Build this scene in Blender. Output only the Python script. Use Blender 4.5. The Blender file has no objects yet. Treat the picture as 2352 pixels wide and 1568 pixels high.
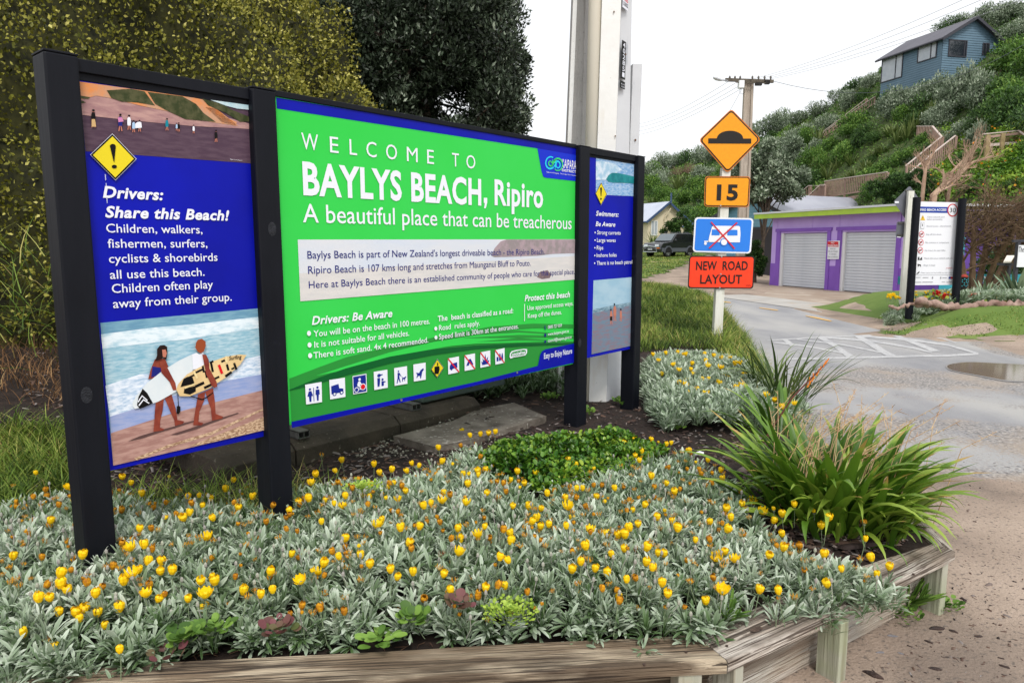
import bpy, math, random
import numpy as np
from mathutils import Vector, Matrix, noise, geometry
from math import radians, sin, cos, pi, atan2, sqrt

random.seed(7); rng = np.random.default_rng(7)
scene = bpy.context.scene
COL = scene.collection

# ------------------------------------------------------------------ camera
FPX, CX, CY, EYE = 1640.0, 1176.0, 784.0, 1.75      # photograph measured on a 2352 x 1568 grid
PITCH = math.atan(224 / 1640)
cam = bpy.data.cameras.new("camera"); camo = bpy.data.objects.new("camera", cam)
COL.objects.link(camo); scene.camera = camo
camo.location = (0, 0, EYE); camo.rotation_euler = (pi / 2 - PITCH, 0, 0)
cam.sensor_width = 36; cam.lens = FPX / 2352 * 36; cam.clip_start = 0.05; cam.clip_end = 2000

# ------------------------------------------------------------------ world, sun, exposure
SUN_EL, SUN_AZ = 52, 165            # azimuth clockwise from +Y
world = bpy.data.worlds.new("World"); scene.world = world; world.use_nodes = True
nt = world.node_tree; nt.nodes.clear()
wo = nt.nodes.new("ShaderNodeOutputWorld")
sky = nt.nodes.new("ShaderNodeTexSky"); sky.sky_type = 'NISHITA'; sky.sun_disc = False
sky.sun_elevation = radians(SUN_EL); sky.sun_rotation = radians(SUN_AZ)
sky.air_density = 1.0; sky.dust_density = 4.0
hs = nt.nodes.new("ShaderNodeHueSaturation"); hs.inputs['Saturation'].default_value = 0.25
b1 = nt.nodes.new("ShaderNodeBackground"); b1.inputs['Strength'].default_value = 0.05
b2 = nt.nodes.new("ShaderNodeBackground"); b2.inputs['Color'].default_value = (0.965, 0.98, 1, 1); b2.inputs['Strength'].default_value = 0.72
ad = nt.nodes.new("ShaderNodeAddShader")
nt.links.new(sky.outputs[0], hs.inputs['Color']); nt.links.new(hs.outputs[0], b1.inputs[0])
nt.links.new(b1.outputs[0], ad.inputs[0]); nt.links.new(b2.outputs[0], ad.inputs[1]); nt.links.new(ad.outputs[0], wo.inputs[0])
sl = bpy.data.lights.new("sun", 'SUN'); sl.energy = 1.5; sl.angle = radians(14); sl.color = (1, 0.96, 0.9)
so = bpy.data.objects.new("sun", sl); COL.objects.link(so)
so.rotation_euler = (pi / 2 - radians(SUN_EL), 0, -radians(SUN_AZ) + pi)
so.location = (0, -5, 30)
vs = scene.view_settings
scene.display_settings.display_device = 'sRGB'
vs.view_transform = 'Standard'; vs.look = 'None'; vs.gamma = 1; vs.use_curve_mapping = False
vs.exposure = 0.35
scene.cycles.max_bounces = 6; scene.cycles.diffuse_bounces = 3; scene.cycles.transparent_max_bounces = 6

# ------------------------------------------------------------------ measuring helpers
_c, _s = cos(PITCH), sin(PITCH)
def ray(x, y):
    dx, dy, dz = x - CX, FPX, -(y - CY)
    return Vector((dx, dy * _c + dz * _s, -dy * _s + dz * _c))
def G(x, y, z=0.0):
    r = ray(x, y); t = (z - EYE) / r.z; return Vector((0, 0, EYE)) + r * t
def D(x, y, Y):
    r = ray(x, y); t = Y / r.y; return Vector((0, 0, EYE)) + r * t
def proj(p):
    q = Vector(p) - Vector((0, 0, EYE)); F = q.y * _c - q.z * _s; U = q.y * _s + q.z * _c
    return CX + FPX * q.x / F, CY - FPX * U / F
def proj_np(P):
    x = P[:, 0]; y = P[:, 1]; z = P[:, 2] - EYE
    F = y * _c - z * _s; U = y * _s + z * _c
    return CX + FPX * x / F, CY - FPX * U / F
def sstep(a, b, x):
    t = np.clip((np.asarray(x, float) - a) / (b - a), 0, 1); return t * t * (3 - 2 * t)
def in_poly(px, py, poly):
    px = np.asarray(px, float); py = np.asarray(py, float); ins = np.zeros(px.shape, bool); n = len(poly)
    for i in range(n):
        x1, y1 = poly[i]; x2, y2 = poly[(i + 1) % n]
        if y1 == y2: continue
        c = ((y1 > py) != (y2 > py)) & (px < (x2 - x1) * (py - y1) / (y2 - y1) + x1)
        ins ^= c
    return ins
def dist_line(px, py, pts):
    d = np.full(np.shape(px), 1e9)
    for (x1, y1), (x2, y2) in zip(pts[:-1], pts[1:]):
        vx, vy = x2 - x1, y2 - y1; t = np.clip(((px - x1) * vx + (py - y1) * vy) / (vx * vx + vy * vy), 0, 1)
        d = np.minimum(d, np.hypot(px - x1 - t * vx, py - y1 - t * vy))
    return d
def snoise(x, y, s=1.0, seed=0.0):
    """cheap smooth value noise, vectorised, about -1..1"""
    x = np.asarray(x, float) * s + seed * 17.13; y = np.asarray(y, float) * s - seed * 9.7
    xi = np.floor(x); yi = np.floor(y); fx = x - xi; fy = y - yi
    fx = fx * fx * (3 - 2 * fx); fy = fy * fy * (3 - 2 * fy)
    h = lambda a, b: np.modf(np.abs(np.sin(a * 127.1 + b * 311.7) * 43758.5453))[0] * 2 - 1
    return (h(xi, yi) * (1 - fx) + h(xi + 1, yi) * fx) * (1 - fy) + (h(xi, yi + 1) * (1 - fx) + h(xi + 1, yi + 1) * fx) * fy

# ------------------------------------------------------------------ materials
def lin(c):
    return tuple(((v / 12.92) if v <= 0.04045 else ((v + 0.055) / 1.055) ** 2.4) for v in c)
def rgb(r, g, b):
    return lin((r / 255, g / 255, b / 255))
MATS = {}
def M(name, col, rough=0.7, col2=None, scale=4.0, detail=4, stretch=(1, 1, 1), bump=0.0, bscale=None, spec=0.35,
      metal=0.0, attr=None, cols=None, lo=0.35, hi=0.65, coat=0.0, trans=0.0, sheen=0, spots=None):
    if name in MATS: return MATS[name]
    m = bpy.data.materials.new(name); m.use_nodes = True; t = m.node_tree; b = t.nodes['Principled BSDF']
    b.inputs['Roughness'].default_value = rough; b.inputs['Specular IOR Level'].default_value = spec
    b.inputs['Metallic'].default_value = metal; b.inputs['Base Color'].default_value = (*col, 1)
    if coat: b.inputs['Coat Weight'].default_value = coat; b.inputs['Coat Roughness'].default_value = 0.08
    L = t.links.new
    tc = t.nodes.new("ShaderNodeTexCoord"); mp = t.nodes.new("ShaderNodeMapping"); mp.inputs['Scale'].default_value = stretch
    L(tc.outputs['Object'], mp.inputs[0])
    src = None
    if cols is not None and attr:
        at = t.nodes.new("ShaderNodeAttribute"); at.attribute_name = attr
        r = t.nodes.new("ShaderNodeValToRGB"); cr = r.color_ramp
        while len(cr.elements) < len(cols): cr.elements.new(0.5)
        for i, c in enumerate(cols):
            cr.elements[i].position = i / (len(cols) - 1); cr.elements[i].color = (*c, 1)
        L(at.outputs['Fac'], r.inputs[0]); src = r.outputs[0]
    elif col2 is not None:
        n = t.nodes.new("ShaderNodeTexNoise"); n.inputs['Scale'].default_value = scale; n.inputs['Detail'].default_value = detail
        n.inputs['Roughness'].default_value = 0.6
        r = t.nodes.new("ShaderNodeValToRGB"); r.color_ramp.elements[0].position = lo; r.color_ramp.elements[1].position = hi
        r.color_ramp.elements[0].color = (*col, 1); r.color_ramp.elements[1].color = (*col2, 1)
        L(mp.outputs[0], n.inputs['Vector']); L(n.outputs[0], r.inputs[0]); src = r.outputs[0]
    if spots and src is None:
        rr = t.nodes.new("ShaderNodeRGB"); rr.outputs[0].default_value = (*col, 1); src = rr.outputs[0]
    for sp in (spots or []):                       # (colour, scale, threshold lo, hi, strength, stretch)
        n = t.nodes.new("ShaderNodeTexNoise"); n.inputs['Scale'].default_value = sp[1]; n.inputs['Detail'].default_value = 5
        mp2 = t.nodes.new("ShaderNodeMapping"); mp2.inputs['Scale'].default_value = sp[5] if len(sp) > 5 else (1, 1, 1)
        mp2.inputs['Location'].default_value = (sp[1] * 1.7, 3.1, sp[1])
        L(tc.outputs['Object'], mp2.inputs[0]); L(mp2.outputs[0], n.inputs['Vector'])
        r = t.nodes.new("ShaderNodeMapRange"); r.inputs[1].default_value = sp[2]; r.inputs[2].default_value = sp[3]
        r.inputs[4].default_value = sp[4]
        L(n.outputs[0], r.inputs[0])
        mx = t.nodes.new("ShaderNodeMix"); mx.data_type = 'RGBA'; mx.inputs[7].default_value = (*sp[0], 1)
        L(r.outputs[0], mx.inputs[0]); L(src, mx.inputs[6]); src = mx.outputs[2]
    if src is not None: L(src, b.inputs['Base Color'])
    if bump:
        n = t.nodes.new("ShaderNodeTexNoise"); n.inputs['Scale'].default_value = bscale or scale * 4; n.inputs['Detail'].default_value = 5
        L(mp.outputs[0], n.inputs['Vector']); bn = t.nodes.new("ShaderNodeBump"); bn.inputs['Strength'].default_value = bump
        bn.inputs['Distance'].default_value = 0.02
        L(n.outputs[0], bn.inputs['Height']); L(bn.outputs[0], b.inputs['Normal'])
    if trans:                                       # thin leaf: part of the light passes through
        td = t.nodes.new("ShaderNodeBsdfTranslucent"); mx = t.nodes.new("ShaderNodeMixShader"); mx.inputs[0].default_value = trans
        if src is not None: L(src, td.inputs[0])
        else: td.inputs[0].default_value = (*col, 1)
        out = t.nodes['Material Output']; L(b.outputs[0], mx.inputs[1]); L(td.outputs[0], mx.inputs[2]); L(mx.outputs[0], out.inputs[0])
    MATS[name] = m; return m

# ------------------------------------------------------------------ objects
ORG = {}
def tag(o, label=None, cat=None, group=None, kind=None):
    if label: o['label'] = label
    if cat: o['category'] = cat
    if group: o['group'] = group
    if kind: o['kind'] = kind
    return o
def thing(name, loc, label, cat, group=None):
    o = bpy.data.objects.new(name, None); COL.objects.link(o); o.location = loc; o.empty_display_size = 0.2
    ORG[o.name] = Vector(loc); return tag(o, label, cat, group)
def link_mesh(name, me, mat, parent=None, origin=None):
    if mat is not None:
        for mm in (mat if isinstance(mat, (list, tuple)) else [mat]): me.materials.append(mm)
    o = bpy.data.objects.new(name, me); COL.objects.link(o)
    if parent is not None:
        o.parent = parent; ORG[o.name] = ORG[parent.name]
    else:
        o.location = origin or (0, 0, 0); ORG[o.name] = Vector(origin or (0, 0, 0))
    return o
class MB:
    def __init__(s): s.v = []; s.f = []; s.m = []; s.mi = 0
    def add(s, vs, fs):
        n = len(s.v); s.v += [tuple(a) for a in vs]; s.f += [tuple(i + n for i in f) for f in fs]; s.m += [s.mi] * len(fs); return s
    def box(s, o, a, b, c):
        o, a, b, c = map(Vector, (o, a, b, c))
        vs = [o, o + a, o + a + b, o + b, o + c, o + a + c, o + a + b + c, o + b + c]
        fs = [(0, 3, 2, 1), (4, 5, 6, 7), (0, 1, 5, 4), (1, 2, 6, 5), (2, 3, 7, 6), (3, 0, 4, 7)]
        if a.cross(b).dot(c) < 0: fs = [f[::-1] for f in fs]
        return s.add(vs, fs)
    def cbox(s, c, dx, dy, dz, rot=0.0):
        X = Vector((cos(rot), sin(rot), 0)); Y = Vector((-sin(rot), cos(rot), 0)); Z = Vector((0, 0, 1))
        return s.box(Vector(c) - X * dx / 2 - Y * dy / 2 - Z * dz / 2, X * dx, Y * dy, Z * dz)
    def tube(s, pts, rad, n=8, cap=True):
        pts = [Vector(p) for p in pts]; k = len(pts); base = len(s.v); vs = []; fs = []
        rads = rad if isinstance(rad, (list, tuple)) else [rad] * k
        pu = None
        for i, p in enumerate(pts):
            d = (pts[min(i + 1, k - 1)] - pts[max(i - 1, 0)]).normalized()
            if pu is None: pu = d.orthogonal().normalized()
            u = (pu - d * pu.dot(d)); u = u.normalized() if u.length > 1e-6 else d.orthogonal().normalized(); pu = u; w = d.cross(u)
            for j in range(n):
                a = 2 * pi * j / n; vs.append(p + (u * cos(a) + w * sin(a)) * rads[i])
        for i in range(k - 1):
            for j in range(n):
                a = i * n + j; b = i * n + (j + 1) % n; fs.append((a, b, b + n, a + n))
        if cap: fs.append(tuple(range(n))[::-1]); fs.append(tuple((k - 1) * n + j for j in range(n)))
        return s.add(vs, fs)
    def flat(s, pts):
        pts = [Vector(p) for p in pts]
        tri = geometry.tessellate_polygon([pts])
        return s.add(pts, [tuple(t) for t in tri])
    def prism(s, pts, d):
        pts = [Vector(p) for p in pts]; d = Vector(d); n = len(pts)
        tri = [tuple(t) for t in geometry.tessellate_polygon([pts])]
        s.add(pts + [p + d for p in pts], tri + [tuple(i + n for i in t[::-1]) for t in tri] + [(i, (i + 1) % n, (i + 1) % n + n, i + n) for i in range(n)])
        return s
    def loft(s, rings, cap=True, closed=True):
        n = len(rings[0]); vs = [v for r in rings for v in r]; fs = []
        for i in range(len(rings) - 1):
            for j in range(n if closed else n - 1):
                a = i * n + j; b = i * n + (j + 1) % n; fs.append((a, b, b + n, a + n))
        if cap: fs.append(tuple(range(n))[::-1]); fs.append(tuple((len(rings) - 1) * n + j for j in range(n)))
        return s.add(vs, fs)
    def build(s, name, mat, parent=None, origin=None, smooth=False, bevel=0.0):
        org = ORG[parent.name] if parent is not None else Vector(origin or (0, 0, 0))
        me = bpy.data.meshes.new(name); me.from_pydata([tuple(Vector(v) - org) for v in s.v], [], s.f); me.update()
        if s.mi or any(s.m): me.polygons.foreach_set('material_index', s.m)
        if smooth: me.polygons.foreach_set('use_smooth', [True] * len(me.polygons))
        o = link_mesh(name, me, mat, parent, origin)
        if bevel:
            md = o.modifiers.new('bevel', 'BEVEL'); md.width = bevel; md.segments = 2; md.limit_method = 'ANGLE'
        return o
def np_mesh(name, V, F, rnd=None, smooth=False):
    """V (n,3); F list of int arrays (k,m) for m-gons"""
    me = bpy.data.meshes.new(name); me.vertices.add(len(V)); me.vertices.foreach_set('co', np.asarray(V, np.float32).ravel())
    loops = np.concatenate([f.ravel() for f in F]); cnt = np.concatenate([np.full(len(f), f.shape[1]) for f in F])
    me.loops.add(len(loops)); me.loops.foreach_set('vertex_index', loops.astype(np.int32))
    me.polygons.add(len(cnt)); st = np.concatenate([[0], np.cumsum(cnt)[:-1]])
    me.polygons.foreach_set('loop_start', st.astype(np.int32))
    if smooth: me.polygons.foreach_set('use_smooth', np.ones(len(cnt), bool))
    me.update(calc_edges=True); me.validate()
    if rnd is not None:
        a = me.attributes.new('rnd', 'FLOAT', 'POINT'); a.data.foreach_set('value', np.asarray(rnd, np.float32))
    return me
def nrm(a): return a / np.maximum(np.linalg.norm(a, axis=-1, keepdims=True), 1e-9)
def frames(d, n):
    """rotation matrices with y axis = d and z axis near n"""
    y = nrm(np.asarray(d, float)); z = np.asarray(n, float); x = np.cross(y, z); bad = np.linalg.norm(x, axis=1) < 1e-4
    x[bad] = np.cross(y[bad], [1, 0.3, 0.2]); x = nrm(x); z = np.cross(x, y); return np.stack([x, y, z], axis=2)
def scatter(tv, tf, P, R, S, rnd=None, rjit=0.0, tr=None):
    """instances of template (tv verts, tf list of face arrays) joined; returns V, F, rnd per vertex. tr: per template vertex offset on rnd"""
    tv = np.asarray(tv, float); m = len(P); k = len(tv); S = np.asarray(S, float)
    if S.ndim == 1: S = np.repeat(S[:, None], 3, 1)
    V = np.einsum('mij,mkj->mki', R, tv[None] * S[:, None, :]) + np.asarray(P)[:, None, :]
    F = [(np.asarray(f)[None] + (np.arange(m) * k)[:, None, None]).reshape(-1, np.asarray(f).shape[1]) for f in tf]
    rr = None
    if rnd is not None:
        rr = np.repeat(np.asarray(rnd)[:, None], k, 1)
        if tr is not None: rr = rr + np.asarray(tr)[None]
        rr = np.clip(rr, 0, 1).ravel()
    return V.reshape(-1, 3), F, rr
def merge(parts):
    Vs, Fs, Rs = [], {}, []; off = 0
    for V, F, r in parts:
        for f in F: Fs.setdefault(f.shape[1], []).append(f + off)
        Vs.append(V); Rs.append(r if r is not None else np.zeros(len(V))); off += len(V)
    return np.concatenate(Vs), [np.concatenate(v) for v in Fs.values()], np.concatenate(Rs)
def copy_obj(o, loc=None, rotz=None, scale=None, parent=None, label=None, group=None):
    c = o.copy(); COL.objects.link(c)
    if parent is not None: c.parent = parent
    if loc is not None: c.location = loc
    if rotz is not None: c.rotation_euler = (0, 0, rotz) if not isinstance(rotz, (tuple, list)) else rotz
    if scale is not None: c.scale = scale if isinstance(scale, (tuple, list)) else (scale,) * 3
    if label: c['label'] = label
    if group: c['group'] = group
    ORG[c.name] = Vector(loc) if loc is not None else Vector(); return c

# leaf templates -------------------------------------------------------------
LEAF2 = (np.array([[-.5, .35, 0], [0, 0, -.08], [.5, .35, 0], [0, 1, 0.05]]), [np.array([[0, 1, 3], [1, 2, 3]])])          # small folded leaf
LEAF1 = (np.array([[-.5, 0.2, 0], [.5, .2, 0], [.35, 1, 0.1], [-.35, .9, 0.1]]), [np.array([[0, 1, 2, 3]])])
def blade_t(n=3, w=0.5, bend=0.3, tip=True):
    vs = []; f = []
    for i in range(n):
        t = i / n; ww = w * (1 - t * 0.55) ; z = -bend * t * t
        vs += [[-ww, t, z], [ww, t, z]]
    vs.append([0, 1, -bend]); q = [[2 * i, 2 * i + 1, 2 * i + 3, 2 * i + 2] for i in range(n - 1)]
    F = []
    if q: F.append(np.array(q))
    F.append(np.array([[2 * n - 2, 2 * n - 1, 2 * n]])); return np.array(vs), F

# text -----------------------------------------------------------------------
_TM = {}
def text_mesh(s, bold=0.0, shear=0.0, res=3):
    cu = bpy.data.curves.new('txt', 'FONT'); cu.body = s; cu.offset = bold; cu.shear = shear; cu.resolution_u = res; cu.fill_mode = 'FRONT'; cu.space_character = 1 + max(0, bold) * 2.2
    ob = bpy.data.objects.new('txt', cu); COL.objects.link(ob)
    dg = bpy.context.evaluated_depsgraph_get(); me = bpy.data.meshes.new_from_object(ob.evaluated_get(dg))
    v = np.array([p.co[:] for p in me.vertices]) if len(me.vertices) else np.zeros((0, 3))
    f = [tuple(p.vertices) for p in me.polygons]
    bpy.data.objects.remove(ob); bpy.data.curves.remove(cu); bpy.data.meshes.remove(me)
    return v, f
def capH():
    if 'H' not in _TM:
        v, f = text_mesh('H'); _TM['H'] = v[:, 1].max()
    return _TM['H']
def put_text(mb, s, P0, P1, P2, bold=0.0, shear=0.0, res=3):
    """P0 baseline start, P1 baseline end, P2 cap height above P0 (world points)"""
    v, f = text_mesh(s, bold, shear, res)
    if not len(v): return
    x0, x1 = v[:, 0].min(), v[:, 0].max(); P0 = Vector(P0)
    X = (Vector(P1) - P0) / (x1 - x0); Y = (Vector(P2) - P0) / (capH() + bold)
    mb.add([P0 + X * (a[0] - x0) + Y * a[1] for a in v], f)
# ================================================================== LAND
HT = np.array([[-1.6, 70, 130, 8], [-.35, 60, 120, 10], [.075, 70, 115, 12.5], [.19, 66, 110, 12.6], [.268, 58, 100, 13.6], [.347, 46, 90, 15.0], [.407, 40, 80, 15.8],
               [.474, 36, 72, 17.3], [.516, 33, 66, 16.8], [.60, 30, 66, 20.2], [.643, 28, 62, 20.4], [.71, 26, 58, 20.8], [.92, 24, 52, 22], [2.5, 20, 60, 24]])
BANK_R = [(2.2, 3.3), (2.32, 4.2), (2.6, 5.5), (3.05, 7.5), (3.5, 9.5), (4.0, 11.5), (4.5, 13.5), (4.7, 15.5), (4.2, 18), (3.4, 20.5), (1.5, 22), (-6, 22)]
MOUND = [(8.3, 20), (8.15, 17.2), (8.0, 15.2), (7.2, 13.7), (8.2, 13.2), (9.6, 12.8), (12, 12.4), (20, 11.5), (34, 14), (30, 24), (12, 21.5)]
def TZ(x, y):
    x = np.asarray(x, float); y = np.asarray(y, float); yy = np.maximum(y, 1.0); a = np.clip(x / yy, -1.6, 2.5)
    base = np.clip(0.031 * (y - 24), 0, 1.1) * (1 - sstep(.27, .37, a))
    yf = np.interp(a, HT[:, 0], HT[:, 1]); yt = np.interp(a, HT[:, 0], HT[:, 2]); zt = np.interp(a, HT[:, 0], HT[:, 3])
    t = np.clip((y - yf) / (yt - yf), 0, 1)
    z = base + (zt - base) * (t ** 0.92) + np.where((t > 0) & (t < 1.01), 0.35 * snoise(x, y, .23, 1) * np.minimum(t * 6, 1), 0)
    z = z - np.maximum(y - yt, 0) * 0.05
    z = np.where(y < yf, base, z)
    ins = in_poly(x, y, MOUND); d = dist_line(x, y, MOUND + [MOUND[0]])
    z = np.maximum(z, np.where(ins, 0.5 * sstep(0, 1.7, d), 0))
    return z
def hit(x, y, ymax=150):
    r = ray(x, y); r = r / r.y; Y = np.arange(2, ymax, 0.1); P = np.stack([r.x * Y, Y, EYE + r.z * Y], 1)
    z = TZ(P[:, 0], P[:, 1]); k = np.argmax(P[:, 2] < z)
    if P[k, 2] >= z[k]: k = len(Y) - 1
    return Vector(P[k])
A_SAND = rgb(178, 152, 128)
m_sand = M('sand', rgb(126, 112, 100), .95, rgb(166, 148, 132), 1.3, 6, bump=.5, bscale=60, lo=.34, hi=.64, spots=[(rgb(98, 90, 86), 40, .6, .68, .7)])
m_asph = M('asphalt', rgb(150, 151, 155), .6, rgb(162, 161, 162), .6, 6, bump=.25, bscale=70, spec=.5,
           spots=[(rgb(120, 122, 130), 1.3, .55, .66, .5, (1, .35, 1)), (rgb(176, 164, 150), .8, .54, .68, .6, (.5, 1, 1)), (rgb(100, 100, 104), 45, .62, .7, .5)])
m_gravel = M('gravelly_asphalt', rgb(158, 151, 147), .85, rgb(140, 136, 136), 1.6, 6, bump=.7, bscale=60,
             spots=[(rgb(182, 163, 142), .9, .48, .6, .8), (rgb(84, 82, 84), 30, .58, .66, .7), (rgb(206, 196, 186), 38, .62, .7, .6)])
m_grass_g = M('grass_ground', rgb(104, 124, 58), .95, rgb(78, 104, 40), .8, 6, bump=.5, bscale=20, spots=[(rgb(176, 158, 122), .5, .57, .68, .9)])
m_hill_g = M('hill_ground', rgb(82, 94, 52), .95, rgb(58, 72, 38), .5, 5, bump=.6, bscale=4)
m_soil = M('soil', rgb(50, 38, 32), .95, rgb(26, 20, 18), 6, 6, bump=.8, bscale=30)
m_conc = M('concrete', rgb(150, 144, 136), .85, rgb(118, 112, 104), 2.5, 6, bump=.3, bscale=40, spots=[(rgb(80, 76, 68), 5, .58, .7, .7), (rgb(186, 184, 178), 16, .62, .7, .5)])
m_conc_l = M('pale_concrete', rgb(176, 173, 168), .85, rgb(160, 156, 150), 1.2, 6, bump=.2, bscale=30, spots=[(rgb(176, 152, 124), .7, .56, .68, .8)])
m_apron = M('sandy_concrete', rgb(164, 150, 136), .9, rgb(146, 128, 112), .7, 6, bump=.3, bscale=25, spots=[(rgb(112, 98, 88), .5, .58, .7, .8, (1, .5, 1)), (rgb(186, 174, 160), 1.1, .58, .68, .6)])

def grid_mesh(name, xs, ys, zf, keep=None, mat=None, dz=0.0):
    X, Y = np.meshgrid(xs, ys); x = X.ravel(); y = Y.ravel(); z = zf(x, y) + dz
    nx, ny = len(xs), len(ys); i, j = np.meshgrid(np.arange(nx - 1), np.arange(ny - 1)); a = (j * nx + i).ravel()
    F = np.stack([a, a + 1, a + nx + 1, a + nx], 1)
    if keep is not None:
        cx = (x[F].mean(1)); cy = (y[F].mean(1)); F = F[keep(cx, cy)]
    V = np.stack([x, y, z], 1); used = np.unique(F); mp = np.zeros(len(V), int); mp[used] = np.arange(len(used))
    me = np_mesh(name, V[used], [mp[F]], smooth=True)
    return tag(link_mesh(name, me, mat), kind='structure')
def ax(a, b, n, c=0.0, k=3.0):
    t = np.linspace(-1, 1, n); s = np.sinh(t * k) / np.sinh(k)
    return np.where(s < 0, c + s * (c - a), c + s * (b - c))
gx = ax(-500, 500, 240, 8, 3.4); gy = np.concatenate([np.linspace(-60, 0, 12)[:-1], np.linspace(0, 90, 150), 90 + np.cumsum(np.linspace(1, 22, 40))])
def hillmask(x, y):
    a = np.clip(x / np.maximum(y, 1), -1.6, 2.5); return y > np.interp(a, HT[:, 0], HT[:, 1]) - 1.5
grid_mesh('ground', gx, gy, lambda x, y: TZ(x, y) - np.where(hillmask(x, y), 1.6, 0), mat=m_sand)
grid_mesh('hillside', np.linspace(-90, 150, 200), np.linspace(15, 170, 150), TZ, hillmask, m_hill_g, .03)
LAWN = [tuple(hit(x, y)[:2]) for x, y in [(1300, 655), (1475, 640), (1517, 629), (1550, 618), (1577, 607), (1600, 590), (1640, 580)]] + [(14, 62), (-20, 66), (-20, 30)]
grid_mesh('lawn', np.linspace(-20, 20, 90), np.linspace(24, 64, 90), TZ, lambda x, y: in_poly(x + .3 * snoise(x, y, .9), y, LAWN) & ~hillmask(x, y), m_grass_g, .02)
grid_mesh('grass_verge', np.linspace(6.5, 34, 150), np.linspace(11, 24, 90), TZ, lambda x, y: in_poly(x, y + .25 * snoise(x, y, 1.1, 3), MOUND), m_grass_g, .015)

def chaikin(p, n=2):
    for _ in range(n): p = [q for a, b in zip(p, p[1:] + p[:1]) for q in ((.75 * a[0] + .25 * b[0], .75 * a[1] + .25 * b[1]), (.25 * a[0] + .75 * b[0], .25 * a[1] + .75 * b[1]))]
    return p
def sheet(name, pts, mat, dz, kind='structure', sub=0):
    mb = MB(); mb.flat([(p[0], p[1], float(TZ(p[0], p[1])) * 0 + dz) for p in pts]); return tag(mb.build(name, mat), kind=kind)
def cD(x, y): return (x * .26757 + 1722.7, y * .26757 + 660.4)
def c4(x, y): return (x * .26858 + 1464.3, y * .26858 + 373.2)
# road: curve coming from the far left, past the garages, out to the lower right
road_far = [(-6, 30.5), (1.5, 29.5)] + [tuple(G(*p)[:2]) for p in [(1566, 670), (1640, 681), (1706, 692), (1830, 708), (1950, 729), (1958, 745), (2057, 766), (2150, 777), (2205, 786), (2256, 812), (2352, 830)]] + [(12, 10.2)]
road_near = [(9, 6.2), (6, 5.0), (4.4, 5.2), (3.3, 5.8), (2.9, 6.6)] + [(2.9, 8), (3.2, 10), (3.6, 12), (4.0, 14), (4.1, 16), (3.4, 19), (1.8, 21.5), (-6, 23)]
road_poly = []
for i, p in enumerate(road_far + road_near):
    road_poly.append(p)
mb = MB()
xs = np.arange(-6, 13, .25); ys = np.arange(4.6, 31, .25)
def ground_blend(name):
    m = bpy.data.materials.new(name); m.use_nodes = True; t = m.node_tree; bs = t.nodes['Principled BSDF']; L = t.links.new; N_ = t.nodes.new
    tc = N_("ShaderNodeTexCoord"); at = N_("ShaderNodeAttribute"); at.attribute_name = 'rnd'
    def nz(sc, det=5, st=(1, 1, 1)):
        mp = N_("ShaderNodeMapping"); mp.inputs['Scale'].default_value = st; n = N_("ShaderNodeTexNoise"); n.inputs['Scale'].default_value = sc; n.inputs['Detail'].default_value = det; L(tc.outputs['Object'], mp.inputs[0]); L(mp.outputs[0], n.inputs['Vector']); return n.outputs[0]
    def math_(op, a, b_): n = N_("ShaderNodeMath"); n.operation = op; [L(v, n.inputs[i]) if hasattr(v, 'links') else setattr(n.inputs[i], 'default_value', v) for i, v in enumerate((a, b_))]; return n.outputs[0]
    def ramp(f, cols, pos): r = N_("ShaderNodeValToRGB"); e = r.color_ramp.elements; [e.new(.5) for _ in range(len(cols) - 2)]; [(setattr(e[i], 'position', pos[i]), setattr(e[i], 'color', (*cols[i], 1))) for i in range(len(cols))]; L(f, r.inputs[0]); return r.outputs[0]
    def mix(f, a, b_): n = N_("ShaderNodeMix"); n.data_type = 'RGBA'; L(f, n.inputs[0]) if hasattr(f, 'links') else setattr(n.inputs[0], 'default_value', f); [L(v, n.inputs[i]) if hasattr(v, 'links') else setattr(n.inputs[i], 'default_value', (*v, 1)) for i, v in ((6, a), (7, b_))]; return n.outputs[2]
    asph = ramp(nz(.9, 6, (1, .4, 1)), [rgb(130, 130, 134), rgb(152, 151, 152), rgb(168, 166, 163)], [.35, .5, .68])
    grav = ramp(nz(34, 3), [rgb(66, 64, 68), rgb(134, 130, 128), rgb(152, 146, 141), rgb(206, 198, 190)], [.33, .45, .6, .72]); grav = mix(ramp(nz(11, 4), [(0, 0, 0), (.6, .6, .6)], [.56, .66]), grav, rgb(92, 88, 88))
    grav = mix(ramp(nz(1.6, 5), [(0, 0, 0), (.7, .7, .7)], [.46, .62]), grav, rgb(158, 144, 130))
    sand = ramp(nz(1.3, 6), [rgb(122, 108, 97), rgb(150, 133, 119), rgb(170, 152, 137)], [.32, .5, .72])
    sand = mix(ramp(nz(40, 3), [(0, 0, 0), (.75, .75, .75)], [.58, .66]), sand, rgb(92, 84, 78))
    f = math_('ADD', at.outputs['Fac'], math_('MULTIPLY', math_('SUBTRACT', nz(1.1, 7), .5), .75))
    f2 = math_('ADD', f, math_('MULTIPLY', math_('SUBTRACT', nz(30, 4), .5), .5))
    g1 = ramp(f2, [(0, 0, 0), (1, 1, 1)], [.22, .34]); g2 = ramp(f2, [(0, 0, 0), (1, 1, 1)], [.60, .76])
    L(mix(g2, mix(g1, asph, grav), sand), bs.inputs['Base Color'])
    rr = math_('ADD', .5, math_('MULTIPLY', f, .4)); L(rr, bs.inputs['Roughness']); bs.inputs['Specular IOR Level'].default_value = .4
    bn = N_("ShaderNodeBump"); bn.inputs['Strength'].default_value = .6; bn.inputs['Distance'].default_value = .015; L(nz(60, 4), bn.inputs['Height']); L(bn.outputs[0], bs.inputs['Normal']); return m
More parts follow.
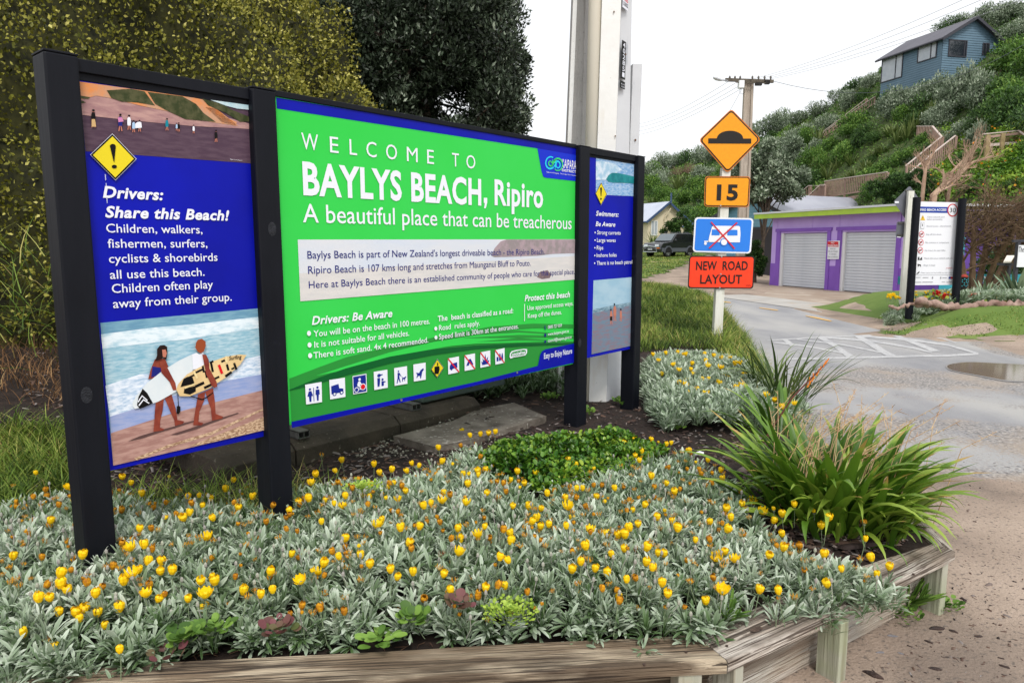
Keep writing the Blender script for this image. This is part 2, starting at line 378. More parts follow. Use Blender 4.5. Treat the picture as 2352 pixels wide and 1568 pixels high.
def zone(x, y):
    """0 smooth asphalt, .45 gravelly, 1 sand; from the picture position of the ground point"""
    X, Y = np.meshgrid(x, y); X = X.ravel(); Y = Y.ravel(); d = dist_line(X, Y, road_poly + [road_poly[0]]); ins = in_poly(X, Y, road_poly)
    edge = np.where(ins, 0, np.clip(d * 1.6, 0, 1))
    near = .45 * sstep(10.6, 9.2, Y + .5 * snoise(X, Y, .45, 4)) * (.75 + .35 * snoise(X, Y, .7, 21))
    streak = .34 * np.exp(-((Y - (7.6 - .45 * (X - 4))) / .45) ** 2) * (X > 3.0)
    s2 = sstep(4.9, 3.9, Y - .10 * (X - 3)) * .75
    return np.clip(np.maximum(edge, near - streak) + s2, 0, 1)
xs = np.concatenate([np.arange(-6, 1, .25), np.arange(1, 16.4, .11)]); ys = np.concatenate([np.arange(2.2, 14, .09), np.arange(14, 31, .2)])
def keep_road(x, y): return (in_poly(x, y, road_poly) | ((dist_line(x, y, road_poly + [road_poly[0]]) < .9) & (y > 6)) | ((y < 12.2) & (x > 1.0) & (y > 2.2))) & ~in_poly(x, y, MOUND) & ~((y < 5.0) & (x < 1.5 + 0 * y))
ro = grid_mesh('road', xs, ys, lambda x, y: TZ(x, y), None, ground_blend('road_surface'), .0025)
_z = zone(xs, ys); _X, _Y = np.meshgrid(xs, ys)
bm_ = ro.data; a_ = bm_.attributes.new('rnd', 'FLOAT', 'POINT'); a_.data.foreach_set('value', _z.astype(np.float32))
sheet('driveway', [G(*c4(*p)) for p in [(1125, 1050), (1240, 1072), (1650, 1108), (2210, 1138), (2160, 1200), (2025, 1270), (1500, 1200), (1000, 1140), (420, 1096), (600, 1062), (1000, 1056)]], m_apron, .006)
sheet('footpath', [G(*c4(*p)) for p in [(380, 1092), (700, 1112), (1000, 1138), (1500, 1198), (2025, 1268), (1905, 1290), (1790, 1316), (1200, 1226), (800, 1168), (500, 1135), (330, 1110)]], m_conc_l, .014)
m_white_p = M('worn_white_paint', rgb(188, 188, 188), .7, rgb(172, 172, 173), 6, spots=[(rgb(160, 160, 163), 2.5, .54, .66, .9), (rgb(150, 150, 152), 26, .54, .64, .8)])
m_yell_p = M('worn_yellow_paint', rgb(222, 178, 96), .7, rgb(206, 160, 90), 6, spots=[(rgb(160, 160, 160), 5, .6, .7, .7)])
mb = MB()
for q in [[(725, 1186), (800, 1194), (797, 1200), (722, 1191)], [(1040, 1238), (1205, 1260), (1195, 1265), (1045, 1244)], [(1435, 1306), (1530, 1322), (1665, 1352), (1650, 1357), (1445, 1314)], [(560, 1158), (610, 1164), (605, 1168), (556, 1162)]]:
    mb.flat([G(*c4(*p), .013) for p in q])
tag(mb.build('lane_line', m_yell_p), kind='structure')
def strokes(mb, pts, w, z=.016):
    P = [G(*cD(*p), z) for p in pts]
    for a, b in zip(P[:-1], P[1:]):
        pass
    # ribbon whose width is measured up the picture, laid on the road
    up = []; dn = []
    for i, p in enumerate(pts):
        up.append(G(*cD(p[0], p[1] - w / 2), z)); dn.append(G(*cD(p[0], p[1] + w / 2), z))
    n = len(pts); mb.add(up + dn, [(i, i + 1, n + i + 1, n + i) for i in range(n - 1)])
mb = MB()
strokes(mb, [(150, 452), (600, 425), (1200, 401), (1450, 402), (1650, 434), (1770, 474)], 9, .0068)
strokes(mb, [(330, 612), (540, 608), (900, 600), (1300, 590), (1700, 582), (1960, 568)], 17, .0070)
strokes(mb, [(200, 468), (470, 500), (780, 556), (880, 590)], 14, .0072)
strokes(mb, [(400, 441), (800, 490), (1130, 556), (1260, 592)], 12, .0074)
strokes(mb, [(650, 425), (1060, 460), (1400, 516), (1560, 556)], 17, .0076)
strokes(mb, [(960, 415), (1400, 450), (1700, 492), (1960, 566)], 18, .0078)
for q in [[(570, 426), (640, 424), (760, 500), (900, 592), (830, 596), (720, 510)], [(890, 414), (950, 412), (1060, 470), (1180, 545), (1270, 590), (1180, 592), (1060, 520), (970, 465)],
          [(1195, 402), (1260, 402), (1420, 460), (1640, 545), (1560, 548), (1400, 484)], [(270, 442), (320, 440), (390, 500), (350, 505)]]:
    mb.flat([G(*cD(*p), .0081) for p in q])
tag(mb.build('road_marking', m_white_p), kind='structure')
m_pud = M('puddle_water', rgb(128, 114, 100), .10, rgb(116, 106, 96), .8, spec=.5)
pud = [(1690, 668), (1780, 652), (1900, 645), (2150, 655), (2352, 664), (2520, 690), (2560, 745), (2500, 795), (2352, 806), (2190, 802), (2050, 775), (1900, 746), (1780, 722), (1700, 702)]
pud = chaikin([(x + 14 * snoise(x, y, .013, 2), y + 5 * snoise(x, y, .02, 4)) for x, y in pud], 3)
sheet('puddle', [G(*cD(*p)) for p in pud], m_pud, .0095)
m_wet = M('wet_asphalt', rgb(134, 132, 133), .35, rgb(144, 140, 137), 2)
cx0, cy0 = 2150, 728
sheet('wet_rim', [G(*cD(cx0 + (p[0] - cx0) * 1.03, cy0 + (p[1] - cy0) * 1.10 + 4)) for p in pud], m_wet, .0088)

# ------------------------------------------------------------------ garden soil inside the timber edging
BENCH_IN = [(-6.5, 1.70), (-3.2, 2.03), (-1.3, 2.24), (.70, 2.45), (1.30, 2.82), (2.07, 3.30), (2.16, 3.75), (2.2, 4.3)]
SOILP = BENCH_IN + BANK_R[2:] + [(-12, 22), (-12, 1.2)]
def SZ(x, y):
    x = np.asarray(x, float); y = np.asarray(y, float)
    L = np.interp(y, [2, 2.6, 3.2, 5, 7, 9.8, 14, 20], [.225, .245, .29, .34, .36, .5, .7, .78]) + .025 * snoise(x, y, 1.6, 4) + .012 * snoise(x, y, 5, 5)
    d = dist_line(x, y, BANK_R); w = sstep(-.05, .75, d); w = np.where(y < 4.2, 1, w)
    L = L + np.clip((-x - 2.2) * .12, 0, .45) * sstep(3.4, 5.5, y)
    return L * w - .06 * (1 - w)
grid_mesh('garden_soil', np.concatenate([np.arange(-12, -3, .15), np.arange(-3, 5.2, .035)]), np.concatenate([np.arange(1.2, 5, .035), np.arange(5, 22.2, .12)]), SZ, lambda x, y: in_poly(x, y, SOILP), m_soil)
# ================================================================== WELCOME SIGN
SO = Vector((-1.739, 2.771, 0)); SD = Vector((.65, .76, 0)).normalized(); SN = Vector((SD.y, -SD.x, 0))
def SPL(x, y, off=-0.045):
    r = ray(x, y); o = Vector((0, 0, EYE)); q = SO + SN * off; t = (q - o).dot(SN) / r.dot(SN); return o + r * t
def suv(p): q = p - SO; return q.dot(SD), p.z
def spt(u, z, off): return SO + SD * u + SN * off + Vector((0, 0, z))
m_blackp = M('black_stained_timber', rgb(13, 16, 24), .55, rgb(18, 20, 28), 9, 5, (1, 1, .12), bump=.12, bscale=30, spec=.18, spots=[(rgb(62, 66, 80), 5, .68, .78, .35), (rgb(10, 12, 20), 2.5, .5, .7, .8)])
m_knot = M('timber_knot', rgb(14, 17, 25), .6, rgb(36, 38, 46), 40, 5, bump=.4)
PB = -0.045
def panelmat(n, c, c2=None, s=3): return M(n, c, .42, c2, s, spec=.15)
p_blue = panelmat('print_blue', rgb(8, 20, 172), rgb(8, 16, 150), 1.5); p_blue2 = panelmat('print_royal', rgb(22, 48, 198)); p_green = panelmat('print_green', rgb(58, 206, 84), rgb(50, 202, 74), .9)
p_mid = panelmat('print_mid_green', rgb(44, 142, 58)); p_dark = panelmat('print_dark_green', rgb(12, 92, 42)); p_white = panelmat('print_white', rgb(232, 234, 244)); p_navy = panelmat('print_navy', rgb(28, 36, 120))
p_yel = panelmat('print_yellow', rgb(228, 208, 40)); p_blk = panelmat('print_black', rgb(16, 14, 16)); p_red = panelmat('print_red', rgb(216, 26, 36))
p_cyan = panelmat('print_cyan', rgb(40, 200, 232)); p_lgreen = panelmat('print_koru_green', rgb(62, 204, 110))
sign = thing('welcome_sign', (-.3, 4.4, .35), 'large black framed green and blue beach welcome sign standing in the flower bed', 'sign')
PT = 2.47
# posts: front-left top corner u, width
for u, w, pb, kn in [(0, .118, .2, (1.15, .05)), (.838, .122, .2, (1.82, .07)), (3.452, .128, .2, (1.0, .02)), (4.281, .105, .2, None)]:
    mb = MB(); dpt = .132
    mb.box(spt(u, pb, -dpt), SD * w, SN * dpt, Vector((0, 0, PT - pb - .008)))
    po = mb.build('post', m_blackp, sign, bevel=.008)
    mb = MB(); mb.box(spt(u - .001, PT - .0079, -dpt - .001), SD * (w + .002), SN * (dpt + .002), Vector((0, 0, .008))); mb.build('post_cap', m_blackp, po, bevel=.002)
    if kn:
        mb = MB(); c = spt(u + kn[1], kn[0], .0008); mb.flat([c + SD * cos(a) * .022 + Vector((0, 0, sin(a) * .034)) for a in np.linspace(0, 2 * pi, 17)[:-1]]); mb.build('knot', m_knot, po)
BAYS = {'left': dict(c=[(183, 188), (570, 243), (610, 998.2), (262, 1081.5)], u=(.118, .838)),
        'mid': dict(c=[(637, 226), (1337, 342), (1327.9, 829), (670, 981)], u=(.96, 3.452)),
        'right': dict(c=[(1369.4, 363.3), (1466, 379.3), (1457.5, 798.6), (1358.6, 820.6)], u=(3.58, 4.281))}
for k, b in BAYS.items():
    zt = sum(SPL(*p).z for p in b['c'][:2]) / 2; zb = sum(SPL(*p).z for p in b['c'][2:]) / 2; b['z'] = (zb, zt)
    mb = MB(); mb.box(spt(b['u'][0] + .0005, zb, PB - .018), SD * (b['u'][1] - b['u'][0] - .001), SN * .018, Vector((0, 0, zt - zb)))
    b['o'] = mb.build('panel', p_green if k == 'mid' else p_blue, sign)
    top = SPL(*{'left': (375, 168.5), 'mid': (987, 270), 'right': (1418, 349)}[k], PB + .019).z; rb_ = max(top - .05, zt + .001)
    if rb_ - zt > .01: mb = MB(); mb.box(spt(b['u'][0] + .001, zt + .0015, PB - .03), SD * (b['u'][1] - b['u'][0] - .002), SN * .034, Vector((0, 0, rb_ - .002 - zt))); mb.build('frame_board', m_blackp, sign)
    mb = MB(); mb.box(spt(b['u'][0] + .001, rb_, PB - .045), SD * (b['u'][1] - b['u'][0] - .002), SN * (.064 if k != 'mid' else .054), Vector((0, 0, top - rb_))); mb.build('top_rail', m_blackp, sign, bevel=.003)
LY = 0.0011
class Art:
    """flat printed shapes on a panel, one mesh per colour and layer"""
    def __init__(s, parent, f): s.p = parent; s.f = f
    def poly(s, name, mat, layer, *polys, tf=None):
        for q in polys:
            if tf: q = [tf(*a) for a in q]
            mb = MB(); mb.flat([s.f(a[0], a[1], layer) for a in q]); o = mb.build(name, mat, s.p)
        return o
    def text(s, name, mat, layer, items):
        for it in items:
            mb = MB(); txt, x0, y0, x1, y1, cap = it[:6]; bold = it[6] if len(it) > 6 else 0; sh = it[7] if len(it) > 7 else 0
            P0 = s.f(x0, y0, layer); P1 = s.f(x1, y1, layer); P2 = s.f(x0, y0 - cap, layer)
            P1 = Vector((P1.x, P1.y, P0.z)); P2 = Vector((P0.x, P0.y, P2.z))
            put_text(mb, txt, P0, P1, P2, bold, sh, it[8] if len(it) > 8 else 3); o = mb.build(name, mat, s.p)
        return o
def sf(x, y, l): return SPL(x, y, PB + LY * l)
AL, AM, AR = [Art(BAYS[k]['o'], sf) for k in ('left', 'mid', 'right')]
c1 = lambda x, y: (57.42 + x * .3478, 86.13 + y * .3478)
c2 = lambda x, y: (57.42 + x * .3297, 631.6 + y * .3297)
c3 = lambda x, y: (602.9 + x * .3418, 201 + y * .3418)
cB = lambda x, y: (631.6 + x * .3296, 574.2 + y * .3296)
cR = lambda x, y: (1292 + x * .29297, 287.1 + y * .29297)
def ell(cx, cy, rx, ry, n=18, a0=0): return [(cx + rx * cos(a0 + 2 * pi * i / n), cy + ry * sin(a0 + 2 * pi * i / n)) for i in range(n)]
pm = lambda n, a, b, s=8, st=(1, 1, 1), lo=.4, hi=.6, d=5: M(n, a, .42, b, s, d, st, lo=lo, hi=hi, spec=.15)
# ---- left panel, upper picture: people walking below cliffs
AL.poly('printed_picture', pm('pic_dark_sand', rgb(92, 72, 86), rgb(78, 58, 74), 12, (1, 1, 6)), 1, [(358, 292), (1478, 447), (1497, 832), (400, 752)], tf=c1)
AL.poly('printed_beach', pm('pic_pale_sand', rgb(186, 148, 142), rgb(158, 120, 122), 9, (1, 1, 4)), 2, [(360, 380), (700, 380), (1300, 520), (1484, 570), (1486, 605), (1100, 585), (700, 548), (375, 512)], tf=c1)
AL.poly('printed_cliff', pm('pic_cliff', rgb(222, 142, 84), rgb(196, 150, 120), 14), 3, [(358, 292), (760, 348), (1110, 398), (1180, 412), (1300, 500), (1410, 585), (1230, 560), (1000, 500), (760, 450), (560, 400), (470, 385), (366, 412)], [(1190, 460), (1260, 470), (1330, 530), (1400, 560), (1390, 585), (1300, 560)], tf=c1)
AL.poly('printed_scrub', pm('pic_scrub', rgb(54, 62, 34), rgb(84, 84, 56), 30), 4, [(540, 350), (700, 340), (790, 357), (850, 440), (860, 450), (740, 430), (640, 425), (570, 400)], [(810, 360), (1040, 390), (1130, 440), (1180, 500), (1260, 558), (1060, 540), (930, 480), (860, 440)],
        [(1170, 405), (1300, 440), (1370, 480), (1482, 525), (1484, 555), (1420, 558), (1330, 500), (1210, 450)], [(368, 385), (430, 395), (420, 405), (370, 405)], [(370, 415), (405, 430), (372, 436)], tf=c1)
AL.poly('printed_sky', pm('pic_sky', rgb(140, 188, 206), rgb(196, 216, 222), 10), 5, [(1225, 413), (1478, 447), (1480, 478), (1400, 470), (1330, 452)], tf=c1)
def fig(x, y, h, w=.24): return [(x - w * h * .5, y - h * .75), (x - w * h * .25, y - h * .86), (x + w * h * .3, y - h * .84), (x + w * h * .5, y - h * .6), (x + w * h * .45, y - h * .3), (x + w * h * .3, y - h * .25), (x - w * h * .35, y - h * .25), (x - w * h * .55, y - h * .4)]
def legs(x, y, h, w=.24): return [[(x - w * h * .3, y - h * .3), (x - w * h * .05, y - h * .3), (x - w * h * .2, y), (x - w * h * .5, y)], [(x + w * h * .05, y - h * .3), (x + w * h * .3, y - h * .3), (x + w * h * .5, y), (x + w * h * .2, y)]]
PEO = [(452, 594, 118, 'k', 'b'), (630, 618, 112, 'n', 'n'), (688, 610, 98, 'w', 'w'), (718, 626, 78, 'c', 'k'), (757, 622, 76, 'w', 'w'), (938, 614, 80, 't', 'k'), (1002, 616, 50, 'c', 'k'), (1016, 622, 60, 'k', 'k'), (1114, 634, 56, 'w', 'k'), (1262, 690, 78, 'k', 'k')]
cm = {'k': p_blk, 'n': p_navy, 'w': p_white, 'c': panelmat('print_pale_blue', rgb(170, 200, 230)), 't': panelmat('print_teal', rgb(20, 130, 150)), 'b': panelmat('print_khaki', rgb(206, 170, 120))}
m_skin = panelmat('print_skin', rgb(190, 120, 100)); m_tan = panelmat('print_tan', rgb(150, 72, 54), rgb(120, 50, 42), 20)
for i, (x, y, h, a, b) in enumerate(PEO):
    AL.poly('printed_walker', cm[a] if i else cm['k'], 6, fig(x, y, h), tf=c1)
AL.poly('printed_walker_legs', m_skin, 6, *[q for p in PEO for q in legs(*p[:3])], *[ell(p[0], p[1] - p[2] * .92, p[2] * .07, p[2] * .08, 8) for p in PEO], tf=c1)
AL.poly('printed_walker_clothes', cm['b'], 7, [(440, 540), (462, 540), (470, 590), (440, 590)], tf=c1)
AL.poly('printed_wrap', p_white, 7, [(728, 570), (745, 558), (768, 562), (772, 596), (728, 600)], tf=c1)
AL.poly('printed_towel', panelmat('print_pink', rgb(206, 130, 176)), 7, [(612, 530), (640, 528), (652, 555), (618, 560)], tf=c1)
AL.poly('printed_hair', p_blk, 7, *[ell(p[0], p[1] - p[2] * .95, p[2] * .08, p[2] * .07, 8) for p in PEO], tf=c1)
AL.text('credit_text', p_white, 3, [('Photo: Visual Solutions', *c1(1356, 808), *c1(1435, 813), 2.2, .0)])
# ---- warning diamonds
def diamond(A, cv, L, R, T, B, lay):
    cx = (L[0] + R[0] + T[0] + B[0]) / 4; cy = (L[1] + R[1] + T[1] + B[1]) / 4
    sc = lambda k: [(cx + (p[0] - cx) * k, cy + (p[1] - cy) * k) for p in (T, R, B, L)]
    A.poly('diamond_edge', p_white, lay, sc(1.0), tf=cv); A.poly('diamond_border', p_blk, lay + 1, sc(.975), tf=cv); A.poly('diamond_face', p_yel, lay + 2, sc(.88), tf=cv); return cx, cy
diamond(AL, c1, (430, 775), (737, 803), (577, 635), (598, 944), 8)
AL.poly('exclamation_mark', p_blk, 12, [(560, 716), (568, 706), (580, 703), (593, 707), (600, 718), (596, 760), (590, 822), (586, 822), (572, 765)], ell(590, 853, 17, 12), tf=c1)
# ---- left lettering
SH = .22
AL.text('lettering', p_white, 4, [('Drivers:', *c1(515, 1055), *c1(915, 1065), 26.0, .032, SH), ('Share this Beach!', *c1(530, 1186), *c1(1350, 1190), 25.8, .032, SH)])
AL.text('lettering', p_white, 4, [('Children, walkers,', *c1(538, 1287), *c1(1172, 1290), 19.8, .004), ('fishermen, surfers,', *c1(548, 1388), *c1(1205, 1385), 20, .004), ('cyclists & shorebirds', *c1(556, 1488), *c1(1272, 1470), 20, .004),
        ('all use this beach.', 253, 640.5, 470, 632, 20, .004), ('Children often play', *c2(607, 125), *c2(1310, 85), 20.2, .004), ('away from their group.', *c2(615, 230), *c2(1440, 165), 20.2, .004)])
AL.poly('paint_drip', panelmat('bird_dropping', rgb(190, 196, 226)), 3, [(527, 902), (533, 905), (536, 940), (530, 945)], [(533, 962), (538, 962), (541, 1000), (535, 1010)], [(537, 1060), (544, 1062), (545, 1092), (541, 1096)], tf=c1)
# ---- left lower picture: two surfers
sea_f = pm('pic_sea', rgb(126, 176, 198), rgb(190, 214, 224), 22, (1, 1, 5), .35, .7)
AL.poly('printed_sea', pm('pic_deep_sea', rgb(104, 150, 178), rgb(124, 168, 190), 14, (1, 1, 5)), 1, [(525, 333), (1625, 232), (1676, 1078), (615, 1326)], tf=c2)
AL.poly('printed_surf', pm('pic_foam', rgb(226, 238, 246), rgb(172, 206, 222), 16, (1, 1, 3), .45, .7), 2, [(530, 412), (900, 365), (1200, 340), (1629, 290), (1634, 368), (1400, 405), (1100, 450), (800, 480), (540, 512)], tf=c2)
AL.poly('printed_water', sea_f, 2, [(540, 512), (800, 481), (1100, 451), (1400, 406), (1634, 369), (1650, 690), (575, 870)], tf=c2)
AL.poly('printed_surf', pm('pic_foam2', rgb(228, 236, 248), rgb(170, 196, 222), 24, (1, 1, 3), .42, .62), 3, [(560, 770), (800, 690), (1100, 660), (1400, 610), (1645, 560), (1652, 700), (1400, 740), (1000, 850), (800, 920), (592, 985), (572, 860)], tf=c2)
AL.poly('printed_wet_sand', pm('pic_wet', rgb(140, 158, 206), rgb(160, 170, 208), 14, (1, 1, 6)), 4, [(592, 985), (800, 920), (1000, 850), (1400, 735), (1652, 690), (1660, 805), (1300, 890), (1000, 970), (598, 1100)], tf=c2)
AL.poly('printed_sand', pm('pic_sand', rgb(184, 146, 136), rgb(160, 120, 112), 14, (1, 1, 5)), 5, [(598, 1100), (1000, 970), (1300, 890), (1660, 800), (1676, 1078), (615, 1326)], tf=c2)
AL.poly('printed_track', pm('pic_track', rgb(212, 182, 152), rgb(150, 116, 92), 60, (1, 1, 3), .45, .55), 6, [(1150, 1188), (1400, 1090), (1667, 985), (1676, 1076), (1200, 1188)], [(760, 1275), (1000, 1180), (1300, 1090), (1660, 925), (1661, 940), (1300, 1112), (1000, 1200), (780, 1290)], tf=c2)
AL.poly('printed_shadow_shape', panelmat('print_shadow_brown', rgb(92, 68, 66)), 7, [(715, 1158), (800, 1120), (900, 1090), (1040, 1052), (1100, 1032), (1180, 1012), (1175, 1020), (1060, 1060), (950, 1092), (820, 1135)], [(1012, 1112), (1200, 1050), (1300, 1015), (1480, 958), (1492, 962), (1330, 1020), (1200, 1070), (1060, 1112)], tf=c2)
AL.poly('printed_legs', m_tan, 8, [(912, 880), (968, 860), (958, 950), (942, 1010), (940, 1060), (972, 1073), (960, 1082), (895, 1090), (902, 1000), (905, 940)], [(970, 850), (1020, 825), (1050, 930), (1062, 1008), (1110, 1018), (1100, 1033), (1045, 1050), (1040, 1010), (1008, 940)],
        [(1205, 830), (1255, 810), (1250, 870), (1215, 950), (1208, 1020), (1243, 1030), (1230, 1045), (1172, 1045), (1182, 970), (1195, 890)], [(1255, 810), (1310, 785), (1322, 870), (1328, 965), (1382, 986), (1370, 1000), (1303, 1012), (1295, 930), (1270, 860)], tf=c2)
AL.poly('printed_surfer', m_tan, 8, [(905, 585), (975, 580), (1000, 640), (985, 690), (900, 720), (858, 725), (875, 660)], tf=c2)
AL.poly('printed_swimsuit', p_navy, 9, [(888, 635), (945, 645), (962, 685), (880, 712)], tf=c2)
AL.poly('printed_surfboard', panelmat('print_board_white', rgb(224, 230, 234), rgb(206, 218, 226), 5), 10, [(748, 888), (775, 840), (850, 750), (960, 665), (1080, 590), (1172, 548), (1178, 640), (1135, 740), (1050, 812), (930, 880), (830, 915), (765, 932), (752, 912)], tf=c2)
AL.poly('printed_traction_pad', p_blk, 11, [(780, 905), (790, 850), (820, 790), (852, 822), (892, 892), (830, 920), (800, 930)], tf=c2)
AL.poly('printed_pad_stripe', p_white, 12, [(785, 880), (815, 835), (855, 870), (850, 876), (816, 845), (790, 888)], [(790, 905), (825, 862), (868, 890), (862, 896), (826, 872), (796, 912)], tf=c2)
AL.poly('printed_surfer_arm', m_tan, 12, [(940, 600), (970, 605), (1000, 660), (1048, 752), (1056, 800), (1032, 802), (1008, 745), (950, 680)], tf=c2)
AL.poly('printed_hair', panelmat('print_dark_hair', rgb(40, 22, 20)), 13, [(906, 600), (920, 560), (920, 515), (940, 490), (970, 487), (991, 500), (992, 540), (985, 590), (962, 575), (940, 590)], tf=c2)
AL.poly('printed_face', m_skin, 14, [(955, 520), (980, 518), (988, 545), (980, 572), (960, 570)], tf=c2)
AL.poly('printed_leash', p_blk, 11, [(1060, 800), (1064, 800), (1072, 910), (1083, 915), (1082, 950), (1070, 968), (1056, 965), (1058, 915), (1066, 908)], [(1235, 862), (1260, 850), (1310, 815), (1312, 820), (1262, 858), (1236, 870), (1150, 845), (1152, 838)], tf=c2)
AL.poly('printed_vest', p_white, 11, [(1165, 552), (1195, 540), (1215, 552), (1242, 538), (1252, 600), (1240, 650), (1172, 657)], tf=c2)
AL.poly('printed_surfboard', panelmat('print_board_cream', rgb(232, 204, 150), rgb(218, 186, 134), 8), 12, [(1053, 795), (1070, 755), (1130, 690), (1250, 622), (1400, 567), (1500, 552), (1543, 557), (1500, 622), (1400, 712), (1280, 790), (1150, 843), (1078, 843)], tf=c2)
def rct(x, y, w, h, a=-25):
    ca, sa = cos(radians(a)), sin(radians(a)); return [(x + ca * dx * w / 2 - sa * dy * h / 2, y + sa * dx * w / 2 + ca * dy * h / 2) for dx, dy in ((-1, -1), (1, -1), (1, 1), (-1, 1))]
AL.poly('printed_board_marks', p_blk, 13, [(1083, 780), (1105, 722), (1135, 706), (1168, 712), (1182, 755), (1120, 770)], [(1110, 790), (1190, 770), (1190, 810), (1150, 832), (1105, 822)],
        rct(1165, 702, 42, 12), rct(1212, 668, 52, 14), rct(1242, 655, 14, 46, -10), rct(1302, 640, 16, 70, -12), rct(1300, 605, 28, 14), rct(1380, 598, 28, 14), rct(1412, 642, 16, 44, -15), rct(1465, 635, 16, 50, -20), rct(1418, 690, 54, 18, -35), rct(1448, 650, 22, 12), rct(1218, 762, 66, 20), rct(1278, 772, 66, 18), rct(1336, 715, 38, 14), rct(1262, 690, 14, 50, -12), tf=c2)
AL.poly('printed_board_sticker', p_red, 14, rct(1362, 655, 18, 66, -20), tf=c2)
AL.poly('printed_pad_bar', panelmat('print_cream', rgb(236, 214, 160)), 14, rct(1148, 772, 76, 8), rct(1188, 694, 14, 56, -25), rct(1403, 588, 14, 46, -5), tf=c2)
AL.text('printed_board_text', p_blk, 14, [('Surfing', *c2(1422, 592), *c2(1510, 578), 9, .01, .2)])
AL.poly('printed_surfer_arm', m_tan, 15, [(1235, 552), (1262, 555), (1280, 590), (1285, 650), (1335, 745), (1340, 775), (1318, 785), (1298, 765), (1262, 690), (1248, 620)], tf=c2)
AL.poly('printed_hair', panelmat('print_ginger_hair', rgb(150, 74, 44)), 15, [(1186, 505), (1192, 470), (1205, 450), (1232, 443), (1258, 462), (1260, 490), (1247, 530), (1225, 545), (1205, 535)], tf=c2)
# ---- middle panel
AM.poly('blue_band', p_blue, 1, [(634, 224), (1338, 340), (1336, 360), (1234.5, 341.2), (636, 249.6)])
AM.poly('logo_field', p_blue2, 2, [(1234.5, 341.2), (1337, 359), (1335.4, 417.4), (1254, 408.5), (1249.5, 407), (1247.2, 404.4), (1243.8, 392.4)])
AM.text('lettering', p_white, 3, [(ch, *c3(a, 415), *c3(b, 415), 38.3, -.004 if ch in 'W' else .002) for ch, a, b in ()] or [('W', *c3(264, 414), *c3(376, 414), 37.6, .0)])
_v = AM  # remaining letters keep the same height on the board
z0 = sf(*c3(264, 414), 3).z; z1 = sf(*c3(264, 304), 3).z
mb = MB()
for ch, a, b in [('E', 457, 514), ('L', 588, 637), ('C', 700, 768), ('O', 832, 905), ('M', 971, 1043), ('E', 1107, 1152), ('T', 1274, 1320), ('O', 1370, 1430)]:
    ua = suv(sf(c3(a, 0)[0], 370, 3))[0]; ub = suv(sf(c3(b, 0)[0], 370, 3))[0]
    o = PB + 3 * LY; put_text(mb, ch, spt(ua, z0, o), spt(ub, z0, o), spt(ua, z1, o), 0.0)
mb.build('lettering', p_white, BAYS['mid']['o'])
AM.text('lettering', p_white, 3, [('BAYLYS BEACH', *c3(275, 715), *c3(1470, 775), 74.5, .030), ('Ripiro', *c3(1560, 785), *c3(1885, 800), 57.5, .026)])
AM.poly('lettering', p_white, 3, [(1487, 742), (1510, 742), (1510, 775), (1500, 812), (1489, 812), (1494, 778), (1487, 776)], tf=c3)
AM.text('lettering', p_white, 3, [('A beautiful place that can be treacherous', *c3(273, 905), *c3(2077, 938), 42.5, .004)])
m_strip = M('pic_beach_strip', rgb(206, 214, 228), .4, rgb(216, 218, 224), 2.0, 3, (1, 1, 4), spec=.3)
AM.poly('printed_strip', m_strip, 2, [(683.9, 550.3), (1324.8, 549.6), (1323.7, 641.8), (689.9, 691.9)])
AM.poly('printed_strip_sand', pm('pic_pale_strip_sand', rgb(216, 212, 210), rgb(206, 204, 204), 5, (1, 1, 6)), 2.5, [(687.2, 628), (900, 612), (1324.2, 588), (1323.7, 641.8), (689.9, 691.9)])
AM.poly('printed_headland', pm('pic_headland', rgb(172, 152, 160), rgb(148, 138, 140), 20), 3, [(1538, 1130), (1560, 1080), (1600, 1035), (1640, 1021), (2112, 1021), (2112, 1112), (1950, 1118), (1850, 1130), (1640, 1138), (1560, 1140)], tf=c3)
AM.poly('printed_rock', pm('pic_rock', rgb(110, 92, 100), rgb(140, 120, 120), 30), 3, [(1825, 188), (1850, 150), (1900, 140), (1925, 172), (1915, 195), (1860, 203)], tf=cB)
AM.text('lettering', p_navy, 4, [("Baylys Beach is part of New Zealand's longest driveable beach - the Ripiro Beach.", *c3(303, 1150), *c3(1895, 1110), 17.6, .0), ("Ripiro Beach is 107 kms long and stretches from Maunganui Bluff to Pouto.", *c3(308, 1252), *cB(1782, 95), 17.6, .0),
        ("Here at Baylys Beach there is an established community of people who care for this special place.", *cB(237, 267), *cB(2088, 152), 16.6, .0)])
# swooshes and lower field
AM.poly('swoosh', p_mid, 1, [(100, 895), (300, 818), (500, 745), (800, 672), (1100, 610), (1400, 570), (1700, 560), (2120, 590), (2112, 775), (115, 1195)], tf=cB)
AM.poly('swoosh', p_green, 2, [(280, 877), (500, 806), (800, 712), (1100, 640), (1400, 592), (1700, 575), (2119, 600), (2118, 640), (1700, 612), (1400, 640), (1100, 690), (800, 750), (500, 832)], tf=cB)
AM.poly('swoosh', p_mid, 3, [(900, 672), (1200, 590), (1500, 533), (1800, 512), (2122, 519), (2121, 545), (1800, 542), (1500, 566), (1200, 618)], tf=cB)
AM.poly('swoosh', p_mid, 3, [(1300, 612), (1700, 590), (2000, 596), (2120, 606), (2119, 618), (1900, 612), (1600, 612)], tf=cB)
AM.poly('swoosh', p_dark, 4, [(102, 972), (300, 890), (500, 822), (800, 742), (1100, 690), (1400, 665), (1700, 650), (2117, 645), (2116, 655), (1700, 672), (1400, 690), (1100, 732), (800, 790), (500, 872), (300, 930), (103, 978)], tf=cB)
AM.poly('swoosh', p_green, 5, [(1120, 678), (1400, 640), (1700, 632), (2000, 634), (1700, 644), (1400, 652)], tf=cB)
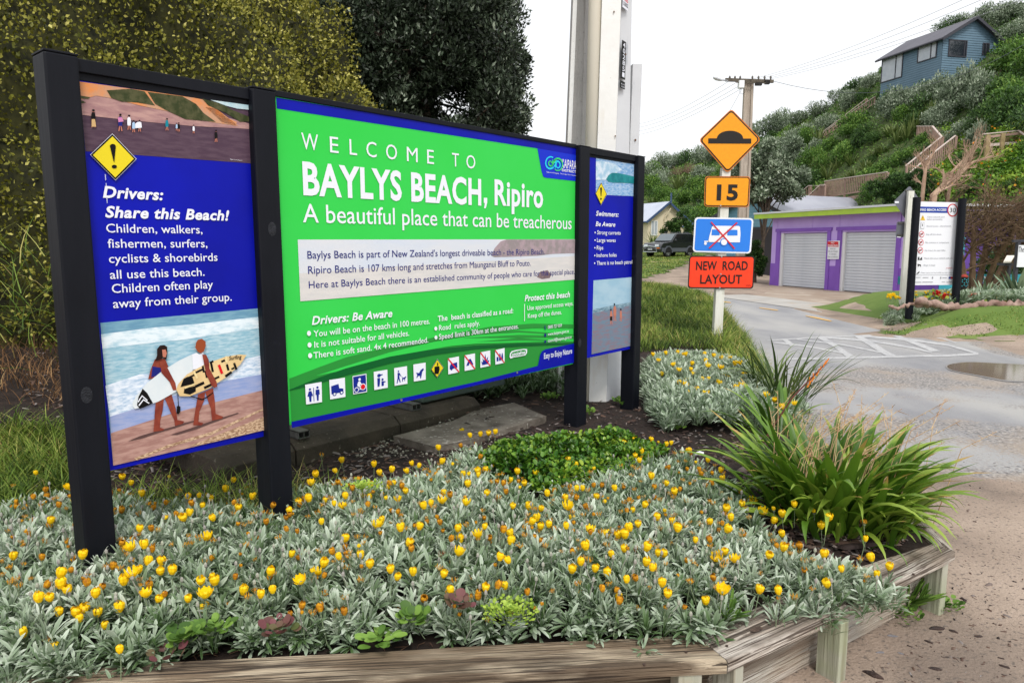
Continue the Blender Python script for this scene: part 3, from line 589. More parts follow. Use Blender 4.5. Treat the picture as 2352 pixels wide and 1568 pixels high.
AM.poly('blue_band', p_blue, 6, [(114, 1196), (800, 1050), (1400, 918), (1833, 806), (1848, 728), (1862, 704), (1885, 691), (2117, 644), (2111, 778), (119, 1238)], tf=cB)
AM.text('lettering', p_white, 7, [('Drivers: Be Aware', *cB(257, 520), *cB(818, 460), 19.2, .024, SH), ('The  beach is classified as a road:', *cB(1135, 497), *cB(1660, 432), 12.6, .014), ('Protect this beach', *cB(1740, 357), *cB(2055, 325), 14, .024, SH), ('Easy to Enjoy Nature', *cB(1875, 757), *cB(2070, 720), 12.6, .012)])
AM.text('lettering', p_white, 7, [('You will be on the beach in 100 metres.', *cB(270, 605), *cB(1080, 505), 14.6, .006), ('It is not suitable for all vehicles.', *cB(275, 680), *cB(935, 590), 14.4, .006), ('There is soft sand. 4x 4 recommended.', *cB(270, 755), *cB(1068, 635), 14.4, .006),
        ('Road  rules apply.', *cB(1143, 560), *cB(1427, 525), 12, .006), ('Speed limit is 30km at the entrances.', *cB(1143, 622), *cB(1697, 540), 12, .006), ('Use approved access ways.', *cB(1758, 420), *cB(2078, 385), 10.4, .005), ('Keep off the dunes.', *cB(1762, 475), *cB(1998, 447), 10.4, .005),
        ('0800 727 059', *cB(1902, 548), *cB(1998, 535), 7.2, .005), ('www.kaipara.govt.nz', *cB(1902, 596), *cB(2048, 572), 7, .005), ('council@kaipara.govt.nz', *cB(1902, 642), *cB(2067, 613), 7, .005)])
AM.poly('bullet', p_white, 7, ell(237, 580, 14, 18), ell(241, 661, 14, 18), ell(245, 735, 14, 18), ell(1121, 547, 10, 14), ell(1122, 609, 10, 14), [(1737, 375), (1741, 375), (1741, 494), (1737, 494)], tf=cB)
AM.poly('contact_icon', p_navy, 7, [(1880, 527), (1886, 527), (1884, 545), (1892, 552), (1886, 556), (1878, 545)], ell(1884, 592, 8, 12), [(1877, 632), (1891, 629), (1891, 644), (1877, 647)], tf=cB)
# pictograms
def ic(c): # bilinear map of unit square to icon corners
    return lambda s, t: ((c[0][0] * (1 - s) + c[1][0] * s) * (1 - t) + (c[3][0] * (1 - s) + c[2][0] * s) * t, (c[0][1] * (1 - s) + c[1][1] * s) * (1 - t) + (c[3][1] * (1 - s) + c[2][1] * s) * t)
ICON = [[(210, 938), (325, 918), (328, 1058), (217, 1075)], [(378, 905), (487, 888), (491, 1022), (385, 1040)], [(540, 878), (637, 860), (642, 988), (545, 1005)], [(688, 848), (783, 832), (786, 958), (692, 975)], [(830, 822), (920, 808), (923, 930), (834, 945)],
        [(964, 797), (1050, 783), (1051, 902), (968, 916)], None, [(1205, 755), (1282, 740), (1284, 850), (1208, 866)], [(1320, 733), (1394, 719), (1395, 828), (1322, 842)], [(1431, 712), (1500, 699), (1501, 806), (1431, 820)], [(1533, 697), (1600, 682), (1600, 785), (1536, 798)]]
p_ink = panelmat('print_icon_blue', rgb(24, 42, 140))
GL = {0: [ell(.28, .27, .07, .06, 10), [(.2, .36), (.36, .36), (.46, .62), (.36, .62), (.34, .9), (.22, .9), (.2, .62), (.1, .62)], [(.48, .22), (.52, .22), (.52, .9), (.48, .9)], ell(.74, .24, .07, .06, 10), [(.63, .34), (.85, .34), (.87, .6), (.81, .6), (.79, .9), (.69, .9), (.67, .6), (.61, .6)]],
      1: [[(.1, .33), (.58, .27), (.62, .5), (.88, .55), (.88, .72), (.1, .75)], ell(.3, .76, .13, .1, 14), ell(.76, .74, .13, .1, 14)],
      3: [ell(.38, .25, .13, .1, 12), [(.25, .38), (.45, .38), (.45, .55), (.4, .85), (.25, .85)], [(.45, .2), (.65, .2), (.65, .25), (.45, .28)], ell(.63, .5, .08, .07, 10), [(.55, .58), (.7, .6), (.85, .62), (.85, .67), (.72, .68), (.72, .85), (.55, .85)]],
      4: [ell(.33, .22, .06, .05, 10), [(.26, .3), (.4, .3), (.52, .48), (.48, .52), (.38, .42), (.4, .6), (.48, .85), (.42, .88), (.32, .65), (.22, .9), (.16, .88), (.25, .6)], [(.6, .63), (.82, .6), (.88, .55), (.92, .62), (.84, .68), (.82, .82), (.78, .82), (.77, .7), (.66, .72), (.64, .84), (.6, .84)], [(.5, .5), (.51, .49), (.66, .6), (.65, .62)]],
      5: [[(.2, .5), (.45, .55), (.6, .38), (.8, .3), (.85, .4), (.72, .5), (.66, .7), (.6, .88), (.54, .88), (.52, .72), (.35, .72), (.28, .82), (.22, .8), (.3, .64)]],
      7: [[(.15, .5), (.25, .38), (.82, .34), (.84, .68), (.15, .72)], ell(.32, .72, .08, .07, 10), ell(.7, .7, .08, .07, 10)], 8: [[(.15, .7), (.42, .3), (.6, .3), (.85, .7), (.62, .7), (.5, .5), (.4, .7)]],
      9: [[(.2, .85), (.1, .6), (.28, .68), (.22, .4), (.4, .6), (.5, .15), (.6, .55), (.8, .35), (.72, .65), (.92, .6), (.75, .85)]], 10: [[(.15, .5), (.35, .5), (.35, .8), (.15, .8)], [(.47, .3), (.55, .3), (.6, .5), (.6, .8), (.42, .8), (.42, .5)], [(.72, .3), (.78, .3), (.84, .5), (.84, .8), (.66, .8), (.66, .5)]]}
for i, c in enumerate(ICON):
    if c is None: continue
    f = ic(c); tf = lambda s, t: cB(*f(s, t))
    A2 = AM.poly('pictogram', p_white if i != 2 else p_white, 7, [(0, 0), (1, 0), (1, 1), (0, 1)], tf=tf)
    if i == 2:
        AM.poly('pictogram_field', p_ink, 8, [(.05, .05), (.95, .05), (.95, .95), (.05, .95)], tf=tf)
        AM.poly('pictogram_figure', p_white, 9, ell(.5, .25, .09, .08, 10), [(.4, .36), (.52, .34), (.6, .48), (.7, .5), (.68, .56), (.54, .53), (.5, .58), (.6, .66), (.52, .82), (.46, .8), (.5, .68), (.34, .6), (.32, .52)], ell(.26, .78, .17, .14), tf=tf)
        AM.poly('pictogram_wheel', p_ink, 10, ell(.26, .78, .12, .1), tf=tf); AM.poly('pictogram_wheel', p_white, 9, ell(.72, .68, .21, .18), tf=tf); AM.poly('pictogram_dot', p_red, 10, ell(.72, .68, .16, .14), tf=tf)
    else:
        AM.poly('pictogram_figure', p_ink, 8, *GL[i], tf=tf)
        if i == 1: AM.poly('pictogram_hub', p_white, 9, ell(.3, .76, .07, .055, 10), ell(.76, .74, .07, .055, 10), tf=tf)
    if i >= 7: AM.poly('pictogram_bar', p_red, 9, [(0, 0), (.07, 0), (1, .95), (1, 1), (.93, 1), (0, .06)], tf=tf)
diamond(AM, cB, (1086, 832), (1177, 820), (1131, 758), (1130, 890), 7)
AM.poly('pictogram_figure', p_blk, 11, [(1112, 812), (1145, 808), (1148, 830), (1140, 862), (1112, 862)], ell(1134, 788, 4, 5, 8), [(1129, 795), (1139, 793), (1136, 806), (1130, 806)], tf=cB)
# smokefree mark
AM.poly('smokefree_mark', p_white, 8, [(1635, 745), (1637, 720), (1650, 704), (1680, 696), (1735, 688), (1757, 690), (1757, 715), (1745, 733), (1700, 742), (1660, 748), (1642, 756)], tf=cB)
AM.poly('smokefree_mark', p_mid, 9, [(1645, 738), (1647, 720), (1658, 710), (1690, 702), (1738, 694), (1749, 700), (1745, 722), (1735, 728), (1690, 736), (1655, 740)], tf=cB)
AM.text('lettering', p_white, 10, [('smokefree', *cB(1652, 738), *cB(1742, 722), 8, .03, .2)])
# council logo: two koru spirals
cL = lambda x, y: ((2100 + x / 7.84) / 1.7415, (550 + y / 7.84) / 1.7415)
def spiral(cx, cy, a0, a1, r0, r1, w0, w1, n=26, sx=.78):
    o = []; i_ = []
    for k in range(n):
        t = k / (n - 1); a = a0 + (a1 - a0) * t; r = r0 + (r1 - r0) * t; w = (w0 + (w1 - w0) * t) / 2
        o.append((cx + sx * (r + w) * cos(a), cy + (r + w) * sin(a))); i_.append((cx + sx * (r - w) * cos(a), cy + (r - w) * sin(a)))
    return o + i_[::-1]
AM.poly('logo_spiral', p_cyan, 4, spiral(795, 810, -1.0, -5.4, 205, 165, 40, 60), spiral(1020, 880, -2.6, 3.4, 150, 40, 60, 30), [(870, 960), (960, 800), (1010, 740), (1000, 800), (950, 985), (925, 900), (900, 960)], tf=cL)
AM.poly('logo_spiral', p_lgreen, 5, spiral(1030, 850, -2.5, 2.3, 190, 190, 60, 30), spiral(800, 800, -3.4 + 3.7, 6.8, 110, 30, 50, 26), [(810, 925), (920, 700), (990, 650), (980, 710), (900, 830), (840, 920)], [(860, 680), (890, 750), (850, 850), (850, 760)], tf=cL)
AM.text('lettering', p_white, 4, [('KAIPARA', *cL(1158, 950), *cL(1605, 1000), 20.3, .01), ('DISTRICT', *cL(1158, 1062), *cL(1605, 1118), 5.8, .02), ('Kaipara te Oranganui . Two Oceans Two Harbours', *cL(677, 1100), *cL(1600, 1215), 2.6, .005)])
m_screw = M('screw_metal', rgb(170, 168, 165), .35, metal=.8)
mb = MB()
for p in [cB(879, 1044), cB(1686, 853)]:
    q = SPL(*p, PB + .006); mb.tube([q - SN * .008, q + SN * .004], .008, 8)
mb.build('screw', m_screw, sign)
# ---- right panel
AR.poly('printed_sea', pm('pic_blue_sea', rgb(110, 158, 206), rgb(168, 194, 222), 26, (1, 1, 4)), 1, [(1369, 363), (1466.5, 379.2), (1464.3, 451.2), (1368.6, 446.8)])
AR.poly('printed_spray', pm('pic_spray', rgb(214, 226, 238), rgb(160, 194, 218), 18), 2, [(262, 290), (300, 280), (400, 300), (470, 350), (420, 380), (370, 400), (350, 430), (262, 432)], tf=cR)
AR.poly('printed_wave', pm('pic_wave', rgb(22, 116, 126), rgb(40, 140, 146), 14), 3, [(343, 425), (360, 395), (390, 375), (440, 378), (520, 395), (588, 412), (588, 462), (500, 455), (400, 452), (360, 445)], tf=cR)
diamond(AR, cR, (257, 537), (350, 542), (304, 449), (302, 631), 4)
AR.poly('exclamation_mark', p_blk, 8, [(296, 494), (303, 488), (310, 494), (305, 560), (301, 560)], ell(302, 579, 6, 8), tf=cR)
AR.text('lettering', p_white, 4, [('Swimmers:', *cR(262, 711), *cR(440, 722), 11.4, .02, SH), ('Be Aware', *cR(260, 792), *cR(413, 798), 10.6, .02, SH)])
AR.text('lettering', p_white, 4, [('Strong currents', *cR(272, 857), *cR(455, 860), 9, .008), ('Large waves', *cR(270, 917), *cR(416, 918), 9, .008), ('Rips', *cR(268, 977), *cR(319, 977), 9, .008), ('Inshore holes', *cR(267, 1036), *cR(424, 1035), 9, .008), ('There is no beach patrol', *cR(268, 1098), *cR(546, 1090), 9, .008)])
AR.poly('bullet', p_white, 4, *[ell(x, y, 4.5, 6.5, 10) for x, y in ((256, 843), (255, 903), (254, 963), (253, 1023), (252, 1083))], tf=cR)
AR.poly('printed_sky', pm('pic_pale_sky', rgb(150, 186, 208), rgb(166, 196, 214), 4, (1, 1, 3)), 1, [(1363.2, 643.9), (1460.6, 635.7), (1457.6, 792), (1358.6, 813)])
AR.poly('printed_water', pm('pic_dark_water', rgb(84, 120, 140), rgb(150, 176, 190), 30, (1, 1, 6)), 2, [(241, 1445), (400, 1412), (576, 1382), (575, 1408), (400, 1440), (240, 1475)], tf=cR)
AR.poly('printed_wet_sand', pm('pic_grey_sand', rgb(108, 132, 152), rgb(132, 118, 132), 12, (1, 1, 5)), 3, [(240, 1475), (400, 1440), (575, 1408), (570, 1640), (560, 1700), (1358.6, 813)] [:4] + [(566, 1724), (229, 1796)], tf=cR)
AR.poly('printed_bather', m_skin, 4, *[q for p in ((382, 1560, 120), (411, 1538, 140), (458, 1540, 100)) for q in [fig(*p, .16)] + legs(*p, .16)], tf=cR)
AR.poly('printed_swimsuit', p_blk, 5, [(374, 1500), (390, 1500), (390, 1532), (374, 1532)], tf=cR)
AR.poly('printed_hair', p_blk, 5, *[ell(x, y, 5, 9, 8) for x, y in ((380, 1448), (408, 1405), (458, 1446))], tf=cR)
# ================================================================== TIMBER EDGING
def woodmat(name, a, b, dark, bright, moss=None):
    sp = [(dark, .9, .44, .56, .6, (.5, 6, 6)), (bright, 1.6, .48, .62, .8, (1.6, 9, 9)), (dark, 2.2, .5, .66, .55, (1.2, 6, 6)), (dark, 7, .56, .60, .9, (.25, 12, 12)), (bright, 12, .62, .7, .6, (.2, 10, 10)), (dark, 16, .62, .66, .9, (.12, 8, 8))]
    if moss: sp.append((moss, 1.6, .5, .64, .55, (.6, 1, 1)))
    return M(name, a, .9, b, 3, 6, (.3, 9, 9), bump=.9, bscale=12, spots=sp)
m_w1 = woodmat('weathered_timber_dark', rgb(112, 94, 76), rgb(144, 126, 104), rgb(56, 46, 38), rgb(192, 176, 152), rgb(92, 78, 62))
m_w2 = woodmat('weathered_timber_grey', rgb(158, 146, 134), rgb(184, 172, 158), rgb(78, 66, 58), rgb(202, 194, 184), rgb(140, 122, 98))
m_w3 = woodmat('painted_edging_board', rgb(168, 162, 150), rgb(184, 178, 166), rgb(120, 106, 92), rgb(196, 192, 184), rgb(160, 132, 110))
m_w4 = M('greenish_timber_post', rgb(160, 160, 146), .9, rgb(178, 176, 162), 3, 6, (9, 9, .4), bump=.4, bscale=7, spots=[(rgb(120, 108, 88), 3, .56, .68, .7, (9, 9, .35)), (rgb(150, 160, 122), 4, .5, .64, .5), (rgb(168, 128, 96), 3, .58, .7, .5)])
m_nail = M('rusty_nail', rgb(90, 76, 70), .5, metal=.6)
bench = thing('timber_edging', (.7, 2.4, 0), 'weathered grey timber bench-height edging with posts, running along the front of the flower bed', 'timber edging')
ZT = .305
def plank(f0, f1, b1, b0, mat, th=.045, parent=bench, name='plank', zt=ZT):
    """quad in plan: front start/end, back end/start; own axes along its length so the grain follows it"""
    f0, f1, b0, b1 = [Vector((p[0], p[1], 0)) for p in (f0, f1, b0, b1)]
    org = ORG[parent.name]; L = (f1 - f0); ang = atan2(L.y, L.x); R = Matrix.Rotation(-ang, 3, 'Z')
    n = max(6, int(L.length / .04)); rows = []
    for i in range(n + 1):
        t = i / n; row = []
        for j, s in enumerate((0, .33, .66, 1)):
            p = (f0 * (1 - t) + f1 * t) * (1 - s) + (b0 * (1 - t) + b1 * t) * s; row.append(p)
        rows.append(row)
    vs = []; fs = []
    rn = random.Random(int(abs(f0.x * 1000)) + 5)
    def jit(t, k): return .0035 * noise.noise(Vector((t * 9 + k * 3, k * 1.7, f0.x)))
    chip = lambda t: max(0, noise.noise(Vector((t * L.length * 5, 4.2, f0.y * 3))) - .25) * .05
    for i, row in enumerate(rows):
        t = i / n; c = chip(t); q = []
        inn = (row[3] - row[0]).normalized()
        q.append(row[0] + Vector((0, 0, zt - th + jit(t, 1)))); q.append(row[0] - inn * jit(t, 7) + Vector((0, 0, zt - .006 - c)))
        q.append(row[0] + inn * (.006 + c * .8) + Vector((0, 0, zt + jit(t, 2) * .5)))
        q.append(row[1] + Vector((0, 0, zt + jit(t, 3)))); q.append(row[2] + Vector((0, 0, zt + jit(t, 4)))); q.append(row[3] + Vector((0, 0, zt + jit(t, 5)))); q.append(row[3] + Vector((0, 0, zt - th)))
        vs += q
    k = 7
    for i in range(n):
        for j in range(k): a = i * k + j; b = i * k + (j + 1) % k; fs.append((a, a + k, b + k, b)[::-1])
    fs.append(tuple(range(k))); fs.append(tuple(n * k + j for j in range(k))[::-1])
    me = bpy.data.meshes.new(name); me.from_pydata([tuple(R @ (v - org)) for v in vs], [], fs); me.update()
    o = link_mesh(name, me, mat, parent); o.rotation_euler = (0, 0, ang); return o
V2 = lambda p: (p[0], p[1])
cE = lambda x, y: ((2500 + x / 1.4737) / 1.7415, (2100 + y / 1.4737) / 1.7415)
JA = G(*cE(415, 645), ZT); JB = G(*cE(606, 800), ZT)        # mitre joint between the first two planks
F2 = G(*cE(1328, 474), ZT); F3 = G(*cE(1948, 152), ZT)
B3 = G(*cE(1815, 108), ZT)
dAB = (F2 - JB).normalized()
inn2 = Vector((-dAB.y, dAB.x, 0)); B2 = F2 + inn2 * .21 + dAB * .02
dA = Vector((.9, .083, 0)).normalized(); FA0 = JB - dA * 3.6; BA0 = FA0 + Vector((-dA.y, dA.x, 0)) * .17
g = .002
plank(FA0, JB - dA * g, JA - dA * g, BA0, m_w1)
plank(JB + dAB * g, F2 - dAB * g, B2 - dAB * g, JA + dAB * g, m_w2)
plank(F2 + dAB * g, F3, B3, B2 + dAB * g, m_w2)
F4 = G(2086, 1160, ZT); dD = (F4 - F3).normalized()
B4 = F4 + Vector((-dD.y, dD.x, 0)) * .16
plank(F3 + dD * g, F4, B4, B3 + dD * g, m_w2)
# retaining boards, three courses, set back under the planks
def board_run(a, b, back, mat, zs=((.01, .085), (.09, .17), (.174, .256))):
    a = Vector(a); b = Vector(b); d = (b - a).normalized(); i = Vector((-d.y, d.x, 0))
    for z0, z1 in zs:
        plank(a + i * back, b + i * back, b + i * (back + .03), a + i * (back + .03), mat, z1 - z0, name='board', zt=z1)
board_run(FA0, JB - dA * .03, .10, m_w1); board_run(JB + dAB * .03, F3 - dAB * .06, .105, m_w3); board_run(F3 + dD * .06, F4, .09, m_w3)
def legpost(c, d, w=.06, dep=.13, mat=m_w4, z1=ZT - .046):
    c = Vector((c[0], c[1], 0)); d = Vector(d).normalized(); i = Vector((-d.y, d.x, 0)); org = ORG[bench.name]
    mb = MB(); mb.box(c + i * .006 - d * w / 2 + Vector((0, 0, -.12)), d * w, i * dep, Vector((0, 0, z1 + .12))); return mb.build('leg', mat, bench, bevel=.004)
legpost(JB - dA * .13, dA, .085, .09, m_w4); legpost(JB + dAB * .07, dAB, .05, .10)
legpost(G(1957, 1400, ZT) - dAB * .03, dAB, .055, .10); legpost(F3 - dAB * .065, dAB, .05, .09); legpost(JB - dA * 1.1, dA, .085, .09); legpost(JB - dA * 2.2, dA, .085, .09); legpost(F4 - dD * .1, dD, .05, .08)
for p in [cE(478, 636), cE(600, 712), cE(1700, 288), cE(112, 820), cE(360, 748), cE(1840, 150)]:
    mb = MB(); q = G(*p, ZT); mb.tube([q - Vector((0, 0, .003)), q + Vector((0, 0, .0035))], .0055, 8); mb.build('nail', m_nail, bench)
mb = MB()
for k, (x, y) in enumerate([(775, 612), (1255, 760)][:1]):
    q = G(*cE(x, y), ZT + .0045); mb.flat([q + Vector((cos(a) * .028, sin(a) * .015 + cos(a) * .012, 0)) for a in np.linspace(0, 2 * pi, 17)[:-1]])
mb.build('knot', M('wood_knot', rgb(96, 80, 70), .9, rgb(60, 48, 42), 60, bump=.5), bench)
# ---------------------------------------------------------------- bark and stones on the sand
def ring_chips(name, P, S, mat, seed, parent=None, flat=.35, label=None, cat=None, cols=None):
    r = np.random.default_rng(seed); n = len(P)
    tv = np.array([[-.5, -.5, 0], [.5, -.42, 0], [.45, .5, 0], [-.42, .4, 0], [-.4, -.35, 1], [.42, -.3, .8], [.3, .4, 1], [-.35, .3, .7]])
    tf = [np.array([[4, 5, 6, 7], [0, 1, 5, 4], [1, 2, 6, 5], [2, 3, 7, 6], [3, 0, 4, 7]])]
    a = r.uniform(0, 2 * pi, n); d = np.stack([np.cos(a), np.sin(a), r.normal(0, .18, n)], 1); nn = nrm(np.stack([r.normal(0, .3, n), r.normal(0, .3, n), np.ones(n)], 1))
    V, F, rr = scatter(tv, tf, P, frames(d, nn), S, r.random(n), tr=None)
    return tag(link_mesh(name, np_mesh(name, V, F, rr), mat, parent), label, cat, kind='stuff')
m_barks = M('loose_bark', rgb(50, 38, 34), .8, attr='rnd', cols=[rgb(30, 24, 24), rgb(58, 44, 40), rgb(96, 74, 62), rgb(130, 124, 122)])
r = np.random.default_rng(31); N = 1100
px = r.uniform(1500, 2352, N * 3); py = r.uniform(1010, 1568, N * 3)
gd = np.array([tuple(G(a, b)) for a, b in zip(px, py)]); 
line = [(FA0.x, FA0.y), (JB.x, JB.y), (F2.x, F2.y), (F3.x, F3.y), (F4.x, F4.y), (2.5, 5)]
dd = dist_line(gd[:, 0], gd[:, 1], line); outside = ~in_poly(gd[:, 0], gd[:, 1], line + [(-5, 6)])
keep = outside & (dd > .04) & (r.random(N * 3) < .9 * np.exp(-dd * 1.6) + .12 * np.clip(snoise(gd[:, 0], gd[:, 1], 3, 3) + .4, 0, 1))
gd = gd[keep][:N]; n = len(gd); sz = np.exp(r.normal(-4.75, .45, n))
ring_chips('bark_debris', gd, np.stack([sz * .5, sz * r.uniform(.8, 1.9, n), sz * .35], 1), m_barks, 3, label='dark bark scraps and small stones scattered over the sand beside the timber edging', cat='bark scraps')
m_barkchip = M('bark_chip', rgb(42, 34, 32), .7, rgb(66, 50, 44), 20, bump=.5)
spots = [((1460, 885), .042, 'largest near-black bark piece lying on the sand nearest the bottom edge'), ((1835, 612), .036, 'long thin dark bark strip on the sand between the two right bench posts'), ((1935, 628), .024, 'dark pointed bark sliver on the sand'), ((2085, 658), .022, 'small black bark piece on open sand to the right'), ((1575, 655), .022, 'grey stone flake beside the bench post'),
         ((1505, 752), .020, 'pale grey pebble on the sand in front of the bench'), ((1625, 757), .016, 'small black bark crumb near the pale pebble'), ((1790, 690), .02, 'dark bark crumb above the pale brown stick'), ((1830, 850), .026, 'reddish speckled bark slab low on the sand')]
for (x, y), s, lb in spots:
    q = G(*cE(x, y)); mb = MB(); k = 9; rn = random.Random(x)
    ring = [(cos(2 * pi * i / k) * s * rn.uniform(.8, 1.2), sin(2 * pi * i / k) * s * .42 * rn.uniform(.7, 1.2)) for i in range(k)]; a = rn.uniform(-.9, .2)
    rot = lambda u, v: (u * cos(a) - v * sin(a), u * sin(a) + v * cos(a))
    mb.loft([[q + Vector((*rot(u, v), -.003)) for u, v in ring], [q + Vector((*rot(u * .95, v * .95), s * .2)) for u, v in ring], [q + Vector((*rot(u * .55, v * .5), s * .34)) for u, v in ring]])
    nm = 'pebble' if 'pebble' in lb or 'stone' in lb else 'bark_piece'
    tag(mb.build(nm, M('pebble_grey', rgb(126, 124, 128), .8, rgb(96, 94, 98), 30) if nm == 'pebble' else m_barkchip, origin=q), lb, 'pebble' if nm == 'pebble' else 'bark')
# mulch in the bed
r = np.random.default_rng(32); N = 11500
px = np.concatenate([r.uniform(60, 1760, N - 2500), r.uniform(1700, 2180, 2500)]); py = np.concatenate([r.uniform(840, 1180, N - 2500), r.uniform(1150, 1330, 2500)]); P = np.array([tuple(G(a, b, .33)) for a, b in zip(px, py)]); P[:, 2] = SZ(P[:, 0], P[:, 1]) + r.uniform(0, .015, N)
ok = (P[:, 1] > 2.9) & (P[:, 1] < 8.6) & in_poly(P[:, 0], P[:, 1], SOILP) & (dist_line(P[:, 0], P[:, 1], [(.7, 2.51), (1.3, 2.92), (2.0, 3.32), (2.1, 3.8)]) > .06); P = P[ok]; n = len(P); sz = np.exp(r.normal(-3.75, .4, n))
ring_chips('bark_mulch', P, np.stack([sz * .4, sz * r.uniform(.8, 1.9, n), sz * .16], 1), m_barks, 5, label='dark brown bark mulch covering the bed around the sign posts and white pole', cat='mulch')
r = np.random.default_rng(33); N = 700
P = np.array([tuple(G(r.uniform(760, 1130), r.uniform(950, 1040), .35)) for _ in range(N)]); P[:, 2] = SZ(P[:, 0], P[:, 1]) + .004; sz = r.uniform(.006, .018, N)
ring_chips('gravel', P, np.stack([sz, sz * 1.2, sz * .6], 1), M('gravel_stones', rgb(150, 144, 134), .8, attr='rnd', cols=[rgb(70, 66, 62), rgb(130, 124, 112), rgb(180, 176, 164)]), 6, label='small pale stones lying in front of the concrete plinth', cat='gravel')
# ================================================================== FRONT FLOWER BED
def gaz_leaf(w=.17, bend=.25):
    """oblong silvery leaf with a folded midrib, length 1"""
    T = [(0, .18), (.3, .5), (.65, 1.0), (.88, .7)]; vs = []
    for t, k in T:
        z = -bend * t * t; vs += [[-w / 2 * k, t, z + .03 * k], [0, t, z], [w / 2 * k, t, z + .03 * k]]
    vs.append([0, 1, -bend]); F4 = []
    for i in range(3):
        a = i * 3; F4 += [[a, a + 1, a + 4, a + 3], [a + 1, a + 2, a + 5, a + 4]]
    return np.array(vs), [np.array(F4), np.array([[9, 10, 12], [10, 11, 12]])]
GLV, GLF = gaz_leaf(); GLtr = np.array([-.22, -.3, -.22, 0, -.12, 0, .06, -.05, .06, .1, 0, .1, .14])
def rosette(n, seed, spread=1.0, L=.062):
    r = np.random.default_rng(seed); a = r.uniform(0, 2 * pi, n); el = r.beta(1.9, 1.3, n) * 1.15 + .38; el = np.clip(el / spread, .12, 1.45)
    d = np.stack([np.cos(a) * np.cos(el), np.sin(a) * np.cos(el), np.sin(el)], 1)
    up = np.stack([-np.cos(a) * np.sin(el), -np.sin(a) * np.sin(el), np.cos(el)], 1) + r.normal(0, .3, (n, 3))
    base = np.stack([np.cos(a) * .008, np.sin(a) * .008, r.uniform(-.045, .012, n)], 1); s = L * r.uniform(.65, 1.25, n)
    w = s * r.uniform(.75, 1.25, n)
    return scatter(GLV, GLF, base, frames(d, up), np.stack([w, s, s], 1), r.uniform(.3, .8, n), tr=GLtr)
ROS = [rosette(25, 50 + i, sp, L) for i, (sp, L) in enumerate([(1, .060), (.85, .062), (1.15, .062), (1, .046), (1.45, .062), (.85, .068)])]
m_silver = M('silver_leaf', rgb(140, 155, 140), .8, attr='rnd', cols=[rgb(40, 66, 22), rgb(82, 108, 64), rgb(134, 153, 124), rgb(176, 190, 168), rgb(212, 220, 206)], spec=.2, trans=.2)
m_petal = M('yellow_petal', rgb(255, 224, 20), .5, rgb(252, 202, 8), 60, trans=.25); m_petal2 = M('faded_petal', rgb(224, 164, 16), .7, rgb(168, 104, 18), 70, trans=.2)
m_calyx = M('flower_calyx', rgb(132, 146, 112), .8, rgb(96, 110, 82), 80)
m_dead = M('withered_petal', rgb(120, 60, 24), .9, rgb(70, 34, 20), 60)
def flower_mesh(kind, seed):
    r = random.Random(seed); mb = MB(); n = 9 if kind != 'wilt' else 7
    L, cup = {'open': (.036, .8), 'cup': (.039, .26), 'slim': (.035, .14), 'wilt': (.026, .6), 'bud': (.022, .2), 'dead': (.022, 1.0)}[kind]
    mb.mi = 0
    for ring in (0, 1):
        for i in range(n if ring == 0 else n - 3):
            a = 2 * pi * (i + .5 * ring) / n + r.uniform(-.12, .12); l = L * r.uniform(.86, 1.08) * (1 if ring == 0 else .92); c = cup * r.uniform(.85, 1.15) * (1 if ring == 0 else .75)
            w = L * (.15 if kind not in ('wilt', 'dead') else .09); prof = [(.0, .22 * L, .6), (.4, (.22 + .28 * c + .12) * L, 1.0), (.78, (.22 + .50 * c + .10) * L, 1.0), (1.0, (.18 + .46 * c + (.2 if kind == 'open' else -.03)) * L, .45)]
            if kind in ('wilt', 'dead'): a += r.uniform(-.4, .4); prof = [(p[0] * r.uniform(.8, 1.05), p[1] * r.uniform(.6, 1.3), p[2] * .6) for p in prof]
            t = Vector((-sin(a), cos(a), 0)); o = Vector((cos(a), sin(a), 0)); vs = []
            for h, rad, ww in prof:
                vs += [o * rad + t * w * ww + Vector((0, 0, h * l)), o * rad - t * w * ww + Vector((0, 0, h * l))]
            mb.add(vs, [(0, 1, 3, 2), (2, 3, 5, 4), (4, 5, 7, 6)])
    mb.mi = 1
    mb.tube([(0, 0, -.010), (0, 0, -.003), (0, 0, .008)], [.003, .0075, .0068], 7)
    for i in range(7):
        a = 2 * pi * i / 7; o = Vector((cos(a), sin(a), 0)); t = Vector((-sin(a), cos(a), 0)); mb.add([o * .006 + t * .0022 - Vector((0, 0, .003)), o * .006 - t * .0022 - Vector((0, 0, .003)), o * .0125 + Vector((0, 0, .006))], [(0, 1, 2)])
    b = [r.uniform(-.02, .02), r.uniform(-.02, .02)]
    mb.tube([(b[0], b[1], -.13), (b[0] * .35, b[1] * .35, -.06), (0, 0, -.008)], [.0019, .0018, .0021], 5, cap=False)
    me = bpy.data.meshes.new('flower_' + kind); me.from_pydata([tuple(v) for v in mb.v], [], mb.f); me.polygons.foreach_set('material_index', mb.m); me.update()
    pm_ = {'wilt': m_petal2, 'dead': m_dead}.get(kind, m_petal)
    me.materials.append(pm_); me.materials.append(m_calyx); return me
FM = {k: [flower_mesh(k, 10 + i) for i in range(n)] for k, n in (('open', 3), ('cup', 4), ('slim', 3), ('wilt', 4), ('bud', 2), ('dead', 2))}
cA_ = lambda x, y: (x * .3776, 976.2 + y * .3776); cB_ = lambda x, y: (x * .41417 + 803.9, y * .41417 + 918.7); cC_ = lambda x, y: (x * .5606 + 1550.4, y * .5606 + 689.1)
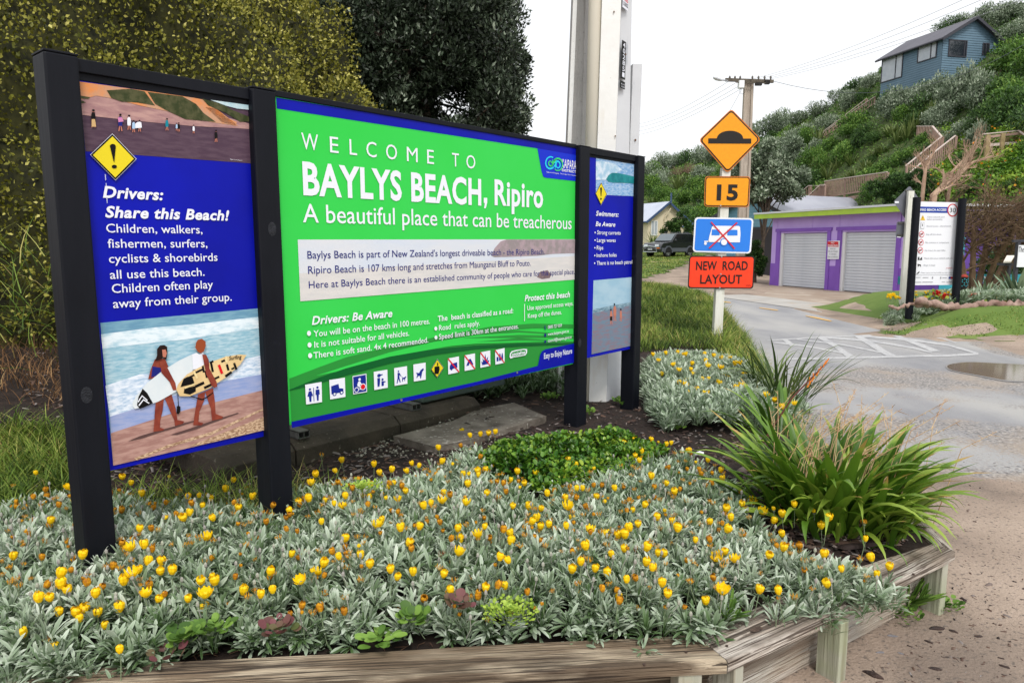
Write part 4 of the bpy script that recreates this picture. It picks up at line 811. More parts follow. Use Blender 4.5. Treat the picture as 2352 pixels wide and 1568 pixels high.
FA = [(222,278),(78,355),(425,368),(430,450),(310,570),(265,697),(80,787),(500,783),(745,305),(795,342),(1030,300),(1090,387),(1145,425),(1210,417),(1283,435),(1418,325),(1370,380),(1500,370),(1535,428),(865,408),(808,480),(1150,525),(1120,552),(1298,555),(1450,495),(1650,530),(1233,480),(957,620),(848,620),(1002,548),(1255,672),(750,743),(795,735),(878,720),(900,823),(723,855),(655,840),(983,820),(978,878),(1047,875),(845,868),(363,897),(415,995),(368,960),(805,890),(1640,880),(1770,772),(1955,170),(2080,205),(2045,267),(1920,293),(1893,343),(1765,512),(1815,460),(1880,440),(1980,445),(2033,465),(2085,482),(2103,422),(1935,517),(1955,577),(2065,787),(1290,897),(1307,940),(1220,935),(753,940),(887,1015),(580,1015),(305,1035),(235,1045),(355,1125),(460,1130),(485,1163),(510,1108),(595,1130),(723,1105),(975,1100),(957,1043),(1143,1042),(1083,1170),(1248,1018),(1240,1105),(1310,1140),(1500,1028),(1478,1000),(1585,1018),(1658,992),(1833,930),(1900,868),(1935,880),(635,1205),(140,1255),(287,1285),(333,1340),(730,1352),(1965,830),(2100,680)]
FB = [(622,165),(668,188),(723,183),(768,177),(805,170),(493,258),(508,333),(567,343),(320,383),(165,395),(133,350),(230,378),(380,355),(425,372),(345,343),(710,405),(757,375),(822,400),(710,385),(545,440),(530,412),(660,398),(628,405),(930,390),(1033,400),(793,350),(1115,295),(1170,313),(1380,328),(1353,367),(1230,340),(1210,325),(1252,350),(1043,325),(1575,215),(1550,230),(1520,230),(1505,258),(1675,262),(1710,220),(1753,237),(1780,230),(1670,213),(1840,275),(1882,272),(1583,300),(1605,327),(1673,415),(1620,277),(268,540),(112,525),(520,505),(210,473),(243,450),(310,493),(113,463),(655,458),(513,550),(643,560),(412,580),(200,530),(445,562),(753,507),(818,540),(735,597),(903,578),(988,583),(1058,592),(940,470),(968,452),(890,433),(1095,512),(1193,535),(1225,493),(1290,480),(1257,483),(1365,527),(1408,550),(1803,500),(1753,452),(1470,480),(1383,620),(597,703),(147,685),(180,650),(280,703),(383,693),(712,738),(745,690),(613,765),(890,730),(888,775),(962,735),(1103,680),(1058,693),(1035,648),(1005,665),(1200,690),(1210,583),(1230,645),(1330,710),(1555,700),(1598,678),(1490,740),(1525,740),(1425,738),(1640,810),(1815,703),(1787,662),(1453,845),(1310,803),(1520,815),(1707,838),(1740,843),(1675,920),(1915,765),(1640,890),(1230,930),(1325,873),(1357,925),(1280,887),(1425,948),(1263,1000),(1275,1075),(1485,1083),(1730,1005),(1762,1063),(1887,988),(1603,1143),(1573,970),(1535,985),(600,835),(505,838),(517,955),(260,968),(350,945),(225,930),(110,900),(45,793),(60,850),(830,863),(883,877),(750,1030),(860,1020),(562,1045),(475,1120),(290,1140),(1083,795),(320,780),(1745,600),(1705,640),(1630,570),(1570,597),(1555,550)]
FCb = [(12,215),(45,225),(120,222),(68,262),(65,285),(95,293),(130,270),(190,240),(225,238),(245,262),(195,310),(105,327),(137,325),(42,350),(57,383),(285,355),(372,390),(405,410),(440,440),(490,425),(270,350)]
FCf = [(30,615),(57,610),(40,650),(85,655),(135,650),(185,690),(195,725),(225,805),(315,818),(275,830),(210,850),(230,885),(305,880),(405,845),(402,897),(355,860),(440,870),(490,830),(570,855),(600,918),(628,885),(775,900),(780,970),(807,1050),(683,1093),(825,1113),(877,1085),(440,950),(210,932),(10,930),(88,972),(145,900),(205,1022),(180,1048),(245,1055),(192,1075),(383,1035),(443,1008),(60,1138),(425,1185),(610,1035),(625,1155),(548,1060),(525,1055),(125,1225),(345,1180),(195,1183)]
BED = [(-80, 1165), (150, 1125), (300, 1135), (480, 1125), (560, 1140), (640, 1160), (690, 1105), (900, 1085), (1030, 1050), (1040, 1022), (1110, 1010), (1140, 1070), (1240, 1110), (1380, 1060), (1560, 1025), (1640, 1065), (1720, 1130), (1760, 1205), (1850, 1260), (1960, 1280), (2062, 1326), (2000, 1358), (1890, 1366), (1780, 1372), (1690, 1384), (1640, 1412), (1480, 1418), (1200, 1400), (1000, 1412), (860, 1416), (600, 1430), (400, 1450), (200, 1494), (-80, 1535)]
def fol_z(x, y, pxx, pyy):
    e = dist_line(pxx, pyy, BED + [BED[0]]); up = np.clip(e / 95, 0, 1) ** .6
    return .315 + .105 * up + .022 * snoise(x, y, 4.3, 9) + .012 * snoise(x, y, 11, 8)
patch = thing('gazania_patch', (0, 3, .3), 'wide mat of silver leaved yellow flowering gazanias along the front timber edging', 'flowers')
r = np.random.default_rng(77); N = 14000
X = r.uniform(-3.6, 2.3, N); Y = r.uniform(2.0, 4.9, N); P = np.stack([X, Y, np.full(N, .40)], 1); pxx, pyy = proj_np(P)
ok = in_poly(pxx, pyy, BED); X, Y, pxx, pyy = X[ok], Y[ok], pxx[ok], pyy[ok]
dens = 1 - .55 * sstep(3.0, 4.8, Y); gap = snoise(X, Y, 5.2, 40) > .78
k = (r.random(len(X)) < dens * .58) & ~gap; X, Y, pxx, pyy = X[k], Y[k], pxx[k], pyy[k]; Z = fol_z(X, Y, pxx, pyy); n = len(X)
tilt = np.stack([r.normal(0, .28, n) + .0, r.normal(-.12, .28, n), np.ones(n)], 1)
front = pyy > 1380; tilt[front, 1] -= .35
parts = []; vi = r.integers(0, len(ROS), n); tone = r.normal(0, .10, n) + .12 * snoise(X, Y, 2.1, 12)
for i, (rv, rf, rr) in enumerate(ROS):
    m = vi == i; a = r.uniform(0, 2 * pi, m.sum()); R = frames(np.stack([np.cos(a), np.sin(a), 0 * a], 1), nrm(tilt[m]))
    # frames: y = horizontal-ish direction, z near tilt
    V, F, q = scatter(rv, rf, np.stack([X[m], Y[m], Z[m]], 1), R, r.uniform(.75, 1.35, m.sum()))
    parts.append((V, F, np.clip(np.tile(rr, m.sum()) + np.repeat(tone[m], len(rv)), 0, 1)))
# a second, darker under-layer closes the gaps
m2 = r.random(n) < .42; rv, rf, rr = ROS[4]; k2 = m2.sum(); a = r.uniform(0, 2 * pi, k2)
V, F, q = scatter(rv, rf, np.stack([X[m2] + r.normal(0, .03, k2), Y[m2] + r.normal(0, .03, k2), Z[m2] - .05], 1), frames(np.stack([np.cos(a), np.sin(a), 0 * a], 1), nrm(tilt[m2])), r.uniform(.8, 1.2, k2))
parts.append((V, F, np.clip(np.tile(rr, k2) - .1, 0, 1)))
# grey-green flower stems and tiny buds standing between the leaves
V, F, R_ = merge(parts); org = ORG[patch.name]
o = link_mesh('foliage', np_mesh('foliage', V - np.array(org), F, R_), m_silver, patch); o['kind'] = 'stuff'
print('foliage tris approx', sum(len(f) * (f.shape[1] - 2) for f in F))
big = [cA_(*p) for p in FA] + [cB_(*p) for p in FB] + [cC_(*p) for p in FCf]
rnf = random.Random(5)
def put_flower(x, y, z, parent, kind=None, sc=1.0, org=Vector()):
    q = G(x, y + 3, z) if z is not None else Vector()
    k = kind or rnf.choices(['cup', 'open', 'slim', 'wilt', 'bud', 'dead'], [54, 8, 22, 11, 4, 1])[0]
    o = bpy.data.objects.new('flower', rnf.choice(FM[k])); COL.objects.link(o); o.parent = parent; o.location = q - org - Vector((0, 0, .014))
    o.rotation_euler = (rnf.gauss(0, .16), rnf.gauss(0, .16), rnf.uniform(0, 6.28)); s = sc * rnf.uniform(.85, 1.15); o.scale = (s,) * 3; return o
for x, y in big:
    q = G(x, y, .5); a, b = proj((q.x, q.y, .42)); zf = float(fol_z(q.x, q.y, np.array([x]), np.array([y + 30]))[0])
    zz = min(.57, zf + rnf.uniform(.05, .11)) if y < 1380 else zf + .045
    put_flower(x, y, zz, patch, sc=.92, org=org)
# further small, half withered heads: past the 300 largest, one stuff part
r = np.random.default_rng(15); cand = np.where((pyy < 1420))[0]; sel = r.choice(cand, 520, replace=False); MBs = MB(); parts = []
def mesh_np(me):
    v = np.zeros(len(me.vertices) * 3); me.vertices.foreach_get('co', v); f = [tuple(p.vertices) for p in me.polygons]; return v.reshape(-1, 3), f, [p.material_index for p in me.polygons]
mb = MB(); lib = [mesh_np(FM[k][j]) for k, j in (('wilt', 0), ('wilt', 1), ('bud', 0), ('slim', 0), ('slim', 1), ('dead', 0))]
for i in sel:
    v, f, mi = lib[r.choice(6, p=[.24, .24, .14, .14, .12, .12])]; s = r.uniform(.65, 1.0); a = r.uniform(0, 6.28); tx, ty = r.normal(0, .25, 2)
    Rm = (Matrix.Rotation(tx, 3, 'X') @ Matrix.Rotation(ty, 3, 'Y') @ Matrix.Rotation(a, 3, 'Z')); w = (np.array(Rm) @ (v * s).T).T + np.array([X[i], Y[i], Z[i] + r.uniform(.03, .09)])
    n0 = len(mb.v); mb.v += [tuple(q) for q in w]; mb.f += [tuple(j + n0 for j in g) for g in f]; mb.m += mi
o = mb.build('withered_flowers', [m_petal2, m_calyx], patch); o['kind'] = 'stuff'
# upright pale stalks with small closed buds
r = np.random.default_rng(16); mb = MB()
for i in r.choice(len(X), 520, replace=False):
    if pyy[i] > 1430: continue
    p = Vector((X[i], Y[i], Z[i] - .02)); h = r.uniform(.06, .13); q = p + Vector((r.normal(0, .02), r.normal(-.01, .02), h)); m = p.lerp(q, .5) + Vector((r.normal(0, .006), 0, 0)); mb.mi = 0; mb.tube([p, m, q], [.0022, .0019, .0017], 4, cap=False)
    if r.random() < .7: mb.tube([q, q + Vector((0, 0, .006)), q + Vector((0, 0, .015)), q + Vector((0, 0, .021))], [.003, .0066, .006, .002], 6)
o = mb.build('flower_stalks', M('stalk_grey', rgb(168, 172, 152), .8, rgb(146, 138, 138), 30), patch); o['kind'] = 'stuff'
# ---- bare soil edge: twigs
m_twig = M('dry_twig', rgb(110, 84, 64), .9, rgb(74, 52, 42), 12)
r_ = random.Random(3); mb = MB()
for i in range(70):
    x = r_.uniform(250, 1500); y = 1478 + r_.uniform(-14, 12) - (x - 850) ** 2 / 60000; q = G(x, y, .29); q.z = float(SZ(q.x, q.y)) + .004; a = r_.uniform(0, 6.28); l = r_.uniform(.02, .07)
    mb.tube([q, q + Vector((cos(a) * l * .5, sin(a) * l * .5, r_.uniform(.0, .02))), q + Vector((cos(a + .4) * l, sin(a + .4) * l, .004))], [.0016, .0014, .0008], 4)
tag(mb.build('dry_twigs', m_twig), 'thin dry brown twigs lying on the soil just behind the front plank', 'twigs', kind='stuff')
# ---- broad leaved weeds at the plank edge
m_weed = M('weed_leaf', rgb(86, 120, 48), .6, attr='rnd', cols=[rgb(52, 84, 30), rgb(96, 132, 52), rgb(126, 160, 70)], trans=.2)
m_weedp = M('purple_weed_leaf', rgb(110, 60, 70), .6, attr='rnd', cols=[rgb(84, 60, 50), rgb(120, 70, 76), rgb(86, 104, 52)], trans=.2)
def round_leaf():
    vs = [[0, 0, 0]] + [[.5 * sin(a) * (1 + .08 * sin(5 * a)), .55 - .5 * cos(a), .06 * abs(sin(a))] for a in np.linspace(.25, 2 * pi - .25, 12)] + [[0, .55, -.03]]
    n = 12; F = [[0, 1, 13]] + [[i, i + 1, 13] for i in range(1, n)] + [[n, 0, 13]]; return np.array(vs), [np.array(F)]
RLV, RLF = round_leaf()
def weed(name, px, py, z, n, L, mat, label, cat='weed', spread=.05, seed=1, narrow=1.0, el0=.1, el1=1.0):
    r = np.random.default_rng(seed); q = G(px, py, z); a = r.uniform(0, 2 * pi, n); el = r.uniform(el0, el1, n); rad = r.uniform(0, spread, n)
    P = np.stack([q.x + np.cos(a) * rad, q.y + np.sin(a) * rad, q.z + r.uniform(0, .03, n)], 1)
    d = np.stack([np.cos(a) * np.cos(el), np.sin(a) * np.cos(el), np.sin(el)], 1); s = L * r.uniform(.6, 1.2, n)
    V, F, rr = scatter(RLV, RLF, P - np.array(q), frames(d, np.array([[0, -.3, 1.0]] * n)), np.stack([s * narrow, s, s], 1), r.random(n))
    return tag(link_mesh(name, np_mesh(name, V, F, rr), mat, None, tuple(q)), label, cat)
weed('weed', 425, 1470, .37, 34, .036, m_weed, 'bright green round leaved weed hanging over the front plank, left part of the bed', seed=2)
weed('weed', 492, 1452, .38, 34, .036, m_weed, 'leafy green weed just right of the round leaved one behind the front plank', seed=3, narrow=.7)
weed('weed', 388, 1512, .33, 8, .032, m_weedp, 'small purple tinged weed leaves on the front plank', seed=4)
weed('weed', 640, 1452, .37, 24, .034, m_weedp, 'purple leaved weed among dry twigs in the gap behind the front plank', seed=5)
weed('weed', 950, 1425, .38, 40, .034, m_weed, 'green scalloped weed near the middle of the front plank', seed=6)
weed('weed', 870, 1476, .33, 26, .05, m_weed, 'flat toothed green weed lying over the plank edge', seed=7, narrow=.5, el1=.4)
weed('weed', 1055, 1390, .42, 20, .034, m_weedp, 'dark reddish weed deep between the silver leaves', seed=8)
weed('chickweed', 1170, 1410, .39, 420, .012, M('lime_leaf', rgb(120, 150, 40), .6, attr='rnd', cols=[rgb(96, 130, 34), rgb(150, 176, 60), rgb(170, 192, 84)], trans=.2), 'fine lime green weed cushion at the front of the bed', seed=9, spread=.10)
weed('chickweed', 832, 1125, .47, 260, .013, MATS['lime_leaf'], 'fine lime green weed cushion near the second sign post', seed=10, spread=.10)
weed('grass_tuft', 1672, 1430, .31, 30, .09, m_weed, 'dark green grass tuft in the gap at the plank joint', seed=11, narrow=.12, spread=.03, el0=.4, el1=1.4)
weed('grass_tuft', 2082, 1392, .02, 60, .12, m_weed, 'green grass tuft growing on the sand under the bench between two posts', seed=12, narrow=.10, spread=.06, el0=.5, el1=1.5)
weed('weed', 2060, 1408, .02, 120, .02, m_weed, 'small leafy green weed at the foot of the bench on the sand', seed=13, spread=.10)
weed('weed', 2170, 1392, .02, 90, .02, m_weed, 'low green weed beside the foot of the last bench post', seed=14, spread=.07)
# ---- bright green round leaved succulent shrub behind the gazanias
m_succ = M('succulent_leaf', rgb(72, 120, 34), .35, attr='rnd', cols=[rgb(26, 56, 18), rgb(56, 98, 28), rgb(96, 136, 42), rgb(160, 180, 60)], spec=.4, trans=.15)
SH_ = [(1100, 1020), (1180, 985), (1250, 975), (1330, 985), (1390, 972), (1440, 985), (1500, 1000), (1540, 1015), (1500, 1040), (1400, 1075), (1260, 1110), (1160, 1080), (1120, 1060)]
r = np.random.default_rng(19); N = 1500; X_ = r.uniform(-.4, 1.7, N * 4); Y_ = r.uniform(3.6, 5.9, N * 4); a_, b_ = proj_np(np.stack([X_, Y_, np.full(N * 4, .45)], 1)); ok = in_poly(a_, b_, SH_)
X_, Y_ = X_[ok][:N], Y_[ok][:N]; n = len(X_); e = dist_line(a_[ok][:N], b_[ok][:N], SH_ + [SH_[0]]); Zs = .37 + .10 * np.clip(e / 30, 0, 1) * r.uniform(.3, 1, n) + .06 * snoise(X_, Y_, 5, 1)
parts = []
for k_ in range(6):
    a = r.uniform(0, 2 * pi, n); el = r.uniform(.2, 1.2, n); d = np.stack([np.cos(a) * np.cos(el), np.sin(a) * np.cos(el), np.sin(el)], 1); s = r.uniform(.022, .04, n)
    parts.append(scatter(RLV[:, :] * [1, 1, 1], RLF, np.stack([X_ + r.normal(0, .014, n), Y_ + r.normal(0, .014, n), Zs + .008 * k_ - .03], 1), frames(d, np.stack([-d[:, 0] * .5, -d[:, 1] * .5, np.ones(n)], 1)), np.stack([s * .72, s, s], 1), r.random(n) * .6 + .2 * snoise(X_, Y_, 3, 6) + .25))
V, F, R_ = merge(parts)
tag(link_mesh('succulent_shrub', np_mesh('succulent_shrub', V, F, R_), m_succ), 'low bright green round leaved shrub at the foot of the third sign post', 'shrub')
# ================================================================== POLES AND ROAD SIGNS
m_polew = M('painted_white_concrete', rgb(234, 235, 234), .6, rgb(222, 221, 217), 1.5, 5, bump=.1, bscale=25, spots=[(rgb(196, 180, 150), 2.2, .62, .75, .6, (2, 2, .4)), (rgb(120, 112, 100), 30, .7, .74, .7)])
m_poleg = M('grey_concrete', rgb(186, 184, 182), .85, rgb(170, 168, 166), 2, 6, bump=.25, bscale=60, spots=[(rgb(120, 114, 108), 3, .56, .7, .7, (3, 3, .35)), (rgb(94, 90, 86), 60, .66, .72, .7)])
m_polel = M('pale_grey_paint', rgb(208, 210, 214), .6, rgb(200, 202, 206), 3, 5, spots=[(rgb(140, 146, 156), 7, .64, .7, .6, (1, 1, .3))])
m_cream = M('cream_conduit', rgb(230, 226, 212), .5, rgb(220, 213, 196), 2, 4, (1, 1, .3), spots=[(rgb(190, 160, 110), 5, .68, .76, .6)])
def colq(xb0, xb1, xt0, xt1, yb, ybase=935, ztop=9.5, dx=0, db=0):
    """ring of a column: front edge between two picture columns at ground and at the frame top, at depth yb"""
    a0, a1 = D(xb0, ybase, yb), D(xb1, ybase, yb + db); t0, t1 = D(xt0, 0, yb), D(xt1, 0, yb + db)
    a0.z = a1.z = .25
    def up(a, t): k = (ztop - a.z) / (t.z - a.z); return a + (t - a) * k
    return a0, a1, up(a0, t0), up(a1, t1)
pole = thing('power_pole', (.85, 6.4, .3), 'tall white painted concrete power pole behind the right end of the welcome sign', 'power pole')
a0, a1, b0, b1 = colq(1352, 1392, 1383, 1427, 6.30)
r0, r1, s0, s1 = colq(1392, 1434, 1427, 1451, 6.30, db=.22)
mb = MB(); mb.loft([[a0, a1, r1, r1 + Vector((-.12, .16, 0)), a0 + Vector((.0, .25, 0))], [b0, b1, s1, s1 + Vector((-.10, .13, 0)), b0 + Vector((0, .2, 0))]])
mb.build('front_column', m_polew, pole)
mb = MB(); e = Vector((.0008, -.0016, 0)); mb.add([a1 + e, r1 + e + Vector((.001, 0, 0)), s1 + e + Vector((.001, 0, 0)), b1 + e], [(0, 1, 2, 3)]); mb.build('grey_side', m_polel, pole)
c0_, c1_, t0, t1 = colq(1330, 1356, 1352, 1383, 6.36); cc, ct = (c0_ + c1_) / 2, (t0 + t1) / 2; rr0 = (c1_ - c0_).length / 2; rr1 = (t1 - t0).length / 2
mb = MB(); mb.tube([cc, ct], [rr0, rr1], 20); mb.build('conduit', m_cream, pole, smooth=True)
g0, g1, h0, h1 = colq(1279, 1332, 1316, 1352, 6.62, 918); w = (g1 - g0).length
mb = MB(); k = lambda p, q, s, d: p * (1 - s) + q * s + Vector((0, d, 0))
mb.loft([[k(g0, g1, 0, 0), k(g0, g1, .18, 0), k(g0, g1, .5, .035), k(g0, g1, .8, .04), k(g0, g1, 1.1, .0), k(g0, g1, 1.1, .25), k(g0, g1, 0, .25)], [k(h0, h1, 0, 0), k(h0, h1, .18, 0), k(h0, h1, .5, .035), k(h0, h1, .8, .04), k(h0, h1, 1.1, 0), k(h0, h1, 1.1, .2), k(h0, h1, 0, .2)]])
mb.build('rear_column', m_poleg, pole)
mb = MB(); mb.box(k(g0, g1, .01, -.003), (g1 - g0) * .16, Vector((0, .003, 0)), h0 - g0); mb.build('white_edge', m_polew, pole)
def face(s, z, off=.004):        # point on the grey right hand side face
    kz = (z - r0.z) / (s0.z - r0.z); a = r0 + (s0 - r0) * kz; b = r1 + (s1 - r1) * kz; n = (b - a).cross(Vector((0, 0, 1))).normalized(); return a * (1 - s) + b * s + n * off
def facepx(x, y, off=.004):
    # intersect ray with face by bisection over z
    best = None
    for z in np.linspace(2, 4.4, 241):
        for s in np.linspace(0, 1, 21):
            p = face(s, z, off); q = proj(p); d = (q[0] - x) ** 2 + (q[1] - y) ** 2
            if best is None or d < best[0]: best = (d, p, s, z)
    return best[2], best[3]
mb = MB(); sA, zA = .18, facepx(1434, 95.6)[1]; sB, zB = .52, facepx(1432, 181)[1]
mb.prism([face(sA, zA), face(sB, zA), face(sB, zB), face(sA, zB)], face(.3, 3, 0) - face(.3, 3, .003)); pq = mb.build('number_plate', p_blk, pole)
mb = MB(); hgt = (zA - zB) * .94 / 6
for i, ch in enumerate('402851'):
    zt = zA - .03 * (zA - zB) - i * hgt; put_text(mb, ch, face(sA + .07, zt - hgt * .88, .0055), face(sB - .07, zt - hgt * .88, .0055), face(sA + .07, zt - hgt * .1, .0055), .01)
mb.build('number_text', p_white, pq)
zC, zD = facepx(1431, 187)[1], facepx(1430, 205)[1]
mb = MB(); mb.prism([face(.14, zC), face(.52, zC), face(.52, zD), face(.14, zD)], face(.3, 3, 0) - face(.3, 3, .003)); pq = mb.build('number_plate', p_blk, pole)
mb = MB(); put_text(mb, '8.54', face(.2, (zC + zD) / 2, .0055), face(.48, (zC + zD) / 2, .0055), face(.2, zC - .02, .0055)); put_text(mb, 'WSM', face(.2, zD + .008, .0055), face(.48, zD + .008, .0055), face(.2, (zC + zD) / 2 - .01, .0055)); mb.build('number_text', p_white, pq)
zE, zF = facepx(1438, 0)[1] + .16, facepx(1436, 22)[1]
mb = MB(); mb.prism([face(.12, zE), face(.62, zE), face(.62, zF), face(.12, zF)], face(.3, 3, 0) - face(.3, 3, .003)); pq = mb.build('sticker', p_white, pole)
mb = MB(); zz = facepx(1438, 5)[1]; put_text(mb, 'WIRES', face(.17, zz, .0055), face(.58, zz, .0055), face(.17, zz + .035, .0055), .02); mb.build('sticker_text', p_red, pq)
mb = MB(); zz = facepx(1438, 16)[1]; put_text(mb, 'C BUSCK', face(.15, zz, .0055), face(.6, zz, .0055), face(.15, zz + .03, .0055), .02); mb.build('sticker_text', p_blk, pq)
for x, y, dpt in ((1410, 28, 6.295), (1437, 316 - 190, 6.295), (1413, 323 - 10, 6.295)):
    mb = MB(); q = D(x, y, 6.296); mb.tube([q, q - Vector((0, .012, 0))], .006, 6); mb.build('bolt', M('rusty_bolt', rgb(110, 80, 60), .7, metal=.5), pole)
wp = thing('white_post', (1.05, 6.9, .3), 'shorter square white post standing just right of the tall white power pole', 'post')
q0, q1, u0, u1 = D(1424, 935, 6.75), D(1445, 935, 6.75), D(1453.4, 146, 6.75), D(1475.4, 146, 6.75); q0.z = q1.z = .25; u1.z = u0.z
mb = MB(); mb.loft([[q0, q1, q1 + Vector((.0, .1, 0)), q0 + Vector((-.01, .1, 0))], [u0, u1, u1 + Vector((0, .1, 0)), u0 + Vector((-.01, .1, 0))]]); mb.build('shaft', m_polel, wp, bevel=.006)
mb = MB(); q = D(1459, 322, 6.75); mb.tube([q + Vector((0, .001, 0)), q - Vector((0, .01, 0))], .009, 8); mb.build('bolt', MATS['rusty_bolt'], wp)
# ---- concrete plinth, slab, steel channels and cabinets behind the sign
cP = lambda x, y: (x * .43945 + 287.1, y * .43945 + 918.7)
A_ = G(*cP(900, 325), .34); B_ = G(*cP(1858, 72), .34); dP = (B_ - A_).normalized(); iP = Vector((-dP.y, dP.x, 0)); LP = (B_ - A_).length
m_plinth = M('mossy_concrete', rgb(84, 74, 64), .9, rgb(56, 50, 44), 3, 6, bump=.5, bscale=40, spots=[(rgb(150, 140, 126), 30, .66, .72, .7), (rgb(52, 46, 40), 2, .52, .66, .7)])
pl = thing('concrete_plinth', tuple(A_), 'long dark stained concrete plinth on the ground behind the welcome sign', 'plinth')
_w = G(475, 1098, .34); LL = max(.5, (A_ - _w).dot(dP)); st = A_ - dP * LL
for i, (u0_, u1_) in enumerate(((0, LL * .98), (LL * .98 + .01, LL + LP * .5), (LL + LP * .5 + .01, LP + LL))):
    mb = MB(); P_ = lambda u, v, z: st + dP * u + iP * v + Vector((0, 0, z - .34))
    sec = [(0, .28), (.0, .42), (.07, .475), (1.25, .475), (1.25, .28)]
    mb.loft([[P_(u0_, v, z) for v, z in sec], [P_(u1_, v, z) for v, z in sec]]); mb.build('block', m_plinth, pl, bevel=.006)
sl_ = thing('concrete_slab', tuple(G(1250, 962, .36)), 'weathered pale concrete slab lying at the right end of the plinth', 'concrete slab')
mb = MB(); ps = [G(*p, .375) for p in [(1254, 957), (1100, 1008), (1000, 1025), (905, 1003), (1040, 968), (1100, 940), (1180, 925)]]; mb.prism([p for p in ps], (0, 0, -.10)); mb.build('slab', M('slab_concrete', rgb(132, 124, 114), .9, rgb(96, 88, 80), 5, 6, bump=.5, bscale=50, spots=[(rgb(200, 194, 186), 26, .62, .68, .6), (rgb(70, 62, 54), 3, .56, .68, .8)]), sl_, bevel=.008)
m_cab = M('cabinet_green_grey', rgb(92, 106, 102), .45, rgb(78, 90, 86), 2, 4)
for (px, py), wd, dp, lb in (((1006, 929), 1.0, .75, 'green grey steel cabinet on the plinth behind the middle of the welcome sign'), ((420, 1062), .95, .75, 'green grey steel cabinet mostly hidden behind the left end of the welcome sign')):
    q = G(px, py, .49) if px > 900 else G(px, py, .49); c = thing('service_cabinet', tuple(q), lb, 'cabinet'); o_ = q + iP * .12 if px > 900 else q + iP * .25
    mb = MB(); mb.box(o_ - dP * (0 if px < 900 else .05), dP * wd, iP * dp, Vector((0, 0, .95))); mb.build('body', m_cab, c, bevel=.012)
    mb = MB(); mb.box(o_ - dP * .07 - iP * .02 + Vector((0, 0, .951)), dP * (wd + .04), iP * (dp + .04), Vector((0, 0, .05))); mb.build('lid', m_cab, c, bevel=.012)
    mb = MB(); mb.box(o_ + dP * (wd * .5) - iP * .004 + Vector((0, 0, .05)), dP * .006, iP * .003, Vector((0, 0, .85))); mb.build('door_gap', p_blk, c)
m_steel = M('galvanised_steel', rgb(120, 120, 118), .5, rgb(96, 94, 92), 12, metal=.4)
for (x, y), L_ in ((cP(1525, 42), .42), (cP(945, 185), .36)):
    q = G(x, y, .477); c = thing('steel_channel', tuple(q), 'galvanised steel channel end sticking out over the plinth ' + ('near the sign centre' if x > 800 else 'beside the second sign post'), 'steel channel')
    hw = .045; X = dP; Yv = iP
    for nm, (ox, oz, sx, sz) in {'web': (-2 * hw, 0, .006, .05), 'flange': (-2 * hw, .044, 2 * hw, .006), 'flange2': (-2 * hw, 0, 2 * hw, .006), 'web2': (-.006, 0, .006, .05), 'web3': (-hw - .003, .006, .006, .038)}.items():
        mb = MB(); mb.box(q - Yv * .05 + X * ox + Vector((0, 0, oz)), X * sx, Yv * L_, Vector((0, 0, sz))); mb.build(nm.rstrip('23'), m_steel, c)
# ---- road sign assembly on a white post
YS = 9.6
def rpoly(pts, r, n=5):
    """round the corners of a polygon (world points in a plane)"""
    pts = [Vector(p) for p in pts]; out = []; m = len(pts)
    for i in range(m):
        p = pts[i]; a = (pts[i - 1] - p).normalized(); b = (pts[(i + 1) % m] - p).normalized(); ang = a.angle(b); d = r / math.tan(ang / 2); c = p + (a + b).normalized() * (r / sin(ang / 2)); s = p + a * d; e = p + b * d
        for k in range(n + 1):
            t = k / n; v = (s - c).lerp(e - c, t).normalized() * r; out.append(c + v)
    return out
def inset(pts, k):
    c = sum((Vector(p) for p in pts), Vector()) / len(pts); return [c + (Vector(p) - c) * k for p in pts]
m_wpost = M('weathered_white_post', rgb(222, 222, 214), .7, rgb(206, 204, 192), 5, 6, (2, 2, .4), bump=.2, bscale=20, spots=[(rgb(120, 112, 84), 9, .64, .72, .8, (2, 2, .5))])
m_orange = M('sign_orange', rgb(240, 158, 18), .45, rgb(232, 150, 16), 30); m_ored = M('sign_red_orange', rgb(250, 66, 28), .4, rgb(244, 60, 24), 20); m_sblue = M('sign_blue', rgb(40, 124, 224), .4); m_swhite = M('sign_white', rgb(232, 234, 240), .4); m_sblk = M('sign_black', rgb(24, 20, 18), .5); m_sred = M('sign_cross_red', rgb(206, 26, 36), .4); m_oed = M('sign_edge_orange', rgb(214, 120, 30), .5)
rs = thing('road_sign', tuple(D(1648, 765, YS + .06)), 'white post in the grass carrying four road signs, orange diamond on top', 'road sign')
d0, d1 = D(1638.5, 790, YS + .02), D(1658, 790, YS + .02); e0, e1 = D(1659, 385, YS + .02), D(1679, 385, YS + .02); d0.z = d1.z = .3
mb = MB(); mb.loft([[d0, d1, d1 + Vector((0, .11, 0)), d0 + Vector((-.0, .11, 0))], [e0, e1, e1 + Vector((0, .11, 0)), e0 + Vector((0, .11, 0))]]); mb.build('post', m_wpost, rs, bevel=.006)
def SPp(x, y, l=0): return D(x, y, YS - .003 - .0025 * l)
